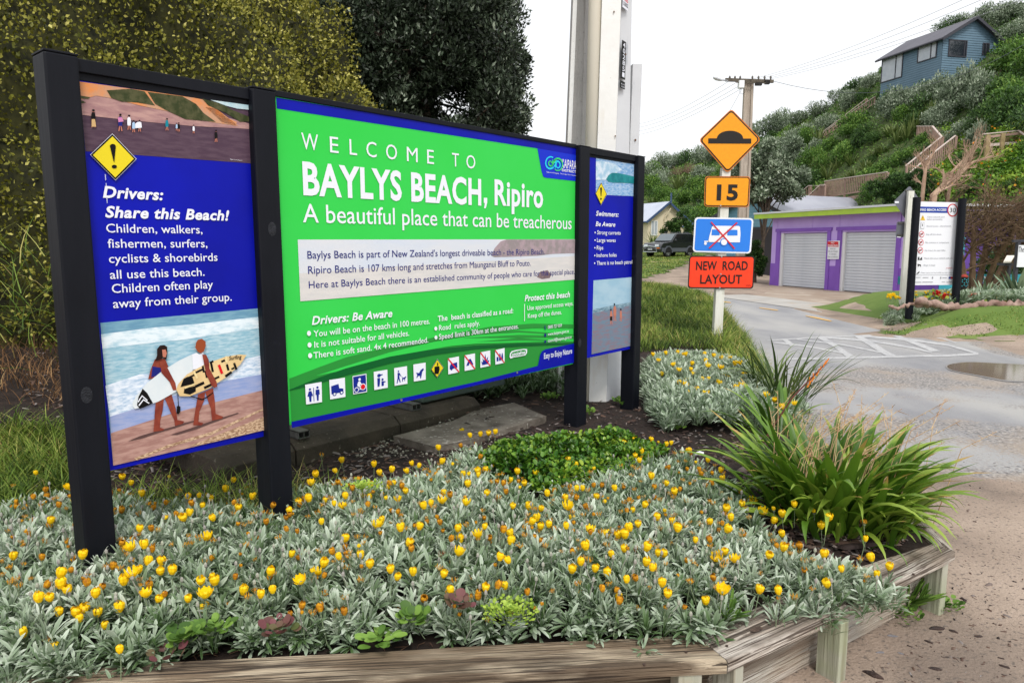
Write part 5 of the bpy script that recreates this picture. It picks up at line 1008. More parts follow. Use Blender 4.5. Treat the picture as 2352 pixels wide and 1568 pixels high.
def plate(name, pts, r, layers, parent=rs, P=SPp, back=.004):
    w = [P(*p) for p in pts]; q = rpoly(w, r); mb = MB(); nrm_ = (w[1] - w[0]).cross(w[2] - w[1]).normalized(); nrm_ = nrm_ if nrm_.y > 0 else -nrm_
    mb.prism(q, nrm_ * back); o = mb.build(name, layers[0][0], parent)
    for i, (mt, k, rk) in enumerate(layers[1:]):
        if isinstance(k, tuple): qq = [P(*p, i + 1) for p in pts]; c = sum(qq, Vector()) / len(qq); ws = [Vector((c.x + (p.x - c.x) * k[0], p.y, c.z + (p.z - c.z) * k[1])) for p in qq]
        else: ws = inset([P(*p, i + 1) for p in pts], k)
        mb = MB(); mb.flat(rpoly(ws, r * rk)); mb.build('face', mt, o)
    return o
dm = plate('diamond_plate', [(1605, 322), (1680, 250), (1748, 320.5), (1671, 398)], .045, [(m_oed,), (m_sblk, .965, .95), (m_orange, .91, .8)])
mb = MB(); hump = [(1627, 329.5), (1627, 318), (1646.8, 318)] + [(1676.9 - 30 * cos(a), 318 - 17.6 * sin(a)) for a in np.linspace(.12, pi - .12, 14)] + [(1707, 318.4), (1725.6, 318.6), (1725.4, 330)]
mb.flat([SPp(x, y, 4) for x, y in hump]); mb.build('hump_symbol', m_sblk, dm)
pf = plate('speed_plate', [(1619.5, 404.9), (1723.7, 405.4), (1719.8, 476.3), (1617, 474.5)], .04, [(m_oed,), (m_sblk, (.975, .96), .9), (m_orange, (.935, .90), .75)])
mb = MB(); 
for ch, a, b in (('1', 1646, 1656), ('5', 1669, 1694.5)): put_text(mb, ch, SPp(a, 458.6, 4), SPp(b, 458.6, 4), Vector((SPp(a, 458.6, 4).x, SPp(a, 458.6, 4).y, SPp(a, 423.7, 4).z)), .035)
mb.build('speed_number', m_sblk, pf)
cv = plate('caravan_plate', [(1595.9, 498.9), (1731, 501.3), (1724.5, 582.4), (1591, 578.7)], .045, [(m_swhite,), (m_sblue, (.945, .915), .75)])
def fpoly(name, mat, parent, layer, *polys, cvf=c4, P=SPp):
    for q in polys:
        mb = MB(); mb.flat([P(*cvf(*a), layer) for a in q]); mb.build(name, mat, parent)
fpoly('caravan_symbol', m_swhite, cv, 3, [(638, 548), (650, 541), (868, 543), (877, 550), (881, 610), (876, 683), (766, 683), (606, 680), (612, 640)], [(570, 670), (612, 670), (612, 680), (570, 680)], ell(581, 693, 12, 12))
fpoly('caravan_wheel_ring', m_sblue, cv, 4, ell(740, 681, 34, 33)); fpoly('caravan_wheel', m_swhite, cv, 5, ell(740, 681, 26, 26))
fpoly('caravan_window', m_sblue, cv, 4, [(637, 573), (702, 574), (702, 623), (633, 622)], [(768, 576), (855, 576), (855, 624), (768, 624)])
fpoly('red_cross', m_sred, cv, 6, [(625, 511), (633, 505), (835, 734), (826, 741)]); fpoly('red_cross', m_sred, cv, 7, [(848, 510), (857, 518), (616, 737), (609, 729)])
nr = plate('layout_plate', [(1583.3, 587.3), (1733.9, 588.1), (1730, 663.4), (1579.5, 662)], .04, [(m_sblk,), (m_ored, (.965, .925), .8)])
mb = MB()
for t_, x0, y0, x1, cp in (('NEW  ROAD', 1598.6, 619.8, 1717.3, 20), ('LAYOUT', 1608, 651, 1704, 20)):
    a = SPp(x0, y0, 3); b = SPp(x1, y0, 3); c = SPp(x0, y0 - cp, 3); put_text(mb, t_, a, Vector((b.x, b.y, a.z)), Vector((a.x, a.y, c.z)), .018)
mb.build('lettering', m_sblk, nr)
mb = MB(); a = SPp(*c4(925, 1060), 3); b = SPp(*c4(972, 1060), 3); put_text(mb, 'VEN', a, Vector((b.x, b.y, a.z)), a + Vector((0, 0, .025))); mb.build('small_text', M('print_dark_red', rgb(150, 40, 20), .5), nr)
for p in ((719, 806), (711, 954), (703, 1070), (710, 369)):
    mb = MB(); q = SPp(*c4(*p), 3); mb.tube([q, q - Vector((0, .006, 0))], .011, 8); mb.build('bolt', m_screw, rs)
# ---- lattice concrete utility pole with crossarm, lamp, box and wires
YP = 33.0; UP = lambda x, y, dy=0: D(x, y, YP + dy)
m_pconc = M('pole_concrete', rgb(176, 164, 150), .9, rgb(148, 136, 124), 3, 5, (3, 3, .5), bump=.3); m_arm = M('crossarm_timber', rgb(112, 104, 92), .9, rgb(78, 72, 64), 3)
ut = thing('utility_pole', tuple(UP(1706, 560)), 'concrete street pole with crossarm, lamp and wires, rising behind the diamond road sign', 'utility pole')
mb = MB(); b_ = UP(1706, 560); b_.z = 0; t_ = UP(1721.5, 183); bw, tw = .20, .11
for sx in (-1, 1): mb.box(b_ + Vector((sx * bw - .05, 0, 0)), (.1, 0, 0), (0, .2, 0), t_ - b_ + Vector((sx * (tw - bw) * .55, 0, 0)))
mb.box(b_ + Vector((-bw, .06, 0)), (2 * bw, 0, 0), (0, .08, 0), t_ - b_); mb.build('shaft', m_pconc, ut)
mb = MB(); l_, r_ = UP(1667, 183.2, -.3), UP(1777.5, 187, .1); mb.box(l_ - Vector((0, 0, .06)), r_ - l_, (0, .12, 0), (0, 0, .13)); mb.box(UP(1690, 190, -.3), UP(1758, 192, -.1) - UP(1690, 190, -.3), (0, .05, 0), (0, 0, .04)); mb.build('crossarm', m_arm, ut)
for x in (1676, 1688, 1700, 1728, 1742, 1756, 1770):
    q = UP(x, 183, -.2); mb = MB(); mb.tube([q, q + Vector((0, 0, .10)), q + Vector((0, 0, .16))], [.03, .05, .02], 8); mb.build('insulator', M('insulator_brown', rgb(96, 90, 84), .3), ut)
mb = MB(); a, b = UP(1672, 186, -.35), UP(1657, 184, -.45); mb.tube([a, b], .03, 6); mb.build('lamp_arm', M('lamp_grey', rgb(150, 152, 156), .5), ut)
mb = MB(); c0q, c1q = UP(1659, 184.6, -.45), UP(1638, 178.5, -.6); dd_ = (c1q - c0q)
ringf = lambda t, w, h: [c0q + dd_ * t + Vector((0, sin(a) * w, cos(a) * h)) for a in np.linspace(0, 2 * pi, 10)[:-1]]
mb.loft([ringf(0, .04, .04), ringf(.3, .12, .07), ringf(.7, .15, .08), ringf(1, .06, .04)]); mb.build('lamp_head', M('lamp_white', rgb(200, 202, 206), .4), ut, smooth=True)
mb = MB(); q = UP(1697.4, 202, -.35); mb.box(q, (UP(1710, 202, -.35) - q), (0, .25, 0), (0, 0, UP(1697.4, 184.5, -.35).z - q.z)); mb.build('transformer_box', M('box_white', rgb(226, 228, 230), .5), ut, bevel=.02)
mb = MB(); q = UP(1705, 210, -.2)
mb.tube([q + Vector((cos(a) * .12, 0, sin(a) * .12)) for a in np.linspace(0, 2 * pi, 14)], .008, 4); mb.build('cable_loop', m_sblk, ut)
mb = MB(); q = UP(1736, 196, -.2); mb.box(q, (.28, 0, 0), (0, .15, 0), (0, 0, .12)); q = UP(1758, 193, -.1); mb.box(q, (.2, 0, 0), (0, .15, 0), (0, 0, .16)); mb.build('switch_gear', m_sblk, ut)
m_wire = M('wire_grey', rgb(150, 152, 160), .6); m_wired = M('wire_dark', rgb(70, 74, 82), .6)
def wire(a, b, sag, label, rad=.007, mat=m_wire):
    pts = [a.lerp(b, t) - Vector((0, 0, sag * 4 * t * (1 - t))) for t in np.linspace(0, 1, 18)]; mb = MB(); mb.tube([p - a for p in pts], rad, 5); o = mb.build('overhead_wire', mat); o.location = a; ORG[o.name] = a; return tag(o, label, 'wire', 'overhead wires')
for i, (x, yl, w) in enumerate(((1676, 273, 1.0), (1688, 281, 1), (1697, 289.6, 1), (1703, 297.8, 1))):
    a = UP(x, 186 + 6 * i, -.2); q = D(1471, yl, 60); a2 = a + (q - a) * 1.35
    wire(a, a2, .5, ['highest of the four wires running left from the utility pole', 'second highest wire running left from the utility pole', 'third wire from the top running left from the utility pole', 'lowest of the four wires running left from the utility pole'][i], .010)
for i, (x, (xe, ye)) in enumerate(((1728, (2180, 0)), (1742, (2221, 0)), (1756, (2276, 0)), (1770, (2297, 5)))):
    a = UP(x, 182, -.2); q = D(xe, ye, 20); wire(a, a + (q - a) * 1.25, .25, ['upper left wire of the four climbing to the top right', 'second wire from the left climbing to the top right', 'third wire from the left climbing to the top right', 'lowest wire of the four climbing to the top right'][i], .006)
a = UP(1777, 187); wire(a, D(2360, 98, 38), 1.3, 'single dark service wire crossing in front of the hill house', .010, m_wired)
wire(UP(1704, 205, -.3), D(1540, 470, 56), .3, 'thin service wire dropping left from the pole box behind the diamond sign', .008)
# ---- sign seen from the back beside the information board
YB = 16.3; BP = lambda x, y, l=0: D(x, y, YB - .003 * l); c5 = lambda x, y: (2009.8 + x * .20148, 401.9 + y * .20148)
m_alu = M('bare_grey_aluminium', rgb(112, 114, 122), .5, rgb(100, 102, 110), 4, metal=.3)
bs = thing('road_sign', tuple(BP(2073, 691)), 'grey backs of a diamond and a small square sign on a white post', 'road sign')
p0, p1, t0, t1 = BP(*c5(292, 1440)), BP(*c5(350, 1445)), BP(*c5(385, 182)), BP(*c5(452, 182)); mb = MB(); dp = Vector((.02, .12, 0)); mb.loft([[p0 - Vector((0, 0, .2)), p1 - Vector((0, 0, .2)), p1 + dp, p0 + dp], [t0, t1, t1 + dp, t0 + dp]]); mb.build('post', m_wpost, bs, bevel=.006)
BP2 = lambda x, y, l=0: D(*c5(x, y), YB + .14)
for nm, pts, r_ in (('diamond_plate', [(212, 305), (396, 122), (545, 330), (352, 510)], .04), ('small_plate', [(250, 530), (352, 532), (340, 712), (234, 708)], .04)):
    mb = MB(); mb.prism(rpoly([BP2(*p) for p in pts], r_), (0, .004, 0)); mb.build(nm, m_alu, bs)
for y, x0_, x1_ in ((190, 350, 455), (442, 335, 420), (558, 270, 405), (692, 255, 395)):
    mb = MB(); a, b = D(*c5(x0_, y), YB + .12), D(*c5(x1_, y + 2), YB + .12); mb.box(a, b - a, (0, .02, 0), (0, 0, .035)); mb.build('bracket', M('bracket_dark', rgb(86, 84, 80), .5), bs)
for p in ([(226, 300), (272, 300), (272, 322), (226, 320)], [(252, 700), (295, 702), (295, 715), (252, 713)]):
    mb = MB(); mb.flat([D(*c5(*q), YB + .136) for q in p]); mb.build('sticker', m_swhite, bs)
# ---- information board
YI = 15.0; IP = lambda x, y, l=0: D(*c5(x, y), YI + .10 - .003 * l)
ib = thing('information_board', tuple(D(2140, 700, YI)), 'white beach access information board between two round black posts on the grass verge', 'sign')
for (xb, xt, yt, yb) in ((393, 478, 255, 1478), (911, 998, 268, 1492)):
    a, b = D(*c5(xb, yb), YI), D(*c5(xt, yt), YI); rr = (D(*c5(xt + 43, yt), YI) - b).length; mb = MB(); mb.tube([a - Vector((0, 0, .3)), a, b], [rr, rr, rr * .99], 16); mb.build('post', m_blackp, ib, smooth=False)
pts = [(505, 303), (972, 314), (905, 1252), (440, 1256)]
mb = MB(); mb.prism([IP(*p) for p in pts], (0, .01, 0)); bd = mb.build('board', m_swhite, ib)
def ipoly(nm, mat, l, *polys):
    for q in polys: mb = MB(); mb.flat([IP(*a, l) for a in q]); mb.build(nm, mat, bd)
def itext(t, x0, y0, x1, y1, cap, mat, b=0.0, l=3, sh=0):
    mb = MB(); a = IP(x0, y0, l); c = IP(x1, y0, l); put_text(mb, t, a, Vector((c.x, c.y, a.z)), Vector((a.x, a.y, IP(x0, y0 - cap, l).z)), b, sh); mb.build('lettering', mat, bd)
m_ib = M('board_blue', rgb(24, 62, 160), .4); m_gt = M('board_grey_text', rgb(150, 152, 158), .5); m_rr = M('board_red', rgb(206, 30, 40), .4); m_by = M('board_yellow', rgb(232, 190, 60), .4)
ipoly('title_band', m_ib, 1, [(502, 360), (850, 366), (846, 434), (498, 428)]); itext('RIPIRO BEACH ACCESS', 488, 410, 812, 412, 27, m_swhite, .03)
ipoly('speed_ring', m_rr, 2, ell(885, 402, 60, 73, 28)); ipoly('speed_field', m_swhite, 3, ell(885, 402, 49, 61, 28)); itext('30', 850, 427, 919, 430, 50, m_sblk, .0, 4)
ipoly('warning_triangle', m_by, 2, [(546, 455), (573, 517), (517, 515)]); ipoly('warning_mark', m_sblk, 3, [(543, 475), (549, 475), (547, 500), (545, 500)])
ipoly('icon_frame', m_gt, 2, [(524, 541), (563, 543), (559, 615), (519, 613)]); ipoly('icon_field', m_swhite, 3, [(527, 544), (560, 546), (556, 612), (522, 610)]); ipoly('icon_figure', m_sblk, 4, ell(543, 562, 4, 6), [(538, 570), (546, 570), (544, 585), (539, 585)])
for cx_, cy_ in ((532, 675), (525, 767), (518, 859)):
    ipoly('ban_ring', m_rr, 2, ell(cx_, cy_, 30, 37, 20)); ipoly('ban_field', m_swhite, 3, ell(cx_, cy_, 24, 30, 20)); ipoly('ban_symbol', m_sblk, 4, [(cx_ - 15, cy_ - 6), (cx_ + 14, cy_ - 10), (cx_ + 15, cy_ + 4), (cx_ - 12, cy_ + 10)]); ipoly('ban_bar', m_rr, 5, [(cx_ + 16, cy_ - 24), (cx_ + 20, cy_ - 20), (cx_ - 16, cy_ + 24), (cx_ - 20, cy_ + 20)])
ipoly('icon_figure', m_sblk, 3, [(492, 935), (505, 932), (508, 968), (490, 968)], [(512, 960), (535, 932), (538, 968), (515, 968)], [(488, 1012), (500, 1018), (522, 1020), (524, 1045), (518, 1045), (516, 1030), (500, 1030), (497, 1045), (492, 1045)], [(470, 1128), (490, 1110), (508, 1094), (506, 1112), (490, 1125)])
for t, x0, y, x1 in (('Check tide/soft sand', 596, 486, 792), ('before proceeding', 594, 512, 768), ('Shared access - shared beach', 588, 590, 868), ('Stay off the dunes', 582, 684, 756), ('No caravans or campervans', 575, 777, 842), ('No U-turn for next 100m', 569, 867, 802), ('Please take your rubbish with you', 562, 956, 888), ('Dogs on leash', 556, 1035, 687)):
    itext(t, x0, y, x1, y, 17, m_gt)
itext('Please respect the local wildlife and their habitat', 525, 1119, 890, 1119, 13, m_gt); itext('NO PARKING', 812, 1066, 884, 1066, 11, m_rr)
ipoly('rule_line', m_gt, 2, [(462, 1138), (893, 1138), (893, 1141), (462, 1141)])
ipoly('sponsor_mark', m_gt, 3, [(545, 1165), (610, 1165), (610, 1171), (545, 1171)], [(650, 1160), (664, 1160), (664, 1180), (650, 1180)], [(745, 1160), (756, 1160), (756, 1182), (745, 1182)], [(768, 1168), (818, 1168), (818, 1174), (768, 1174)], [(460, 1165), (520, 1165), (520, 1170), (460, 1170)], [(540, 1216), (660, 1216), (660, 1222), (540, 1222)], [(455, 1218), (530, 1218), (530, 1224), (455, 1224)], [(760, 1216), (802, 1216), (802, 1221), (760, 1221)], [(815, 1216), (880, 1216), (880, 1222), (815, 1222)])
ipoly('sponsor_mark', m_rr, 3, [(863, 1160), (887, 1160), (886, 1182), (862, 1182)]); ipoly('sponsor_mark', m_ib, 3, [(842, 1160), (862, 1160), (861, 1182), (841, 1182)])
# ================================================================== PURPLE GARAGE
gA = G(*c4(1130, 1048)); gB = G(*c4(2202, 1138)); gd = (gB - gA).normalized(); gi = Vector((-gd.y, gd.x, 0)); gi = gi if gi.y > 0 else -gi
def GF(x, y, off=0.0):
    r = ray(*c4(x, y)); o = Vector((0, 0, EYE)); q = gA - gi * off; t = (q - o).dot(gi) / r.dot(gi); return o + r * t
def gu(x, y=800): return (GF(x, y) - gA).dot(gd)
def gz(x, y): return GF(x, y).z
GA = lambda u, v, z: gA + gd * u + gi * v + Vector((0, 0, z))
m_lil = M('lilac_paint', rgb(192, 164, 228), .6, rgb(184, 154, 222), 1.2, 4, spots=[(rgb(150, 122, 180), 1.1, .58, .72, .5, (1, 1, .3))]); m_pur = M('purple_paint', rgb(132, 88, 186), .55, rgb(124, 80, 176), 1.5, 4, spots=[(rgb(166, 130, 200), 7, .7, .76, .5)])
m_lime = M('lime_fascia', rgb(172, 204, 62), .5, rgb(160, 190, 66), 2); m_roofl = M('pale_roof_edge', rgb(206, 208, 212), .5); m_roller = M('roller_door', rgb(206, 209, 216), .4, rgb(196, 200, 208), 1.5, 4, (1, 1, .3)); m_jamb = M('white_jamb', rgb(220, 220, 220), .6); m_dark = M('dark_interior', rgb(30, 28, 34), .9)
gar = thing('garage', tuple(gA), 'purple double garage with two grey roller doors and a lime green roof edge', 'garage')
uE = gu(2245) + .5; zD1 = gz(1400, 603); zTop = gz(1135, 478); zL = gz(1160, 862)
d1 = (gu(1217), gu(1617)); d2 = (gu(1740), gu(2207))
u_ = [0, gu(1185), gu(1645), gu(1703), gu(2245), uE]
mb = MB()
for a, b in ((0, d1[0]), (d1[1], d2[0]), (d2[1], uE)): mb.box(GA(a, 0, 0), gd * (b - a), gi * .12, (0, 0, zD1))
mb.box(GA(0, 0, zD1), gd * uE, gi * .12, (0, 0, zTop - zD1)); mb.box(GA(0, .12, 0), gd * .12, gi * 4.4, (0, 0, zTop - .1)); mb.box(GA(uE - .12, .12, 0), gd * .12, gi * 4.4, (0, 0, zTop - .1)); mb.box(GA(0, 4.5, 0), gd * uE, gi * .1, (0, 0, zTop - .15)); mb.build('wall', m_lil, gar)
mb = MB()
for a, b in ((-.006, u_[1]), (u_[2] + .002, u_[3] - .002), (u_[4], uE)): mb.box(GA(a, -.012, 0), gd * (b - a), gi * .011, (0, 0, zL))
mb.build('lower_wall_band', m_pur, gar)
for k, (ta, tb, da, db, zt) in enumerate(((u_[1], u_[2], d1[0], d1[1], gz(1400, 590)), (u_[3], u_[4], d2[0], d2[1], gz(2000, 575)))):
    zt = zD1 + .06
    for a, b in ((ta, da - .002), (db + .002, tb)): mb = MB(); mb.box(GA(a, -.035, 0), gd * (b - a), gi * .034, (0, 0, zt)); mb.build('door_trim', m_pur, gar)
    mb = MB(); mb.box(GA(ta - .06, -.05, zt + .001), gd * (tb - ta + .12), gi * .048, (0, 0, .13)); mb.build('lintel', m_pur, gar)
    mb = MB(); jw = .14; mb.box(GA(da, .02, 0), gd * jw, gi * .1, (0, 0, zD1)); mb.build('jamb', m_jamb, gar)
    dr = link_mesh('roller_door', bpy.data.meshes.new('roller_door'), m_roller, gar)
    mb = MB(); mb.box(GA(da + jw + .001, .13, .02), gd * (db - da - jw - .002), gi * .02, (0, 0, zD1 - .04)); dr.data = None if False else dr.data
    me = bpy.data.meshes.new('roller_door'); me.from_pydata([tuple(Vector(v) - gA) for v in mb.v], [], mb.f); me.materials.append(m_roller); dr.data = me
    ns = 20; hs_ = (zD1 - .03) / ns
    mb = MB(); L0 = db - da - jw - .01
    mb.loft([[GA(da + jw + u, v, z) - gA for v, z in ((.112, 0), (.096, hs_ * .12), (.093, hs_ * .5), (.096, hs_ * .88), (.112, hs_ * .97))] for u in (0, L0)]); me = bpy.data.meshes.new('slat'); me.from_pydata([tuple(v) for v in mb.v], [], mb.f); me.materials.append(m_roller)
    for i in range(ns):
        s = bpy.data.objects.new('slat', me); COL.objects.link(s); s.parent = dr; s.location = (0, 0, .02 + hs_ * i); ORG[s.name] = gA
for x in (1197, 1495, 1727, 2252):
    mb = MB(); u = gu(x, 520); mb.box(GA(u, -.012, zD1 + .2), gd * .03, gi * .011, (0, 0, zTop - zD1 - .2)); mb.build('batten', m_pur if x > 2200 else m_lil, gar)
ov = .42; uL = gu(1068, 470) ; zr = gz(1130, 460)
mb = MB(); mb.box(GA(uL, -ov, zTop - .02), gd * (uE + .3 - uL), gi * .03, (0, 0, .19)); mb.build('fascia', m_lime, gar)
mb = MB(); mb.box(GA(uL - .02, -ov - .03, zTop + .172), gd * (uE + .35 - uL), gi * 5.2, (-gi * .0) + Vector((0, 0, .07))); mb.build('roof', m_roofl, gar)
mb = MB(); mb.box(GA(uL + .01, -ov + .031, zTop + .0), gd * (uE + .28 - uL), gi * 5.0, (0, 0, .06)); mb.build('soffit', M('soffit_purple', rgb(120, 100, 150), .7), gar)
mb = MB(); mb.box(GF(1622, 826, .06), GF(1720, 826, .06) - GF(1622, 826, .06), gi * .012, (0, 0, gz(1622, 672) - gz(1622, 826))); ns_ = mb.build('wall_sign', m_swhite, gar)
mb = MB(); mb.flat([GF(x, y, .063) for x, y in ((1624, 675), (1718, 676), (1718, 722), (1624, 720))]); mb.build('sign_header', m_rr, ns_)
def gtext(t, x0, y, x1, cap, mat, b=0.0):
    mb = MB(); a = GF(x0, y, .066); c = GF(x1, y, .066); put_text(mb, t, a, Vector((c.x, c.y, a.z)), Vector((a.x, a.y, GF(x0, y - cap, .066).z)), b); mb.build('lettering', mat, ns_)
gtext('NO', 1655, 693, 1682, 13, m_swhite, .02); gtext('PARKING', 1628, 716, 1712, 14, m_swhite, .02)
for t, x0, y, x1 in (('VEHICLES', 1645, 744, 1693), ('WILL BE TOWED', 1628, 767, 1712), ("AT OWNER'S", 1637, 790, 1700), ('RISK & EXPENSE', 1627, 813, 1712)): gtext(t, x0, y, x1, 13, m_gt, .01)
mb = MB(); a = GF(2212, 1040, .02); mb.box(a, GF(2257, 1040, .02) - a, gi * .012, (0, 0, gz(2212, 972) - gz(2212, 1040))); mb.build('teal_plaque', M('teal_mosaic', rgb(40, 146, 150), .5, rgb(20, 110, 120), 20), gar)
mb = MB(); a = GF(1640, 884, .015); mb.box(a, GF(1698, 884, .015) - a, gi * .006, (0, 0, .18)); mb.build('patch', m_lil, gar)
# ================================================================== BLUE HOUSE BEHIND THE GARAGE
m_ltblue = M('pale_blue_boards', rgb(120, 166, 186), .6, rgb(110, 156, 178), 1, 3); m_roofg = M('grey_metal_roof', rgb(170, 172, 182), .45, rgb(156, 158, 170), .6, 4, metal=.2); m_chr = M('charcoal_trim', rgb(58, 58, 66), .6); m_gdoor = M('charcoal_door', rgb(52, 48, 52), .6)
def gable_house(name, label, O_, dg, dr, W, L, ze, za, zb, wall, roof, trim, ov=.4, boards=True, eave_z=None):
    """O_: left front corner of the gable wall; dg along the gable wall, dr along the ridge"""
    t = thing(name, tuple(O_), label, 'house'); P_ = lambda u, v, z: Vector((O_.x, O_.y, 0)) + dg * u + dr * v + Vector((0, 0, z))
    mb = MB(); pr = [(0, zb), (W, zb), (W, ze), (W / 2, za), (0, ze)]; mb.loft([[P_(u, 0, z) for u, z in pr], [P_(u, L, z) for u, z in pr]]); mb.build('wall', wall, t)
    if boards:
        mb = MB(); n = int((za - zb) / .16)
        for i in range(n):
            z = zb + i * .16; f = 1 if z < ze else max(0, (za - z - .16) / (za - ze)); a = W / 2 * (1 - f)
            if f > .03: mb.add([P_(a, -.004, z + .15), P_(W - a, -.004, z + .15), P_(W - a, -.028, z), P_(a, -.028, z), P_(a, -.004, z - .0), P_(W - a, -.004, z)], [(0, 1, 2, 3), (3, 2, 5, 4)])
        for i in range(int((ze - zb) / .16)):
            z = zb + i * .16
            mb.add([P_(-.004, 0, z + .15), P_(-.004, L, z + .15), P_(-.028, L, z), P_(-.028, 0, z), P_(-.004, 0, z), P_(-.004, L, z)], [(0, 1, 2, 3), (3, 2, 5, 4)])
        o = mb.build('weatherboards', wall, t); o['kind'] = 'stuff'
    sl = (za - ze) / (W / 2)
    for s in (0, 1):
        e_ = -ov if s == 0 else W + ov; zz = ze - sl * ov; mb = MB(); th = .07
        a, b = P_(e_, -ov, zz), P_(W / 2, -ov, za); c, d = P_(W / 2, L + ov, za), P_(e_, L + ov, zz); mb.prism([a, b, c, d], (0, 0, th)); mb.build('roof', roof, t)
        mb = MB(); mb.prism([P_(e_, -ov - .01, zz - .14), P_(W / 2, -ov - .01, za - .14), P_(W / 2, -ov - .01, za + th + .01), P_(e_, -ov - .01, zz + th + .01)], dr * -.04); mb.build('barge_board', trim, t)
        mb = MB(); mb.tube([P_(e_, -ov, zz - .02), P_(e_, L + ov, zz - .02)], .06, 6); mb.build('gutter', trim, t)
    return t, P_
def wbox(t, P_, u0, u1, v, z0, z1, frame, glass, out, name='window', bars=1, axis='g'):
    """window in the gable wall (axis g) or in the side wall (axis s)"""
    Q = (lambda u, d, z: P_(u, -d, z)) if axis == 'g' else (lambda u, d, z: P_(v - d if False else v + out * d, u, z))
    mb = MB(); w = .07
    for (a, b, c, d) in ((u0, u1, z0, z0 + w), (u0, u1, z1 - w, z1), (u0, u0 + w, z0 + w, z1 - w), (u1 - w, u1, z0 + w, z1 - w)) + tuple(((u0 + (u1 - u0) * k - w / 2, u0 + (u1 - u0) * k + w / 2, z0 + w, z1 - w) for k in ([.5] if bars == 1 else bars))):
        p = Q(a, .03, c); mb.box(p, Q(b, .03, c) - p, Q(a, .07, c) - p, (0, 0, d - c))
    o = mb.build(name, frame, t); mb = MB(); p = Q(u0 + w, .032, z0 + w); mb.box(p, Q(u1 - w, .032, z0 + w) - p, Q(u0 + w, .042, z0 + w) - p, (0, 0, z1 - z0 - 2 * w)); mb.build('pane', glass, o); return o
m_glassd = M('dark_window_glass', rgb(36, 42, 50), .08, spec=.8); m_glassl = M('curtained_window', rgb(176, 182, 190), .2, rgb(160, 168, 178), 2, spec=.6)
bdg = Vector((.45, -.89, 0)).normalized(); bdr = Vector((.89, .45, 0)).normalized(); gW = 5.0
bh, BPf = gable_house('house', 'pale blue weatherboard house with a grey roof partly hidden behind the purple garage', Vector((12.36, 43.2, 0)), bdg, bdr, gW, 8.5, 3.4, 4.5, 0, m_ltblue, m_roofg, m_chr, .3)
mb = MB(); p = BPf(gW * .38, -.045, 0); mb.box(p, bdg * (gW * .6), Vector((0, .03, 0)), (0, 0, 2.55)); mb.build('garage_door', m_gdoor, bh)
mb = MB(); p = BPf(gW * .36, -.06, 2.552); mb.box(p, bdg * (gW * .64), Vector((0, .05, 0)), (0, 0, .12)); mb.build('door_lintel', m_chr, bh)
# ================================================================== CREAM COTTAGE
m_creamw = M('cream_plaster', rgb(214, 202, 176), .8, rgb(206, 192, 164), 1.2); m_navyt = M('navy_trim', rgb(58, 78, 112), .6); m_roofb = M('pale_blue_grey_roof', rgb(188, 194, 208), .5, rgb(176, 182, 198), .8)
cdg = Vector((.92, .39, 0)).normalized(); cdr = cdg; cdr = Vector((-cdg.y, cdg.x, 0)); cO = D(1486, 590, 59.5); zg = .9
ct, CP_ = gable_house('cottage', 'small cream cottage with navy barge boards and a pale roof beyond the parked car', Vector((cO.x, cO.y, zg)), cdg, cdr, 3.7, 7, D(1490, 502, 59).z, D(1537, 463, 59).z, zg, m_creamw, m_roofb, m_navyt, .35, boards=False)
wbox(ct, CP_, D(1499, 520, 59).x - cO.x - .02, D(1514, 520, 59).x - cO.x + .10, 0, D(1506, 541, 59).z, D(1506, 506, 59).z, m_jamb, m_glassl, 1)
mb = MB(); p = CP_(1.85, -.45, D(1537, 463, 59).z - .1); mb.box(p, (.12, 0, 0), (0, .1, 0), (0, 0, .85)); mb.build('finial', m_navyt, ct)
mb = MB(); a = CP_(1.95, -.4, D(1537, 470, 59).z - .25); mb.tube([a, a + Vector((-.45, .1, -.75)), a + Vector((-.45, .1, -3.4))], .05, 6); mb.build('downpipe', m_creamw, ct)
mb = MB(); l0 = CP_(3.9, -.3, 0); mb.prism([l0 + Vector((-1.2, 0, 3.2)), l0 + Vector((1.2, -.1, 3.0)), l0 + Vector((1.2, 2, 3.5)), l0 + Vector((-1.2, 2, 3.6))], (0, 0, .08)); mb.build('lean_to_roof', m_navyt, ct)
mb = MB(); mb.box(CP_(3.71, .1, zg), cdg * 1.3, cdr * 2, (0, 0, 2.2)); mb.build('lean_to_wall', m_creamw, ct)
# ================================================================== BLUE HOUSE ON THE HILL
m_hblue = M('steel_blue_boards', rgb(98, 124, 142), .6, rgb(90, 116, 134), .8, 3); m_hroof = M('dark_metal_roof', rgb(84, 82, 92), .5, rgb(74, 72, 82), 1)
hc = D(2166.6, 85, 52); hl = D(2027.4, 131.8, 57.7); hdr = Vector((hl.x - hc.x, hl.y - hc.y, 0)); HL = hdr.length; hdr.normalize(); hdg = Vector((hdr.y, -hdr.x, 0)); zb_ = D(2027, 232, 57.7).z - .6
hh, HP = gable_house('hill_house', 'steel blue weatherboard house with big windows high on the bushy hillside', Vector((hc.x, hc.y, zb_)), hdg, hdr, 4.7, HL, hc.z, D(2236.9, 51.3, 53.4).z, zb_, m_hblue, m_hroof, m_chr, .35)
def hz(x, y, Yd): return D(1722.7 + x * .29297, y * .293, Yd).z
def hu(x):   # along gable wall
    px = 1722.7 + x * .29297; a = (px - CX) / (FPX * _c + (CY - 100) * _s); o = Vector((hc.x, hc.y)); d = Vector((hdg.x, hdg.y)); return (a * o.y - o.x) / (d.x - a * d.y)
def hv(x):
    px = 1722.7 + x * .29297; a = (px - CX) / (FPX * _c + (CY - 110) * _s); o = Vector((hc.x, hc.y)); d = Vector((hdr.x, hdr.y)); return (a * o.y - o.x) / (d.x - a * d.y)
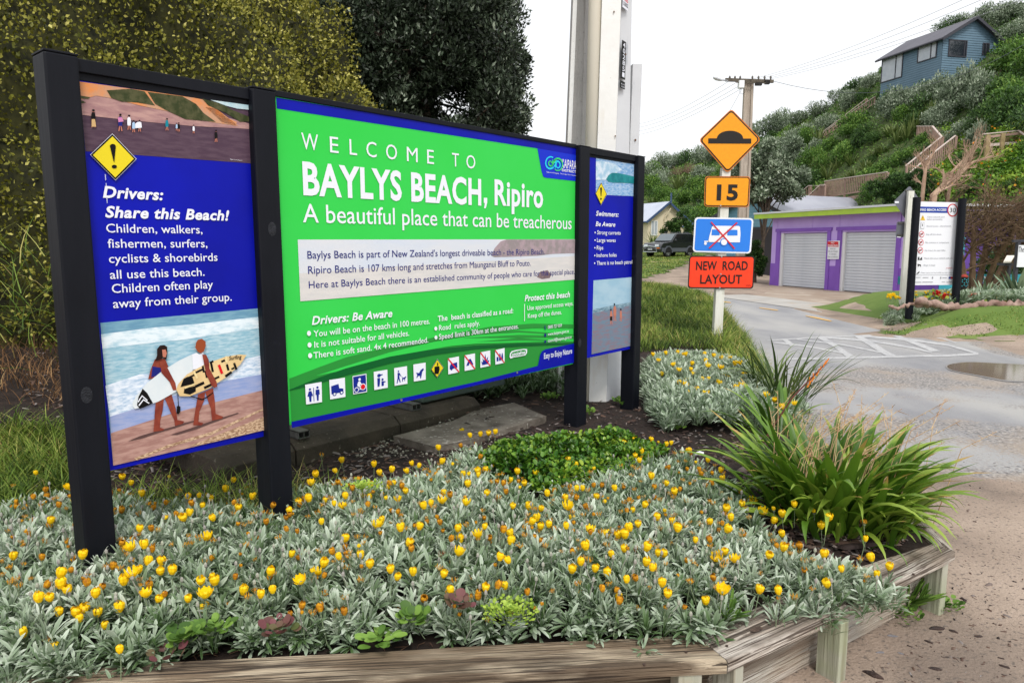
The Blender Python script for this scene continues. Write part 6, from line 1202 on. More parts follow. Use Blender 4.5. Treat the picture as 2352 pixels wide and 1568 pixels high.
wbox(hh, HP, hu(1555), hu(1700), 0, hz(1555, 455, 52.5), hz(1555, 322, 52.5), m_chr, m_glassd, 1, bars=[.86])
wbox(hh, HP, hu(1822), hu(1875), 0, hz(1830, 440, 53), hz(1830, 346, 53), m_chr, m_glassd, 1, bars=[.5])
wbox(hh, HP, hv(1470), hv(1322), 0, hz(1330, 508, 54.5), hz(1330, 365, 54.5), m_chr, m_glassl, -1, axis='s', bars=[.3])
wbox(hh, HP, hv(1210), hv(1046), 0, hz(1100, 640, 57), hz(1100, 440, 57), m_chr, m_glassl, -1, axis='s', bars=[.32])
# ================================================================== PARKED CAR
m_carb = M('car_black_paint', rgb(22, 24, 32), .25, coat=.8, spec=.6); m_clad = M('car_grey_cladding', rgb(84, 88, 96), .6); m_tyre = M('tyre_rubber', rgb(30, 30, 32), .9); m_rim = M('alloy_rim', rgb(170, 172, 176), .35, metal=.7); m_cglass = M('car_glass', rgb(96, 106, 112), .1, spec=.8); m_cgd = M('car_glass_dark', rgb(20, 22, 28), .1, spec=.8); m_lampw = M('headlamp', rgb(214, 220, 226), .15); m_amber = M('amber_lamp', rgb(222, 120, 30), .3); m_chrome = M('bull_bar', rgb(190, 194, 198), .25, metal=.8)
fw = D(1532.8, 588, 50); rw = D(1586, 587, 51.6); cf = Vector((fw.x - rw.x, fw.y - rw.y, 0)); wb = cf.length; cf.normalize(); cs = Vector((-cf.y, cf.x, 0)); cs = cs if cs.y < 0 else -cs   # cs: towards the camera side
WB = 2.4; zc = float(TZ(fw.x, fw.y)) + .02; rearw = Vector((fw.x, fw.y, 0)) - cf * WB
car = thing('parked_car', (rearw.x, rearw.y, zc), 'black four wheel drive with bull bar parked on the lawn in front of the cottage', 'car')
ctr = Vector((fw.x, fw.y, zc)) - cs * .8
CQ = lambda l, w, z: ctr + cf * l + cs * w + Vector((0, 0, z))      # l from front axle forward
prof = [(.75, .35), (.80, .55), (.76, .78), (.55, .98), (-.45, 1.08), (-.50, 1.08), (-2.9, 1.08), (-3.12, 1.0), (-3.15, .45), (-3.0, .32)]
mb = MB(); mb.loft([[CQ(l - (abs(w) > .8) * .02, w, z) for l, z in prof] for w in (-.86, -.80, .80, .86)][0:4]); mb.build('body', m_carb, car, bevel=.04)
cab = [(-.42, 1.075), (-1.02, 1.62), (-1.4, 1.67), (-2.7, 1.66), (-3.02, 1.5), (-3.10, 1.075)]
mb = MB(); mb.loft([[CQ(l, w * (1 - (z - 1.07) * .22), z) for l, z in cab] for w in (-.80, .80)]); mb.build('cabin', m_carb, car, bevel=.05)
mb = MB(); mb.prism([CQ(l, w, z) for l, w, z in ((-.455, -.72, 1.13), (-.455, .72, 1.13), (-.985, .64, 1.585), (-.985, -.64, 1.585))], cf * .03 + Vector((0, 0, .02))); mb.build('windscreen', m_cglass, car)
for l0, l1, l2, l3 in ((-.75, -1.5, -1.5, -1.1), (-1.6, -2.3, -2.3, -1.6), (-2.4, -2.95, -2.85, -2.4)):
    mb = MB(); a = [CQ(l0, .80, 1.13), CQ(l1, .80, 1.13), CQ(l2, .715, 1.57), CQ(l3, .715, 1.57)]; mb.prism(a, cs * .012); mb.build('side_window', m_cgd, car)
mb = MB(); mb.box(CQ(.70, .862, .38), -cf * 3.8, cs * .015, (0, 0, .26)); mb.build('side_cladding', m_clad, car)
for l in (0, -WB):
    for s in (1, -1):
        w = MB(); c = CQ(l, .74 * s, .34); w.tube([c - cs * .10, c + cs * .13 * s if s > 0 else c + cs * .1], .34, 20); wo_ = w.build('wheel', m_tyre, car, bevel=.03)
        if s > 0:
            w = MB(); w.tube([c + cs * .131, c + cs * .135], .21, 16); w.build('rim', m_rim, wo_)
            w = MB()
            for k in range(5): a = 2 * pi * k / 5 + .3; d = cf * cos(a) + Vector((0, 0, sin(a))); e_ = cf * -sin(a) + Vector((0, 0, cos(a))); w.prism([c + cs * .137 + d * .08 - e_ * .03, c + cs * .137 + d * .19 - e_ * .06, c + cs * .137 + d * .19 + e_ * .02], cs * .002)
            w.build('rim_opening', m_tyre, wo_)
            w = MB(); R1 = [CQ(l, .87, .34) + (cf * cos(a) + Vector((0, 0, sin(a)))) * .45 for a in np.linspace(-.1, pi + .1, 12)]; R2 = [CQ(l, .87, .34) + (cf * cos(a) + Vector((0, 0, sin(a)))) * .36 for a in np.linspace(-.1, pi + .1, 12)]; w.prism(R1 + R2[::-1], cs * .04); w.build('wheel_arch', m_clad, car)
            w = MB(); w.prism([p for p in R2], cs * .012); w.build('wheel_well', m_tyre, car)
for s in (1, -1): mb = MB(); mb.box(CQ(.775, s * .5 - .17, .72), cs * .34, cf * .03, (0, 0, .16)); mb.build('headlight', m_lampw, car, bevel=.02)
mb = MB(); mb.box(CQ(.795, .5, .60), cs * .26, cf * .02, (0, 0, .07)); mb.build('indicator', m_amber, car)
mb = MB(); mb.box(CQ(.78, -.32, .72), cs * .64, cf * .02, (0, 0, .12)); mb.build('grille', m_clad, car)
mb = MB(); mb.tube([CQ(.9, -.6, .38), CQ(.95, -.55, .72), CQ(.97, 0, .76), CQ(.95, .55, .72), CQ(.9, .6, .38), CQ(.93, 0, .36), CQ(.9, -.6, .38)], .035, 8); mb.build('bull_bar', m_chrome, car)
mb = MB(); mb.box(CQ(.90, -.18, .50), cs * .36, cf * .012, (0, 0, .12)); pt = mb.build('number_plate', m_swhite, car)
mb = MB(); put_text(mb, 'DXP761', CQ(.915, .15, .525), CQ(.915, -.15, .525), CQ(.915, .15, .60), .02) if False else put_text(mb, 'CUH763', CQ(.915, -.15, .525), CQ(.915, .15, .525), CQ(.915, -.15, .60), .02); mb.build('plate_text', m_sblk, pt)
mb = MB(); mb.box(CQ(-.75, .86, 1.12), cs * .16, cf * .1, (0, 0, .13)); mb.build('wing_mirror', m_carb, car, bevel=.03)
for s in (.55, -.55): mb = MB(); mb.tube([CQ(-1.3, s, 1.69), CQ(-1.35, s, 1.73), CQ(-2.6, s, 1.72), CQ(-2.65, s, 1.67)], .018, 6); mb.build('roof_rail', m_clad, car)
# ================================================================== TIMBER STAIRS AND DECKS ON THE HILL
m_rail = M('pinkish_timber', rgb(172, 144, 132), .9, rgb(148, 122, 110), 3, 4, (1, 1, .3)); m_raill = M('pale_rail_timber', rgb(196, 180, 172), .9); m_deckt = M('golden_timber', rgb(164, 146, 108), .9, rgb(136, 118, 84), 3)
cH = lambda x, y: (1722.7 + x * .29297, y * .293)
def balustrade(label, pts, post_idx=None, pitch=.16, hh_=1.0, deck=True, name='timber_railing', wide=.09):
    """pts: (x, y_top, y_bottom, depth) in crop coordinates; top rail passes the tops, balusters reach the bottoms"""
    dep = [hit(*cH(p[0], p[2])).y - .9 for p in pts]; T = [D(*cH(p[0], p[1]), d) for p, d in zip(pts, dep)]; B = [D(*cH(p[0], p[2]), d) for p, d in zip(pts, dep)]; t = thing(name, tuple(B[0]), label, 'railing')
    bm = {}
    for i in range(len(T) - 1):
        a, b, c, d = T[i], T[i + 1], B[i], B[i + 1]; L = (b - a).length; v = (b - a).normalized(); s = Vector((0, 0, 1)).cross(v).normalized()
        mb = MB(); mb.box(a - s * .05, b - a, s * .1, (0, 0, .05)); mb.build('top_rail', m_raill, t)
        mb = MB(); mb.box(c - s * .03, d - c, s * .05, (0, 0, .07)); mb.build('bottom_rail', m_rail, t)
        if deck: mb = MB(); mb.box(c - s * .05 - Vector((0, 0, .36)), d - c, s * 1.1, (0, 0, .2)); mb.build('deck_joist', m_rail, t)
        n = max(2, int(L / pitch)); me = None
        for k in range(n):
            u = (k + .5) / n; p = c.lerp(d, u); q = a.lerp(b, u)
            key = round(q.z - p.z, 2)
            if key not in bm: m_ = MB(); m_.box((-.022, -.022, 0), (.044, 0, 0), (0, .044, 0), (0, 0, key)); me = bpy.data.meshes.new('baluster'); me.from_pydata([tuple(w) for w in m_.v], [], m_.f); me.materials.append(m_rail); bm[key] = me
            o = bpy.data.objects.new('baluster', bm[key]); COL.objects.link(o); o.parent = t; o.location = p - ORG[t.name]
    for a, c in zip(T, B):
        mb = MB(); mb.box(c + Vector((-wide / 2, -wide / 2, -.7)), (wide, 0, 0), (0, wide, 0), (0, 0, a.z - c.z + .7)); mb.build('post', m_rail, t)
    return t
balustrade('long timber balustrade of the landing above the purple garage', [(585, 1425, 1552, 38), (740, 1400, 1527, 37.4), (905, 1376, 1500, 37), (1075, 1352, 1482, 36.6)], pitch=.17)
balustrade('left rail of the timber steps climbing to the landing', [(345, 1560, 1640, 41), (460, 1458, 1570, 39.5), (585, 1460, 1575, 39.2)], deck=False)
balustrade('right rail of the timber steps climbing to the landing', [(425, 1565, 1660, 40), (550, 1452, 1580, 38.6), (585, 1450, 1580, 38.2)], deck=False)
balustrade('upper left rail of the long straight hillside stair below the hill house', [(580, 1030, 1062, 52), (915, 775, 815, 57)], deck=False, pitch=.3)
balustrade('lower right rail of the long straight hillside stair below the hill house', [(555, 1058, 1090, 51), (750, 915, 965, 53.5), (980, 762, 812, 56.5)], deck=True, pitch=.3)
balustrade('zigzag stair rail turning a corner above the bare tree', [(1310, 993, 1085, 34.5), (1430, 993, 1120, 34), (1502, 1075, 1210, 33), (1220, 1305, 1430, 30.5)], deck=False, pitch=.2)
balustrade('second rail of the zigzag stair nearest the bare tree', [(1610, 1068, 1180, 31), (1390, 1240, 1370, 30), (1240, 1370, 1480, 29)], deck=False, pitch=.2)
dk = thing('timber_deck', tuple(hit(*cH(1850, 1200))), 'golden timber deck railing at the right edge on the flowery slope', 'deck railing')
DKY = hit(*cH(1968, 1200)).y - .6
DK = lambda x, y, dd=0: D(*cH(x, y), DKY + dd)
for nm, a, b, h, m_ in (('top_rail', (1830, 1055), (2110, 1028), .05, m_raill), ('top_rail', (2110, 1028), (2190, 1085), .05, m_raill), ('mid_rail', (1870, 1082), (2105, 1056), .12, m_rail), ('lower_rail', (1868, 1148), (2105, 1130), .13, m_raill), ('lower_rail', (2120, 1132), (2190, 1160), .13, m_raill)):
    p, q = DK(*a), DK(*b, -1.2 if b[0] > 2150 else 0); mb = MB(); mb.box(p, q - p, (0, .09, 0), (0, 0, h)); mb.build(nm, m_, dk)
for x, yt, yb, dd in ((1852, 1058, 1225, 0), (1968, 1045, 1215, 0), (2112, 1030, 1240, 0), (2185, 1080, 1300, -1.2)):
    p, q = DK(x, yb, dd), DK(x, yt, dd); mb = MB(); mb.box(p - Vector((.1, .06, .6)), (.2, 0, 0), (0, .12, 0), (0, 0, q.z - p.z + .6)); mb.build('post', m_deckt, dk)
for a, b, y0, y1 in ((1990, 2100, 1118, 1075), (2030, 2180, 1245, 1180)):
    p, q = DK(a, y0, .3), DK(b, y0 - 3, .3); mb = MB(); mb.box(p, q - p, (0, .06, 0), (0, 0, DK(a, y1, .3).z - p.z)); mb.build('panel', m_deckt, dk)
# ================================================================== RIGHT HAND GARDEN
m_dpur = M('shaded_purple_paint', rgb(104, 70, 158), .7, rgb(84, 56, 134), 2); m_turq = M('turquoise_paint', rgb(60, 168, 186), .6, rgb(48, 150, 170), 3)
mb = MB(); mb.box(GA(uE + .002, 0, 0), gd * .02, gi * 4.5, (0, 0, zTop - .1)); mb.build('side_cladding', m_dpur, gar)  # sheet over the side wall; its shade is put into the deeper purple
mb = MB(); mb.box(GA(uE + .024, 1.2, 0), gd * .02, gi * 1.0, (0, 0, 2.0)); mb.build('side_door', m_turq, gar)
tf_ = thing('painted_fence', tuple(D(2220, 648, 20)), 'low turquoise board fence with white painted letters behind the red flowers', 'fence')
def TF(x, y, o=0): return D(*c5(x, y), 20 - o)
for i, (x0, x1) in enumerate(((1036, 1296), (1300, 1610), (1612, 1800))):
    mb = MB(); a = TF(x0, 1226 - i * 2); mb.box(a, TF(x1, 1224 - i * 2) - a, (0, .03, 0), (0, 0, TF(x0, 1132).z - a.z)); mb.build('board', m_turq, tf_)
mb = MB()
for ch, x0, x1 in (('A', 1060, 1150), ('O', 1180, 1262), ('T', 1330, 1360), ('E', 1380, 1440), ('A', 1460, 1540), ('R', 1560, 1600)):
    mb = MB(); a, b = TF(x0, 1215, .004), TF(x1, 1215, .004); put_text(mb, ch, a, Vector((b.x, b.y, a.z)), a + Vector((0, 0, TF(x0, 1150).z - a.z)), .02, .1); mb.build('lettering', m_swhite, tf_)
for x in (1040, 1298, 1610):
    mb = MB(); a = TF(x, 1290, -.04); mb.box(a - Vector((0, 0, .3)), (.08, 0, 0), (0, .06, 0), (0, 0, TF(x, 1128).z - a.z + .3)); mb.build('post', m_chr, tf_)
pb = thing('painted_bollard', tuple(D(*c5(1008, 1285), 19)), 'small black bollard painted with turquoise dots and a red top beside the board', 'bollard')
a = D(*c5(1008, 1285), 19); zt_ = D(*c5(1008, 1165), 19).z; mb = MB(); mb.tube([a - Vector((0, 0, .2)), Vector((a.x, a.y, zt_))], [.10, .09], 16); mb.build('body', m_sblk, pb, smooth=False)
mb = MB(); mb.tube([(a.x, a.y, zt_ + .001), (a.x, a.y, zt_ + .04), (a.x, a.y, zt_ + .08)], [.10, .085, .02], 12); mb.build('cap', M('brick_red_paint', rgb(160, 60, 50), .7), pb, smooth=True)
for i in range(14):
    an = -pi / 2 + (i % 5 - 2) * .45; z = a.z + .05 + (i // 5) * .08 + .03 * (i % 2); n = Vector((cos(an), sin(an), 0)); t = Vector((-sin(an), cos(an), 0)); c = Vector((a.x, a.y, z)) + n * .104
    mb = MB(); mb.flat([c + t * cos(b) * .015 + Vector((0, 0, sin(b) * .015)) for b in np.linspace(0, 2 * pi, 9)[:-1]]); mb.build('dot', m_turq, pb)
lb_ = thing('letter_box', tuple(D(*c5(1540, 1150), 17.5)), 'pale slanted lid box on a thin stand at the far right of the garden', 'letter box'); LBx = lambda x, y, d=0: D(*c5(x, y), 17.5 + d)
mb = MB(); mb.prism([LBx(1462, 1002), LBx(1548, 1000), LBx(1590, 930, .3), LBx(1502, 930, .3)], (0, 0, .03)); mb.build('lid', M('pale_board', rgb(216, 210, 200), .7), lb_)
mb = MB(); a = LBx(1480, 1034, .05); mb.box(a, LBx(1570, 1034, .05) - a, (0, .3, 0), (0, 0, LBx(1480, 1006).z - a.z)); mb.build('box', m_chr, lb_)
mb = MB(); a = LBx(1528, 1036, .2); mb.box(Vector((a.x, a.y, .4)), (.06, 0, 0), (0, .06, 0), (0, 0, a.z - .4)); mb.build('stand', m_chr, lb_)
sg = thing('shop_sign', tuple(D(*c5(1640, 1180), 17)), 'white hanging sign on a dark grey post at the right edge of the picture', 'sign'); SGx = lambda x, y, d=0: D(*c5(x, y), 17 + d)
mb = MB(); a = SGx(1606, 1190); mb.box(Vector((a.x, a.y + .05, .3)), SGx(1640, 1190) - a, (0, .08, 0), (0, 0, SGx(1606, 762).z - .3)); mb.build('post', m_chr, sg)
mb = MB(); a = SGx(1580, 768, .05); mb.box(a, SGx(1850, 760, .05) - a, (0, .06, 0), (0, 0, .06)); mb.build('arm', m_chr, sg)
mb = MB(); a = SGx(1618, 1050); mb.box(a, SGx(1830, 1050) - a, (0, .02, 0), (0, 0, SGx(1618, 800).z - a.z)); so_ = mb.build('board', m_swhite, sg)
mb = MB(); a, b = SGx(1634, 878, -.005), SGx(1696, 878, -.005); put_text(mb, 'The', a, Vector((b.x, b.y, a.z)), a + Vector((0, 0, .125)), 0, .1); mb.build('lettering', m_sblk, so_)
# driftwood edging logs
m_drift = M('driftwood', rgb(176, 152, 140), .9, rgb(128, 100, 90), 3, 5, (1, 1, 1), bump=.7, bscale=18, spots=[(rgb(86, 66, 58), 6, .56, .66, .8)])
for lb, pts, rr in (('thin pale driftwood branch lying at the foot of the left black board post', [(160, 1492), (260, 1512), (400, 1478), (540, 1488)], .035), ('long knotted driftwood log edging the flower bed below the board', [(480, 1440), (640, 1470), (800, 1496), (960, 1520), (1150, 1512)], .075), ('right hand driftwood log edging the flower bed', [(1150, 1524), (1250, 1552), (1400, 1524), (1560, 1520), (1720, 1518)], .075)):
    P_ = []
    for x, y in pts:
        q = D(*c5(x, y), 14.2 + (x > 500) * .25 + .000 * x); q.z = max(float(TZ(q.x, q.y)) + rr * .5, q.z); P_.append(q)
    P2_ = []; rn_ = random.Random(len(lb))
    for i in range(len(P_) - 1):
        for k in range(5): p = P_[i].lerp(P_[i + 1], k / 5); P2_.append(p + Vector((0, rn_.uniform(-.03, .03), rn_.uniform(-.03, .03))))
    P2_.append(P_[-1]); mb = MB(); mb.tube([p - P2_[0] for p in P2_], [rr * rn_.uniform(.7, 1.25) for _ in P2_], 8); o = mb.build('driftwood_log', m_drift, smooth=True); o.location = P2_[0]; tag(o, lb, 'log', 'driftwood logs')
# ================================================================== VEGETATION
def leafmat(name, cols, rough=.6, trans=.15, spec=.3): return M(name, cols[len(cols) // 2], rough, attr='rnd', cols=cols, trans=trans, spec=spec)
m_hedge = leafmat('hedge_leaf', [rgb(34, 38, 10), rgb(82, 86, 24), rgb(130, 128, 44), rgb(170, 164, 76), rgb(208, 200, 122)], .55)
m_core = M('light_block_core', rgb(52, 52, 18), .95, rgb(22, 24, 8), 7, 5)
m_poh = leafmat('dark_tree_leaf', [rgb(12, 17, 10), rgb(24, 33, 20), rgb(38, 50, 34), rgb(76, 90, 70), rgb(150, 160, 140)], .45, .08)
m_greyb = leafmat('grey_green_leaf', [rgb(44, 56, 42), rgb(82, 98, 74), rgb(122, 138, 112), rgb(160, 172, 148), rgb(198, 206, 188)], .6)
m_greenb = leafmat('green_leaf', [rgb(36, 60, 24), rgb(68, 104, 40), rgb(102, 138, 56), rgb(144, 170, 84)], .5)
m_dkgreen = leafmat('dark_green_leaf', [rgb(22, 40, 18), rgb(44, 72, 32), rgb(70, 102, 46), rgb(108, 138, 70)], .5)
m_bark = M('tree_bark', rgb(84, 72, 60), .95, rgb(54, 46, 40), 6, 5, bump=.6)
m_flax = leafmat('flax_blade', [rgb(40, 58, 28), rgb(74, 96, 44), rgb(112, 128, 70), rgb(166, 172, 120)], .45)
def lumpy(c, r, seed, n=28, amp=.12, freq=1.2, scale=1.0):
    """displaced ellipsoid grid -> (points, normals)"""
    vs = []
    for i in range(n + 1):
        th = pi * i / n
        for j in range(2 * n):
            ph = 2 * pi * j / (2 * n); d = Vector((sin(th) * cos(ph), sin(th) * sin(ph), cos(th)))
            k = 1 + amp * noise.noise(Vector((d.x * r[0], d.y * r[1], d.z * r[2])) * freq + Vector((seed, 0, 0))) + amp * .5 * noise.noise(Vector((d.x * r[0], d.y * r[1], d.z * r[2])) * freq * 2.7 + Vector((seed, 5, 0)))
            vs.append((c[0] + d.x * r[0] * k * scale, c[1] + d.y * r[1] * k * scale, c[2] + d.z * r[2] * k * scale))
    F = [[i * 2 * n + j, i * 2 * n + (j + 1) % (2 * n), (i + 1) * 2 * n + (j + 1) % (2 * n), (i + 1) * 2 * n + j] for i in range(n) for j in range(2 * n)]
    return np.array(vs), np.array(F)
def surf_pts(V, F, N, r):
    a, b, c, d = V[F[:, 0]], V[F[:, 1]], V[F[:, 2]], V[F[:, 3]]; nn = np.cross(c - a, d - b); ar = np.linalg.norm(nn, axis=1); p = ar / ar.sum(); k = r.choice(len(F), N, p=p)
    u = r.random((N, 1)); v = r.random((N, 1)); P = (a[k] * (1 - u) + b[k] * u) * (1 - v) + (d[k] * (1 - u) + c[k] * u) * v; n = -nrm(nn[k]); return P, n
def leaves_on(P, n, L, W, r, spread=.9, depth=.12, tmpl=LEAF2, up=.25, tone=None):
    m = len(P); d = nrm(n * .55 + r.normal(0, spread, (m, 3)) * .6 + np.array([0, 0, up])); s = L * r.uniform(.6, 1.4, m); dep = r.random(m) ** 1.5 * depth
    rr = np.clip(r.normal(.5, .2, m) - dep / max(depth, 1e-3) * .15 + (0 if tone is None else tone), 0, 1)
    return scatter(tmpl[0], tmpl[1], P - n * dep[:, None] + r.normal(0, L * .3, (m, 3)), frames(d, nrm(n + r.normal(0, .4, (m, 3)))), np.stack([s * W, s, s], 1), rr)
# ---- the big hedge bank on the left
def hedge(name, c, rad, seed, N, label, L=.044, keep=None):
    V, F = lumpy(c, rad, seed, 60, .14, .85); r = np.random.default_rng(seed)
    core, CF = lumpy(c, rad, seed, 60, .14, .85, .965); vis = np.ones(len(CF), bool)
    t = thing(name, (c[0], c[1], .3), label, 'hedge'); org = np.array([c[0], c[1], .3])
    link_mesh('branches', np_mesh('branches', core - org, [CF], smooth=True), m_core, t)  # solid core added inside the leaves to block light, coloured like stems
    P, n = surf_pts(V, F, N, r); ok = (n[:, 1] < .35) & (P[:, 2] > .2) & (P[:, 2] < 8.0); P, n = P[ok], n[ok]
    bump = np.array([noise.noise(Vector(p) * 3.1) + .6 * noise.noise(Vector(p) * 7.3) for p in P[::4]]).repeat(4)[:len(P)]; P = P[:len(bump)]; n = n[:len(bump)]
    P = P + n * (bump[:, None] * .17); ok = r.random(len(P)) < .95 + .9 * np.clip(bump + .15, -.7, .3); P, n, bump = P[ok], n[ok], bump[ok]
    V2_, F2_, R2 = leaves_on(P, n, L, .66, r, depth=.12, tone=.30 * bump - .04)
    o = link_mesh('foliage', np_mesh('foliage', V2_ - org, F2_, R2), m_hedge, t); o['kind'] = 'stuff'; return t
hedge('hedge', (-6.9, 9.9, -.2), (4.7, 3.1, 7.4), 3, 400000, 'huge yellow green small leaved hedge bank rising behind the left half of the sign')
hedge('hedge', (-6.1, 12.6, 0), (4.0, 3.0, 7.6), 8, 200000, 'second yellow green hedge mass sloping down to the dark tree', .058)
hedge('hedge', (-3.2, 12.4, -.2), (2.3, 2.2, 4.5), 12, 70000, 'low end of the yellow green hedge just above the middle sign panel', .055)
# ---- generic crown builder
def crown_mesh(name, blobs, N, L, W, seed, tmpl=LEAF2, depth=.3, up=.3, amp=.18, lowcut=None):
    r = np.random.default_rng(seed); parts = []; tot = sum(b[3] ** 2 for b in blobs)
    for i, (x, y, z, rr) in enumerate(blobs):
        V, F = lumpy((x, y, z), (rr, rr, rr * .82), seed + i, 9, amp, 1.6 / rr); P, n = surf_pts(V, F, max(8, int(N * rr * rr / tot)), r)
        if lowcut is not None: ok = P[:, 2] > lowcut; P, n = P[ok], n[ok]
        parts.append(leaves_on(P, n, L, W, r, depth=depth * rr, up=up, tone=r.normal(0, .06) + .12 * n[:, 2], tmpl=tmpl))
    V, F, R_ = merge(parts); return np_mesh(name, V, F, R_)
# ---- dark pohutukawa style tree
r = random.Random(11); YT = 16.0
outl = [(745, -60), (1150, -70), (1195, 20), (1208, 110), (1222, 200), (1215, 262), (1196, 330), (1120, 390), (1040, 390), (900, 380), (780, 330), (720, 190), (700, 60), (700, -60)]
blobs = []; gaps = [(1040, 215, 9), (1005, 240, 9), (1028, 262, 10), (1092, 262, 8)]
for k in range(2500):
    x = r.uniform(700, 1225); y = r.uniform(-60, 390); Yd = YT + r.uniform(-1.2, 2.4); rr = r.uniform(.34, .7); p = D(x, y, Yd); rp = rr * FPX / Yd
    if not in_poly([x], [y], outl)[0] or dist_line(np.array([x]), np.array([y]), outl + [outl[0]])[0] < rp * .75: continue
    if any(math.hypot(x - a, y - b) < c + rp * .8 for a, b, c in gaps): continue
    if any((Vector(b[:3]) - p).length < (b[3] + rr) * .40 for b in blobs): continue
    blobs.append((p.x, p.y, p.z, rr))
    if len(blobs) > 210: break
for x, y, rr in ((985, 205, .42), (1062, 238, .34), (1000, 285, .4), (1075, 200, .36), (975, 260, .4)): p = D(x, y, YT + .3); blobs.append((p.x, p.y, p.z, rr))
dt = thing('tree', tuple(D(1000, 700, YT)), 'tall dark leaved coastal tree against the sky behind the middle of the sign', 'tree'); org = np.array(ORG[dt.name])
b2 = [(a - org[0], b - org[1], c - org[2], d) for a, b, c, d in blobs]
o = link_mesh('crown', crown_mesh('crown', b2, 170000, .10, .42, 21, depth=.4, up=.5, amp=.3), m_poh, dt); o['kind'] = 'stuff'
mb = MB(); base = Vector((ORG[dt.name].x, ORG[dt.name].y, 0)); fork = base + Vector((.1, 0, 2.6)); mb.tube([base, base + Vector((.05, 0, 1.3)), fork], [.42, .34, .3], 10)
hubs = []
for k in range(7):
    q = Vector(blobs[(k * 13) % len(blobs)][:3]); hub = fork.lerp(q, .75) + Vector((0, 0, .3)); hubs.append(hub); mb.tube([fork, fork.lerp(hub, .5) + Vector((0, 0, .2)), hub], [.17, .12, .08], 7)
for b in blobs:
    q = Vector(b[:3]); h = min(hubs, key=lambda h: (h - q).length); mb.tube([h, h.lerp(q, .5) + Vector((0, 0, .1)), q], [.04, .028, .012], 5)
mb.build('trunk', m_bark, dt)
# ---- bush prototypes (radius 1, sitting on the origin)
def proto_blobs(seed, n=9, flat=.75):
    r = random.Random(seed); out = []
    for i in range(n):
        a = r.uniform(0, 6.28); d = r.uniform(.05, .62); rr = r.uniform(.32, .52); out.append((cos(a) * d, sin(a) * d, max(.25, r.uniform(.2, 1.0) * flat), rr))
    return out
PR = {}
for k, mt, N, L, W, up, n in (('grey', m_greyb, 3200, .085, .5, .5, 4), ('green', m_greenb, 2600, .10, .55, .3, 3), ('dark', m_dkgreen, 2800, .09, .5, .2, 3)):
    PR[k] = []
    for i in range(n):
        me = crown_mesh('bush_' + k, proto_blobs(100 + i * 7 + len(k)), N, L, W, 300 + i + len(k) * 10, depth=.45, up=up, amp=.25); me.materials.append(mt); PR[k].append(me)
def flax_mesh(seed, n=70, L=1.0, w=.035, droop=1.0, segs=6):
    r = np.random.default_rng(seed); V = []; F4 = []; R_ = []
    for i in range(n):
        a = r.uniform(0, 2 * pi); el = r.uniform(.55, 1.4); l = L * r.uniform(.6, 1.15); o = np.array([cos(a), sin(a), 0]); t = np.array([-sin(a), cos(a), 0]); tone = r.random() * .7; br = r.uniform(.15, .9) * droop
        p = o * r.uniform(0, .10) * L; e = el; b0 = len(V)
        for s in range(segs + 1):
            u = s / segs; ww = w * L * (.7 + .8 * u if u < .4 else 1.02 * (1 - (u - .4) / .6) ** .6 + .02); q = np.array([0, 0, .012 * L])
            V += [p - t * ww, p + q * -.4, p + t * ww]; R_ += [min(1, tone + .25 * u)] * 3
            e -= br * u * 1.3 / segs * 2.2; p = p + (o * cos(e) + np.array([0, 0, 1]) * sin(e)) * l / segs
        for s in range(segs): a0 = b0 + s * 3; F4 += [[a0, a0 + 1, a0 + 4, a0 + 3], [a0 + 1, a0 + 2, a0 + 5, a0 + 4]]
    return np_mesh('flax', np.array(V), [np.array(F4)], np.array(R_))
PR['flax'] = []
for i in range(4): me = flax_mesh(40 + i); me.materials.append(m_flax); PR['flax'].append(me)
def twig_mesh(seed, n=46, L=1.0):
    r = random.Random(seed); mb = MB()
    def br(p, d, l, rad, dep):
        q = p + d * l; m = p.lerp(q, .5) + Vector((r.gauss(0, .04), r.gauss(0, .04), 0)) * l; mb.tube([p, m, q], [rad, rad * .8, rad * .6], 4, cap=False)
        if dep:
            for _ in range(r.choice((2, 3))): br(p.lerp(q, r.uniform(.6, 1)), (d + Vector((r.gauss(0, .4), r.gauss(0, .4), r.gauss(.1, .3)))).normalized(), l * r.uniform(.5, .8), rad * .6, dep - 1)
    for i in range(n): a = r.uniform(0, 6.28); br(Vector((cos(a) * .1, sin(a) * .1, 0)), Vector((cos(a), sin(a), r.uniform(.4, 1.6))).normalized(), L * r.uniform(.3, .5), .012, 2)
    me = bpy.data.meshes.new('twigs'); me.from_pydata([tuple(v) for v in mb.v], [], mb.f); me.update(); return me
m_twigb = M('grey_brown_twig', rgb(146, 122, 104), .9, rgb(104, 82, 70), 3)
PR['twig'] = [twig_mesh(5), twig_mesh(6)]
for me in PR['twig']: me.materials.append(m_twigb)
rb = random.Random(23); REG = {}
PLUR = {'grey': 'grey green coastal bushes', 'green': 'fresh green leafy bushes', 'dark': 'dark green bushes', 'flax': 'flax clumps', 'twig': 'leafless twiggy bushes'}
ORD = ['', 'first', 'second', 'third', 'fourth', 'fifth', 'sixth', 'seventh', 'eighth', 'ninth', 'tenth', 'eleventh', 'twelfth', 'thirteenth', 'fourteenth', 'fifteenth', 'sixteenth', 'seventeenth', 'eighteenth', 'nineteenth', 'twentieth']
NAMES = {'grey': ('bush', 'grey green coastal bush'), 'green': ('bush', 'fresh green leafy bush'), 'dark': ('bush', 'dark green bush'), 'flax': ('flax_clump', 'flax clump with arching blades'), 'twig': ('twiggy_bush', 'leafless brown twiggy bush')}
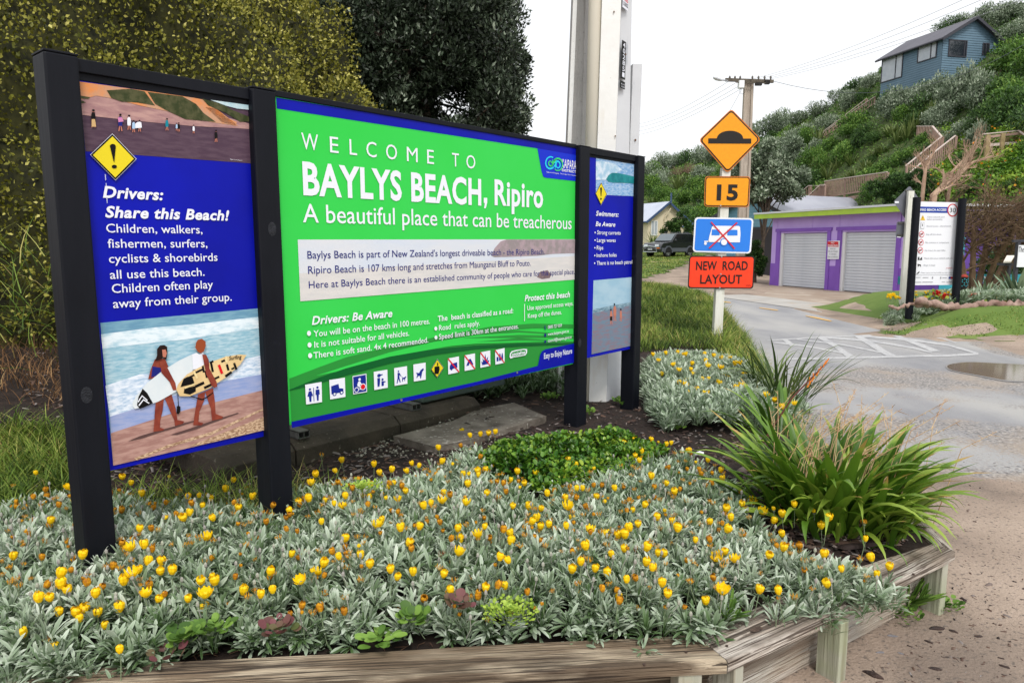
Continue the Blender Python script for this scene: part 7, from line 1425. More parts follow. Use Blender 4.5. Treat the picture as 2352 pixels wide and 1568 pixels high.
def bush(px, py, size, kind, where, dist=None, sz=None, label=None):
    """px,py: foot of the bush in the picture; size: its width there"""
    p = hit(px, py) if dist is None else D(px, py, dist); Yd = p.y; rad = size * 1.42 / FPX * Yd * .5 / (.95 if kind != 'flax' else .8)
    o = bpy.data.objects.new(NAMES[kind][0], rb.choice(PR[kind])); COL.objects.link(o); o.location = p - Vector((0, 0, rad * .15)); o.rotation_euler = (0, 0, rb.uniform(0, 6.28)); h = sz or rb.uniform(.8, 1.45)
    o.scale = (rad, rad, rad * h); g = PLUR[kind] + ' ' + where
    if label is None: REG.setdefault((kind, where), []).append((px, o))
    return tag(o, label or (NAMES[kind][1] + ' ' + where), 'bush' if kind != 'flax' else 'flax', g)
W1 = 'on the slope behind the cottage'; W2 = 'on the skyline behind the cottage'; W3 = 'on the ridge beside the diamond sign'; W4 = 'just below the hill house'; W5 = 'on the slope above the garage'; W6 = 'above the hill house'; W7 = 'on the steep right slope'
LST = [(1500,392,46,'grey',W2),(1526,384,40,'grey',W2),(1556,382,50,'grey',W2),(1588,372,44,'dark',W2),(1618,372,44,'grey',W2),(1478,412,50,'grey',W2),(1534,408,46,'twig',W2),(1566,402,46,'twig',W2),(1592,398,46,'twig',W2),(1512,425,50,'grey',W2),(1640,372,40,'grey',W2),
 (1500,448,50,'green',W1),(1540,456,40,'flax',W1),(1556,436,44,'flax',W1),(1500,476,46,'flax',W1),(1580,466,50,'green',W1),(1540,486,44,'green',W1),(1600,436,44,'green',W1),(1620,470,60,'green',W1),(1592,508,70,'dark',W1),(1622,530,60,'green',W1),(1518,500,40,'flax',W1),(1575,420,36,'flax',W1),(1618,410,50,'grey',W1),(1640,500,60,'dark',W1),(1520,470,40,'green',W1),
 (1762,318,60,'grey',W3),(1800,298,52,'grey',W3),(1842,280,56,'grey',W3),(1884,268,50,'grey',W3),(1790,350,62,'grey',W3),(1840,330,60,'grey',W3),(1872,356,50,'grey',W3),(1760,384,62,'grey',W3),(1742,430,70,'grey',W3),(1786,420,62,'grey',W3),(1750,478,80,'grey',W3),(1822,390,62,'grey',W3),(1800,470,70,'dark',W3),(1930,228,46,'grey',W3),(1962,216,44,'dark',W3),(1990,206,44,'grey',W3),(2012,196,40,'grey',W3),(1950,250,46,'grey',W3),(1900,300,50,'grey',W3),(1740,345,50,'dark',W3),(1725,310,40,'grey',W3),
 (2060,262,62,'grey',W4),(2112,238,60,'dark',W4),(2162,206,46,'grey',W4),(2204,216,64,'grey',W4),(2246,238,76,'grey',W4),(2176,276,76,'grey',W4),(2092,300,50,'dark',W4),(2222,316,60,'grey',W4),(2128,208,44,'grey',W4),(2288,208,60,'twig',W4),(2262,180,44,'twig',W4),(2035,250,40,'grey',W4),(2150,300,60,'grey',W4),(2140,200,50,'grey',W4),(2180,160,44,'grey',W4),(2080,225,44,'grey',W4),
 (2190,74,44,'dark',W6),(2216,60,44,'grey',W6),(2262,58,56,'grey',W6),(2306,52,66,'grey',W6),(2345,92,70,'grey',W6),(2335,38,60,'grey',W6),(2300,100,60,'dark',W6),(2370,50,60,'grey',W6),(2165,88,36,'dark',W6),
 (2322,172,84,'green',W7),(2352,232,96,'green',W7),(2330,286,90,'dark',W7),(2290,290,70,'dark',W7),(2372,320,90,'dark',W7),(2310,225,80,'dark',W7),(2262,290,66,'dark',W7),(2380,160,90,'green',W7),(2240,340,60,'grey',W7),(2228,380,50,'twig',W7),
 (1900,350,50,'green',W5),(1938,355,52,'green',W5),(2012,400,50,'green',W5),(1936,372,50,'green',W5),(2066,380,50,'green',W5),(2104,370,50,'green',W5),(1962,300,56,'green',W5),(1900,452,50,'green',W5),(1862,440,50,'dark',W5),(1860,395,50,'green',W5),(1978,335,46,'dark',W5),(2130,340,50,'green',W5),(1840,450,44,'green',W5),(2030,440,50,'green',W5),(1985,430,46,'green',W5),(2160,330,44,'green',W5),
 (2062,330,48,'flax',W5),(2030,350,46,'flax',W5),(1992,322,44,'flax',W5),(2010,362,46,'flax',W5),(1990,392,44,'flax',W5),(1960,415,44,'flax',W5),(2082,322,44,'flax',W5),(2140,280,50,'flax',W4),(1900,412,44,'flax',W5),(1872,402,44,'flax',W5),(1922,388,44,'flax',W5),(2045,312,46,'flax',W5),(2100,305,44,'flax',W5),(1880,330,40,'flax',W3),(2115,285,44,'flax',W4),(1955,380,40,'flax',W5)]
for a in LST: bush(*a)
for a in ((2062, 268, 84, 'grey', W4, None, 1.2), (2108, 246, 74, 'grey', W4, None, 1.3), (2158, 240, 66, 'grey', W4, None, 1.5), (2204, 246, 92, 'grey', W4, None, 1.45), (2252, 250, 84, 'grey', W4, None, 1.4), (2135, 250, 60, 'dark', W4, None, 1.3), (2232, 205, 60, 'grey', W4, None, 1.2)): bush(*a)
for (kd, wh), L_ in REG.items():
    L_.sort(key=lambda e: e[0]); n = len(L_)
    for i, (_, o) in enumerate(L_):
        o['label'] = (NAMES[kd][1] + ', ' + (ORD[i + 1] + ' from the left ' if n > 1 else '') + wh) if i < 20 else o['label']
REG2 = {}
for k in range(150):
    px = rb.uniform(1480, 2420); py = rb.uniform(60, 520); p = hit(px, py)
    if p.y > 118 or p.z < 1.2 or float(TZ(p.x, p.y)) < 1.0 or p.x < -5: continue
    a = p.x / p.y; kd = rb.choices(['grey', 'green', 'dark', 'flax'], [3, 3, 2, 2])[0] if px < 2200 else rb.choices(['green', 'dark'], [1, 1])[0]
    w = W1 if px < 1690 else W3 if px < 1880 else W5 if px < 2150 else W7
    if 1900 < px < 2160 and 380 < py < 460: continue
    bush(px, py, rb.uniform(34, 52) * (.8 if p.y > 60 else 1), kd, w, label='small')
    REG2.setdefault((kd, w), []).append((px, COL.objects[-1]))
for (kd, wh), L_ in REG2.items():
    L_.sort(key=lambda e: e[0])
    for i, (_, o) in enumerate(L_): o['label'] = 'small ' + NAMES[kd][1].replace(' with arching blades', '') + (', ' + ORD[i + 1] + ' from the left ' if i < 20 else ', far right ') + wh
# left side skyline beyond the hedge is closed off by the same hill: a belt of bushes
# ---- leafy ground cover over the hillside
r = np.random.default_rng(61); N = 84000
a = r.uniform(-.15, .95, N); t = r.uniform(0, 1, N) ** 1.0; yf = np.interp(a, HT[:, 0], HT[:, 1]); yt = np.interp(a, HT[:, 0], HT[:, 2]); y = yf + (yt - yf) * t; x = a * y; z = TZ(x, y) + r.uniform(.0, .35, N)
d = nrm(r.normal(0, 1, (N, 3)) + [0, -.6, .7]); s = r.uniform(.06, .14, N) * (y / 45)
V, F, R_ = scatter(*LEAF2, np.stack([x, y, z], 1), frames(d, r.normal(0, 1, (N, 3)) + [0, -.5, .8]), np.stack([s * .8, s, s], 1), np.clip(.5 + .35 * snoise(x, y, .22, 50) + r.normal(0, .16, N), 0, 1))
tag(link_mesh('ground_cover', np_mesh('ground_cover', V, F, R_), m_greenb), 'tangled green ground cover creeping over the whole steep hillside', 'ground cover', kind='stuff')
# nasturtium slope with orange flowers at the right
m_nast = leafmat('nasturtium_leaf', [rgb(40, 74, 20), rgb(84, 124, 34), rgb(124, 156, 50), rgb(168, 180, 70)], .5); m_nfl = M('orange_flower', rgb(236, 116, 20), .6, rgb(230, 170, 40), 2)
P = []; r = np.random.default_rng(62)
for _ in range(1500): q = hit(r.uniform(2150, 2440), r.uniform(305, 460), 60); P.append(tuple(q))
P = np.array(P); P = np.repeat(P, 9, 0) + r.normal(0, .28, (13500, 3)) * [1, 1, .25]; P[:, 2] = TZ(P[:, 0], P[:, 1]) + r.uniform(.05, .55, len(P)); s = r.uniform(.07, .14, len(P)); d = nrm(r.normal(0, 1, (len(P), 3)) + [0, -.7, .5])
V, F, R_ = scatter(RLV, RLF, P, frames(d, r.normal(0, .6, (len(P), 3)) + [0, -.6, .8]), s, np.clip(.5 + .3 * snoise(P[:, 0], P[:, 1], .6, 5) + r.normal(0, .15, len(P)), 0, 1))
tag(link_mesh('nasturtium_cover', np_mesh('nasturtium_cover', V, F, R_), m_nast), 'bright yellow green nasturtium leaves covering the slope under the right hand deck', 'ground cover', kind='stuff')
k = r.choice(len(P), 150, replace=False); k = k[P[k, 2] > 2]; V, F, R_ = scatter(LEAF1[0], LEAF1[1], P[k] + [0, -.1, .08], frames(nrm(r.normal(0, 1, (len(k), 3))), r.normal(0, .4, (len(k), 3)) + [0, -1, .4]), r.uniform(.08, .15, len(k)), r.random(len(k)))
tag(link_mesh('nasturtium_flowers', np_mesh('nasturtium_flowers', V, F, R_), m_nfl), 'scattered orange nasturtium flowers dotted over the right hand slope', 'flowers', kind='stuff')
# ---- individual trees near the garages
def leafy_tree(name, label, foot, crown_c, rads, mt, N, L, seed, n=26, lean=None):
    t = thing(name, tuple(foot), label, 'tree'); r = random.Random(seed); bl = []; cc = Vector(crown_c) - Vector(foot)
    for i in range(n * 3):
        d = Vector((r.gauss(0, 1), r.gauss(0, 1), r.gauss(0, 1))).normalized() * r.uniform(.3, .95); q = cc + Vector((d.x * rads[0], d.y * rads[1], d.z * rads[2])); rr = r.uniform(.22, .36) * min(rads)
        if all((Vector(b[:3]) - q).length > (b[3] + rr) * .5 for b in bl): bl.append((q.x, q.y, q.z, rr))
        if len(bl) >= n: break
    o = link_mesh('crown', crown_mesh('crown', bl, N, L, .5, seed, depth=.5, up=.3, amp=.3), mt, t); o['kind'] = 'stuff'
    mb = MB(); O_ = Vector(foot); top = O_ + cc * .75; mb.tube([O_ - Vector((0, 0, .3)), O_.lerp(top, .5), top], [.12, .09, .05], 7)
    for b in bl[::2]: mb.tube([O_.lerp(top, r.uniform(.4, .9)), O_ + Vector(b[:3])], [.04, .015], 5)
    mb.build('trunk', m_bark, t); return t
q = hit(2085, 488, 60); cpt = D(2080, 430, q.y)
leafy_tree('tree', 'rounded dark olive green tree above the garage roof, left of the bare tree', (q.x, q.y, float(TZ(q.x, q.y))), cpt, (1.7, 1.3, 1.1), m_dkgreen, 14000, .12, 5, 30)
p = D(1762, 470, 37); leafy_tree('tree', 'big dark grey green bushy tree right of the street pole behind the blue roof', (p.x, 37.5, float(TZ(p.x, 37.5))), D(1765, 400, 38), (2.1, 1.4, 2.0), m_greyb, 20000, .17, 6, 44)
p = G(1732, 652); leafy_tree('shrub', 'dense upright dark green shrub between the road signs and the purple garage', (p.x, p.y, 0), D(1734, 592, p.y), (.52, .5, 1.0), m_dkgreen, 12000, .085, 7, 26)
p = D(1560, 560, 57); leafy_tree('shrub', 'dark leafy shrub with a few red flowers in front of the cottage', (p.x + .6, 56, 1.0), D(1556, 522, 56), (1.6, .8, 1.0), m_dkgreen, 5000, .16, 8, 22)
p = D(1498, 560, 55); bush(1500, 562, 34, 'flax', 'beside the cottage wall behind the parked car', dist=54)
# ---- bare trees
m_bare = M('bare_bark', rgb(178, 152, 130), .9, rgb(146, 118, 98), 2.5, 5, bump=.3)
def bare_tree(name, label, pts, seed, dens=1.0, spread=.5, D0=22, rad0=.11, dep=4, l0=1.5, updir=(.35, .1, .9)):
    r = random.Random(seed); root = D(*pts[0], D0); t = thing(name, (root.x, root.y, float(TZ(root.x, root.y))), label, 'tree'); mb = MB(); tips = []
    P_ = [D(x, y, D0 + .15 * i) for i, (x, y) in enumerate(pts)]; P_[0].z = min(P_[0].z, float(TZ(P_[0].x, P_[0].y)) + .0)
    rads = [rad0 * (1 - .75 * i / (len(P_) - 1)) for i in range(len(P_))]; mb.tube(P_, rads, 8)
    def br(p, d, l, rad, dp):
        n = 3; q = [p]; dd = d
        for _ in range(n): dd = (dd + Vector((r.gauss(0, .16), r.gauss(0, .16), r.gauss(.03, .14)))).normalized(); q.append(q[-1] + dd * l / n)
        mb.tube(q, [rad * (1 - .5 * i / n) for i in range(n + 1)], 5 if dp > 1 else 4, cap=False)
        if dp:
            for _ in range(r.choice((2, 3, 3, 4))):
                k = r.randint(1, n); br(q[k], (dd + Vector((r.gauss(0, spread), r.gauss(0, spread), r.gauss(.12, spread * .7)))).normalized(), l * r.uniform(.45, .8), rad * .55, dp - 1)
    for i in range(1, len(P_)):
        for _ in range(int(3 * dens)):
            k = r.random(); p = P_[i - 1].lerp(P_[i], k); base = (P_[i] - P_[i - 1]).normalized(); br(p, (base * .6 + Vector((r.gauss(0, spread), r.gauss(0, .4), r.gauss(.25, .4)))).normalized(), l0 * r.uniform(.5, 1.1), rads[i] * .55, dep - 1)
    mb.build('trunk', m_bare, t); return t
cT = lambda x, y: ((3600 + x / 3.11) / 1.7415, (400 + y / 3.11) / 1.7415)
bare_tree('bare_tree', 'large leafless pale brown tree leaning right behind the white information board', [cT(330, 1330), cT(420, 1180), cT(560, 1050), cT(700, 960), cT(790, 870), cT(900, 780), cT(1140, 700)], 3, 1.6, .5, 28, .15, 4, .62)
bare_tree('bare_tree', 'smaller leafless twiggy tree in front of the zigzag stair', [cT(250, 1150), cT(300, 1000), cT(320, 850), cT(380, 720), cT(470, 560)], 4, 1.8, .55, 29, .09, 4, .62)
bare_tree('bare_tree', 'leafless branches reaching up beside the second zigzag stair rail', [cT(560, 1040), cT(640, 900), cT(740, 800), cT(880, 660), cT(960, 480)], 9, 1.6, .5, 29.5, .08, 4, .62)
# big brown twiggy bush right of the board
tb = thing('twiggy_bush', tuple(D(2240, 640, 19.5)), 'wide brown twiggy almost leafless bush right of the information board', 'bush'); org = Vector(ORG[tb.name]); r = random.Random(8); mb = MB()
foot = D(2222, 632, 19.5); foot.z = .4
def tw(p, d, l, rad, dp, m_):
    q = [p]; dd = d
    for _ in range(3): dd = (dd + Vector((r.gauss(0, .18), r.gauss(0, .18), r.gauss(0, .12)))).normalized(); q.append(q[-1] + dd * l / 3)
    m_.tube(q, [rad * (1 - .45 * i / 3) for i in range(4)], 5 if dp > 1 else 3, cap=False)
    if dp:
        for _ in range(4 if dp > 1 else 5): tw(q[r.randint(1, 3)], (dd + Vector((r.gauss(0, .55), r.gauss(0, .5), r.gauss(.08, .35)))).normalized(), l * r.uniform(.45, .75), rad * .5, dp - 1, m_)
for i in range(6):
    e = D(2190 + i * 46, 540 - (i % 3) * 20, 19.5 + r.uniform(-.6, .9)); b = foot + Vector((i * .22, .1 * i, 0)); m = b.lerp(e, .5) + Vector((0, 0, .3)); mb.tube([b, m, e], [.09, .07, .05], 6)
    for k in range(7): tw(b.lerp(m, r.uniform(.4, 1)) if k % 2 else m.lerp(e, r.random()), Vector((r.gauss(.1, .7), r.gauss(0, .6), r.uniform(.2, 1))).normalized(), r.uniform(.8, 1.3), .03, 3, mb)
mb.build('branches', M('twig_brown', rgb(122, 98, 78), .9, rgb(86, 68, 54), 3), tb)
bl = [(D(x, y, 20)) for x, y in [(2215, 500), (2250, 490), (2290, 485), (2330, 490), (2370, 485), (2235, 520), (2275, 520), (2320, 520), (2360, 520), (2300, 550), (2345, 550), (2390, 540)]]
o = link_mesh('foliage', crown_mesh('foliage', [(*(p - org), .52) for p in bl], 8000, .07, .4, 77, depth=.6), leafmat('dry_leaf', [rgb(58, 46, 34), rgb(96, 80, 58), rgb(128, 112, 82), rgb(160, 148, 116)]), tb); o['kind'] = 'stuff'
for x, y, s, lb in ((2300, 655, 110, 'dark green bush mass in shade behind the turquoise fence'), (2360, 640, 120, 'dark green bush at the right edge behind the hanging sign')): bush(x, y, s, 'dark', '', dist=21.5, label=lb, sz=1.2)
# ---- right garden flowers, agaves
agv = leafmat('agave_leaf', [rgb(70, 92, 70), rgb(104, 126, 100), rgb(140, 158, 130), rgb(166, 180, 140)], .5, .05)
def agave(px, py, Yd, L, n, label, seed):
    q = D(px, py, Yd); q.z = max(.35, float(TZ(q.x, q.y))); me = flax_mesh(seed, n, L, .07, .35, 5); me.materials.append(agv); o = bpy.data.objects.new('agave', me); COL.objects.link(o); o.location = q; tag(o, label, 'plant')
agave(2338, 690, 16.2, .75, 34, 'largest grey green agave rosette at the right edge behind the yellow flowers', 70); agave(2262, 688, 16.4, .5, 26, 'smaller pale agave between the board and the large agave', 71); agave(2300, 672, 17.5, .45, 22, 'small yellowish agave in front of the turquoise fence', 72)
r = np.random.default_rng(90); bp = []; fl = []; 
def strip(x0, x1, y0, y1, n): return [tuple(D(*c5(r.uniform(x0, x1), r.uniform(y0, y1)), r.uniform(14.9, 16))) for _ in range(n)]
Pg = np.array(strip(125, 330, 1400, 1470, 60) + strip(440, 900, 1400, 1480, 160) + strip(960, 1750, 1420, 1510, 300)); Pg[:, 2] = TZ(Pg[:, 0], Pg[:, 1]) + r.uniform(.03, .2, len(Pg))
parts = [];
for i, (rv, rf, rr) in enumerate(ROS):
    m = np.arange(len(Pg)) % 6 == i; parts.append((*scatter(rv, rf, Pg[m], frames(r.normal(0, 1, (m.sum(), 3)), [[0, -.4, 1]] * m.sum()), r.uniform(1.3, 2.1, m.sum()))[:2], np.tile(rr, m.sum())))
V, F, R_ = merge(parts); g2 = thing('gazania_patch', tuple(D(*c5(900, 1480), 15.5)), 'strip of silver leaved yellow flowering gazanias behind the driftwood logs', 'flowers'); org = ORG[g2.name]
o = link_mesh('foliage', np_mesh('foliage', V - np.array(org), F, R_), m_silver, g2); o['kind'] = 'stuff'
for i in range(95):
    x, y = [(r.uniform(140, 290), r.uniform(1365, 1420)), (r.uniform(440, 870), r.uniform(1330, 1460)), (r.uniform(1060, 1650), r.uniform(1370, 1490)), (r.uniform(1180, 1640), r.uniform(1360, 1430))][i % 4]
    q = D(*c5(x, y), 15.2); o = bpy.data.objects.new('flower', rnf.choice(FM['cup'] + FM['open'])); COL.objects.link(o); o.parent = g2; o.location = q - org; s = r.uniform(.9, 1.35); o.scale = (s,) * 3; o.rotation_euler = (r.normal(0, .2), r.normal(0, .2), r.uniform(0, 6))
m_gred = M('geranium_red', rgb(216, 32, 28), .5, rgb(170, 16, 20), 30)
for (x, y), lb in (((1105, 1375), 'upper red geranium flower head right of the board'), ((1105, 1415), 'lower wide red geranium flower head right of the board'), ((700, 1352), 'red geranium flower head beneath the information board'), ((800, 1385), 'small dark red geranium head beneath the board, right of the larger one')):
    q = D(*c5(x, y), 15.1); t = thing('geranium', tuple(q), lb, 'flower'); rr = .085 if x > 1000 else .06
    V, F = lumpy((0, 0, 0), (rr * 1.3, rr, rr * .7), x, 7, .2, 20); r2 = np.random.default_rng(x); P, n = surf_pts(V, F, 140, r2); V, F, R_ = leaves_on(P, n, .03, .9, r2, depth=.01); link_mesh('petals', np_mesh('petals', V, F, R_), m_gred, t)
    V, F, R_ = scatter(RLV, RLF, r2.normal(0, .1, (40, 3)) - [0, 0, .16], frames(r2.normal(0, 1, (40, 3)), r2.normal(0, .5, (40, 3)) + [0, -1, .5]), r2.uniform(.05, .09, 40), r2.random(40)); link_mesh('leaves', np_mesh('leaves', V, F, R_), m_nast, t)
for i, (x, y, s) in enumerate(((2030, 660, 0),)): pass
bush(2150, 690, 60, 'green', '', dist=15.9, label='low green leafy bush behind the information board posts', sz=.6); bush(2212, 690, 56, 'green', '', dist=16.2, label='green leafy geranium bush beside the right board post', sz=.7)
# ================================================================== GRASS
m_gr = leafmat('grass_blade', [rgb(44, 66, 18), rgb(84, 112, 34), rgb(122, 146, 56), rgb(160, 166, 84), rgb(190, 170, 110)], .6, .25)
def grass(name, P, L, w, seed, label, bend=.5, mt=m_gr, toneshift=0.0, lean=(0, 0, 0)):
    r = np.random.default_rng(seed); n = len(P); tv, tf = blade_t(3, .5, bend); a = r.uniform(0, 2 * pi, n); el = r.uniform(.7, 1.45, n)
    d = np.stack([np.cos(a) * np.cos(el), np.sin(a) * np.cos(el), np.sin(el)], 1) + np.array(lean); s = L * r.uniform(.45, 1.3, n); up = np.stack([-np.cos(a), -np.sin(a), .3 + 0 * a], 1)
    V, F, R_ = scatter(tv, tf, P, frames(d, up), np.stack([np.full(n, w) * r.uniform(.7, 1.3, n), s, s], 1), np.clip(r.normal(.42, .24, n) + toneshift + .3 * snoise(P[:, 0], P[:, 1], 1.4, 3) + .2 * snoise(P[:, 0], P[:, 1], 4.1, 7), 0, 1))
    return tag(link_mesh(name, np_mesh(name, V, F, R_), mt), label, 'grass', kind='stuff')
r = np.random.default_rng(44); N = 120000
x = r.uniform(.4, 5.2, N); y = r.uniform(7.4, 20.5, N); z = SZ(x, y); px_, py_ = proj_np(np.stack([x, y, z], 1)); BK = [(1455, 600), (1800, 600), (1800, 860), (1720, 850), (1640, 806), (1560, 800), (1455, 812)]
ok = in_poly(x, y, BANK_R + [(0, 22), (0, 3)]) & in_poly(px_, py_, BK) & (r.random(N) < .9); Pg = np.stack([x, y, z], 1)[ok]
grass('bank_grass', Pg[:60000], .13, .008, 45, 'rough green grass covering the roadside bank around the road sign post')
xb = r.uniform(-3, 3.5, 26000); yb = r.uniform(8.5, 21, 26000); ok = (proj_np(np.stack([xb, yb, SZ(xb, yb)], 1))[0] < 1455)
grass('bank_grass', np.stack([xb, yb, SZ(xb, yb)], 1)[ok], .16, .012, 53, 'rough grass further back behind the welcome sign and white pole')
x = r.uniform(1.6, 4.6, 9000); y = r.uniform(5.5, 14, 9000); d_ = dist_line(x, y, BANK_R); ok = in_poly(x, y, BANK_R + [(0, 22), (0, 3)]) & (d_ < .8) & (y > 5.6); Pg = np.stack([x, y, SZ(x, y)], 1)[ok]
grass('edge_grass', Pg, .26, .008, 46, 'longer paler grass along the outer edge of the flower bed beside the road', toneshift=.15)
N = 60000; x = r.uniform(-6.5, -1.5, N); y = r.uniform(3.0, 7.2, N); z = SZ(x, y); px_, py_ = proj_np(np.stack([x, y, z], 1)); ok = (px_ > -60) & (py_ > 985) & (px_ < 300) & (px_ + (py_ - 900) * .2 < 200 + 60 * snoise(x, y, 2, 9)); Pg = np.stack([x, y, z], 1)[ok]
grass('long_grass', Pg[:20000], .20, .007, 47, 'long tangled green grass at the left between the hedge and the first post', toneshift=-.14)
N = 2200; x = r.uniform(-5.4, -2.6, N); y = r.uniform(5.2, 6.6, N); grass('dry_grass', np.stack([x, y, SZ(x, y) + r.uniform(0, .25, N)], 1), .18, .005, 48, 'reddish dry dead grass thatch at the foot of the hedge on the left', mt=leafmat('dry_grass_blade', [rgb(64, 44, 26), rgb(108, 76, 48), rgb(150, 114, 76), rgb(184, 156, 108)], .8))
N = 700; x = r.uniform(-5.5, -2.4, N); y = r.uniform(6.0, 6.9, N); grass('climbing_grass', np.stack([x, y, SZ(x, y) + r.uniform(.1, 1.1, N)], 1), .34, .008, 49, 'long grass blades growing up through the lower hedge on the left', toneshift=.1, lean=(0, -.4, 0))
N = 1200; x = r.uniform(-2.2, -1.0, N); y = r.uniform(3.3, 4.0, N); grass('thin_grass', np.stack([x, y, SZ(x, y)], 1), .2, .005, 50, 'thin straggling grass beneath the left sign panel', toneshift=.2)
# verge and lawn tufts
N = 60000; x = r.uniform(6.6, 30, N); y = r.uniform(11.5, 17, N); dn = dist_line(x, y, MOUND + [MOUND[0]]); ok = in_poly(x, y, MOUND) & (snoise(x, y, .8, 13) + snoise(x, y, 2.3, 14) * .5 > -.45 + .9 * np.exp(-dn * 2)) & ~((y > 14.3) & (x > 9.2) & (x < 30)) & ~((x < 9.9) & (x > 8.4) & (y > 14.05)); Pg = np.stack([x, y, TZ(x, y) + .01], 1)[ok]
grass('verge_grass', Pg[:30000], .055, .012, 51, 'short mown green grass on the verge around the information board')
N = 40000; x = r.uniform(2, 14, N); y = r.uniform(25, 62, N); ok = in_poly(x + .3 * snoise(x, y, .9), y, LAWN); grass('lawn_grass', np.stack([x, y, TZ(x, y) + .02], 1)[ok], .10, .03, 52, 'short green lawn grass in front of the cottage where the car is parked')
# ---- the large strap leaved clump in the bed: every leaf a part
m_strap = leafmat('strap_leaf', [rgb(28, 54, 12), rgb(62, 98, 24), rgb(98, 134, 38), rgb(146, 168, 66), rgb(178, 146, 84)], .4, .2, .5)
def strap_leaf(seed, L=.60, w=.025, droop=1.0, segs=10):
    r = random.Random(seed); V = []; F = []; R_ = []; e = r.uniform(1.0, 1.45); p = Vector((0, 0, 0)); br = r.uniform(.3, 1.5) * droop; tone = r.uniform(.1, .6); brown = r.random() < .2
    for s in range(segs + 1):
        u = s / segs; ww = w * (.55 + 1.1 * u if u < .4 else 1.0 * max(0, 1 - ((u - .4) / .6) ** 1.8) + .02); n = Vector((-sin(e), 0, cos(e)))
        V += [p + Vector((0, -ww, 0)) + n * ww * .45, p, p + Vector((0, ww, 0)) + n * ww * .45]; R_ += [min(1, tone + .2 * u + (.5 if brown and u > .82 else 0))] * 3
        e -= br * (u ** .7) * 2.0 / segs; p = p + Vector((cos(e), 0, sin(e))) * L / segs
    for s in range(segs): a = s * 3; F += [[a, a + 1, a + 4, a + 3], [a + 1, a + 2, a + 5, a + 4]]
    me = np_mesh('leaf', np.array([tuple(v) for v in V]), [np.array(F)], np.array(R_)); me.materials.append(m_strap); return me
SL = [strap_leaf(i, droop=dp) for i, dp in enumerate([.5, .6, .7, .8, .9, 1.0, 1.2, 1.4, .4, .55, 1.1, 1.6])]
def strap_clump(name, label, cat, foot, n, rad, Ls, seed, wide=1.0, lib=SL):
    t = thing(name, tuple(foot), label, cat); r = random.Random(seed)
    for i in range(n):
        a = r.uniform(0, 6.283); d = rad * sqrt(r.random()); o = bpy.data.objects.new('leaf', r.choice(lib)); COL.objects.link(o); o.parent = t; o.location = (cos(a) * d, sin(a) * d, -.02); s = r.uniform(*Ls) * (1 - .12 * (d / rad))
        o.rotation_euler = (r.gauss(0, .15), r.uniform(-.25, .35) * (d / rad + .3), a + r.gauss(0, .5)); o.scale = (s, s * wide * r.uniform(.7, 1.25), s)
    return t
fx = G(1905, 1215, .30); sc_foot = Vector((fx.x + .05, fx.y + .17, .28))
strap_clump('strap_leaved_clump', 'large clump of arching green strap leaves at the right corner of the timber edging', 'plant', sc_foot, 290, .30, (.55, 1.3), 6)
low = [strap_leaf(60 + i, droop=1.9) for i in range(4)]
strap_clump('strap_leaved_fringe', 'low drooping strap leaves spilling over the plank in front of the large clump', 'plant', sc_foot + Vector((.05, -.10, .02)), 110, .32, (.45, .9), 16, 1.1, low)
m_cane = leafmat('dark_flax_blade', [rgb(38, 56, 26), rgb(70, 94, 44), rgb(112, 130, 72), rgb(164, 172, 126)], .4, .1)
DL = []
for i in range(6): me = strap_leaf(30 + i, .62, .010, .55 + .15 * i); me.materials.clear(); me.materials.append(m_cane); DL.append(me)
q = G(1795, 905, .42); strap_clump('flax_clump', 'dark thin bladed flax clump behind the large strap leaved clump', 'plant', Vector((q.x, q.y, .40)), 120, .26, (.5, 1.25), 7, .9, DL)
q = G(1700, 960, .4); strap_clump('strap_leaved_clump', 'sparse tall light green strap leaves left of the large clump', 'plant', Vector((q.x + .15, q.y - .35, .36)), 16, .16, (.7, 1.1), 8)
# thin dry seed stalks rising over the clump
m_stalk = M('dry_stalk', rgb(206, 180, 140), .8, rgb(160, 120, 84), 12); r_ = random.Random(12); mb = MB()
for i in range(75):
    a = r_.uniform(-.9, 1.5); l = r_.uniform(.4, .85); p = sc_foot + Vector((r_.gauss(.05, .18), r_.gauss(.08, .15), 0)); dx = Vector((cos(a) * .45, sin(a) * .35 + .1, 0)) * l; pts = [p, p + dx * .4 + Vector((0, 0, l * .62)), p + dx + Vector((0, 0, l * .78))]
    mb.tube(pts, [.0022, .0018, .0012], 4, cap=False)
    for k in range(7): q = pts[1].lerp(pts[2], .3 + k * .1); mb.tube([q, q + Vector((r_.gauss(0, .015), r_.gauss(0, .015), r_.uniform(-.02, .025)))], [.0022, .0006], 3, cap=False)
tag(mb.build('seed_stalks', m_stalk), 'thin pale dry grass seed stalks rising through the large strap leaved clump', 'grass', kind='stuff')
mb = MB(); p = sc_foot + Vector((-.25, .45, .2)); q = G(1862, 838, .95) ; tip = D(1895, 836, p.y); mb.tube([p, p.lerp(tip, .6) + Vector((-.02, 0, .03)), tip], [.006, .005, .004], 6); t_ = mb.build('flower_stalk', M('stalk_dark_red', rgb(96, 52, 44), .7), origin=p); tag(t_, 'dark red flax flower stalk with orange blossoms above the strap leaves', 'flower stalk')
mb = MB()
for k in range(9): a = tip.lerp(p, .03 * k); mb.tube([a, a + Vector((r_.uniform(-.01, .03), 0, r_.uniform(.02, .045)))], [.005, .003], 5)
mb.build('blossom', M('flax_blossom', rgb(214, 120, 30), .6), t_)
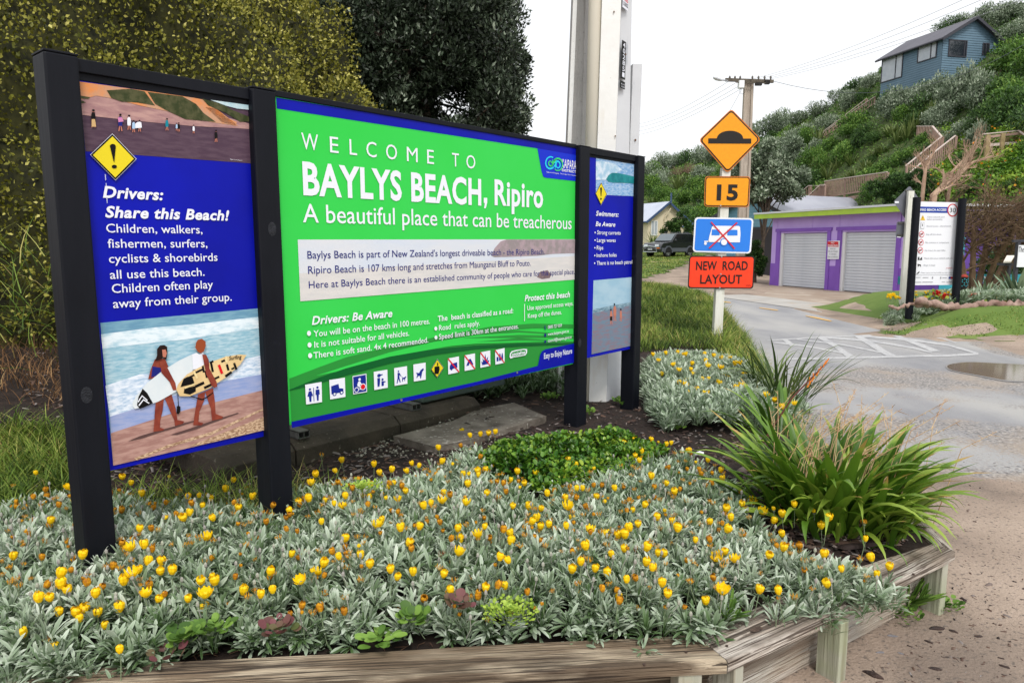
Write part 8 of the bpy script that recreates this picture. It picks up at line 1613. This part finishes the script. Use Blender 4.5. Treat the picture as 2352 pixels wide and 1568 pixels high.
# ---- second gazania patch beyond the third and fourth posts
B2_ = [(1478, 830), (1500, 812), (1560, 806), (1640, 812), (1700, 826), (1720, 850), (1760, 880), (1830, 905), (1860, 930), (1800, 950), (1740, 950), (1690, 980), (1640, 985), (1560, 972), (1500, 945), (1482, 900)]
r = np.random.default_rng(99); N = 9000; X = r.uniform(.9, 3.6, N); Y = r.uniform(5.2, 9.4, N); a_, b_ = proj_np(np.stack([X, Y, SZ(X, Y) + .12], 1)); ok = in_poly(a_, b_, B2_); X, Y, a_, b_ = X[ok], Y[ok], a_[ok], b_[ok]; e = np.clip(dist_line(a_, b_, B2_ + [B2_[0]]) / 40, 0, 1) ** .6; Z = SZ(X, Y) + .04 + .13 * e + .02 * snoise(X, Y, 5, 2)
k = slice(0, 1500); X, Y, Z, b_ = X[k], Y[k], Z[k], b_[k]; n = len(X); vi = r.integers(0, 6, n); parts = []
for i, (rv, rf, rr) in enumerate(ROS):
    m = vi == i; a = r.uniform(0, 6.28, m.sum()); V, F, q_ = scatter(rv, rf, np.stack([X[m], Y[m], Z[m]], 1), frames(np.stack([np.cos(a), np.sin(a), 0 * a], 1), nrm(np.stack([r.normal(0, .3, m.sum()), r.normal(-.15, .3, m.sum()), np.ones(m.sum())], 1))), r.uniform(1.1, 1.6, m.sum())); parts.append((V, F, np.tile(rr, m.sum()) + .04))
V, F, R_ = merge(parts); g3 = thing('gazania_patch', (float(X.mean()), float(Y.mean()), .35), 'second mat of silver gazanias with yellow flowers right of the last sign post', 'flowers'); org = ORG[g3.name]
o = link_mesh('foliage', np_mesh('foliage', V - np.array(org), F, np.clip(R_, 0, 1)), m_silver, g3); o['kind'] = 'stuff'
for x, y in [cC_(*p) for p in FCb] + [(1500, 815), (1512, 828), (1530, 812), (1549, 838), (1560, 850), (1575, 815), (1590, 862), (1620, 830), (1640, 818), (1655, 845), (1668, 868), (1600, 895), (1622, 905), (1560, 880), (1576, 874), (1520, 860), (1700, 835), (1690, 890), (1650, 880), (1710, 862)]:
    q = G(x, y, .56 if y > 850 else .62); q2 = proj(q); o = bpy.data.objects.new('flower', rnf.choice(FM['cup'] + FM['open'])); COL.objects.link(o); o.parent = g3; o.location = q - org - Vector((0, 0, .01)); s = rnf.uniform(.9, 1.2); o.scale = (s,) * 3; o.rotation_euler = (rnf.gauss(0, .2), rnf.gauss(0, .2), rnf.uniform(0, 6))
# dark gazania clump without flowers behind the sign, seen under the middle panel
r = np.random.default_rng(101); q = G(1185, 880, .4); n = 260; X = q.x + r.normal(0, .33, n); Y = q.y + r.normal(0, .25, n); Z = SZ(X, Y) + r.uniform(.02, .2, n); parts = []
for i, (rv, rf, rr) in enumerate(ROS[:3]):
    m = np.arange(n) % 3 == i; a = r.uniform(0, 6.28, m.sum()); V, F, q_ = scatter(rv, rf, np.stack([X[m], Y[m], Z[m]], 1), frames(np.stack([np.cos(a), np.sin(a), 0 * a], 1), [[0, -.3, 1.0]] * m.sum()), r.uniform(1.1, 1.6, m.sum())); parts.append((V, F, np.clip(np.tile(rr, m.sum()) - .22, 0, 1)))
V, F, R_ = merge(parts); tag(link_mesh('gazania_clump', np_mesh('gazania_clump', V, F, R_), m_silver), 'dark flowerless gazania clump seen beneath the middle sign panel by the white pole', 'plant')
for x, y, lb in ((1430, 925, 'small leafy green weed at the foot of the white power pole'), (1345, 950, 'tiny green weed on the mulch beside the third post'), (1262, 915, 'green weed on the mulch near the concrete slab'), (1545, 985, 'lime green weed on the mulch left of the strap leaves')):
    weed('weed', x, y, .36, 60, .03, m_weed, lb, seed=x, spread=.09, el0=.4, el1=1.4)
# red leaved weed stalk in front of second post, and foam litter
mb = MB(); p = G(655, 1150, .45); q = D(642, 1010, p.y); mb.tube([p, p.lerp(q, .5) + Vector((.01, 0, 0)), q], [.003, .0025, .002], 5); 
for u, s in ((.3, 1), (.55, -1), (.8, 1)): a = p.lerp(q, u); mb.tube([a, a + Vector((.03 * s, 0, .05))], [.0018, .001], 4)
t_ = mb.build('tall_weed', m_weed, origin=p); t_.data.attributes.new('rnd', 'FLOAT', 'POINT'); tag(t_, 'thin tall weed stalk standing in front of the second sign post', 'weed')
q = G(1596, 1042, .38); mb = MB(); mb.tube([q, q + Vector((.035, .01, .004)), q + Vector((.06, .012, 0))], [.010, .013, .008], 8); tag(mb.build('litter', m_swhite, origin=q), 'small white piece of litter on the mulch near the strap leaves', 'litter')
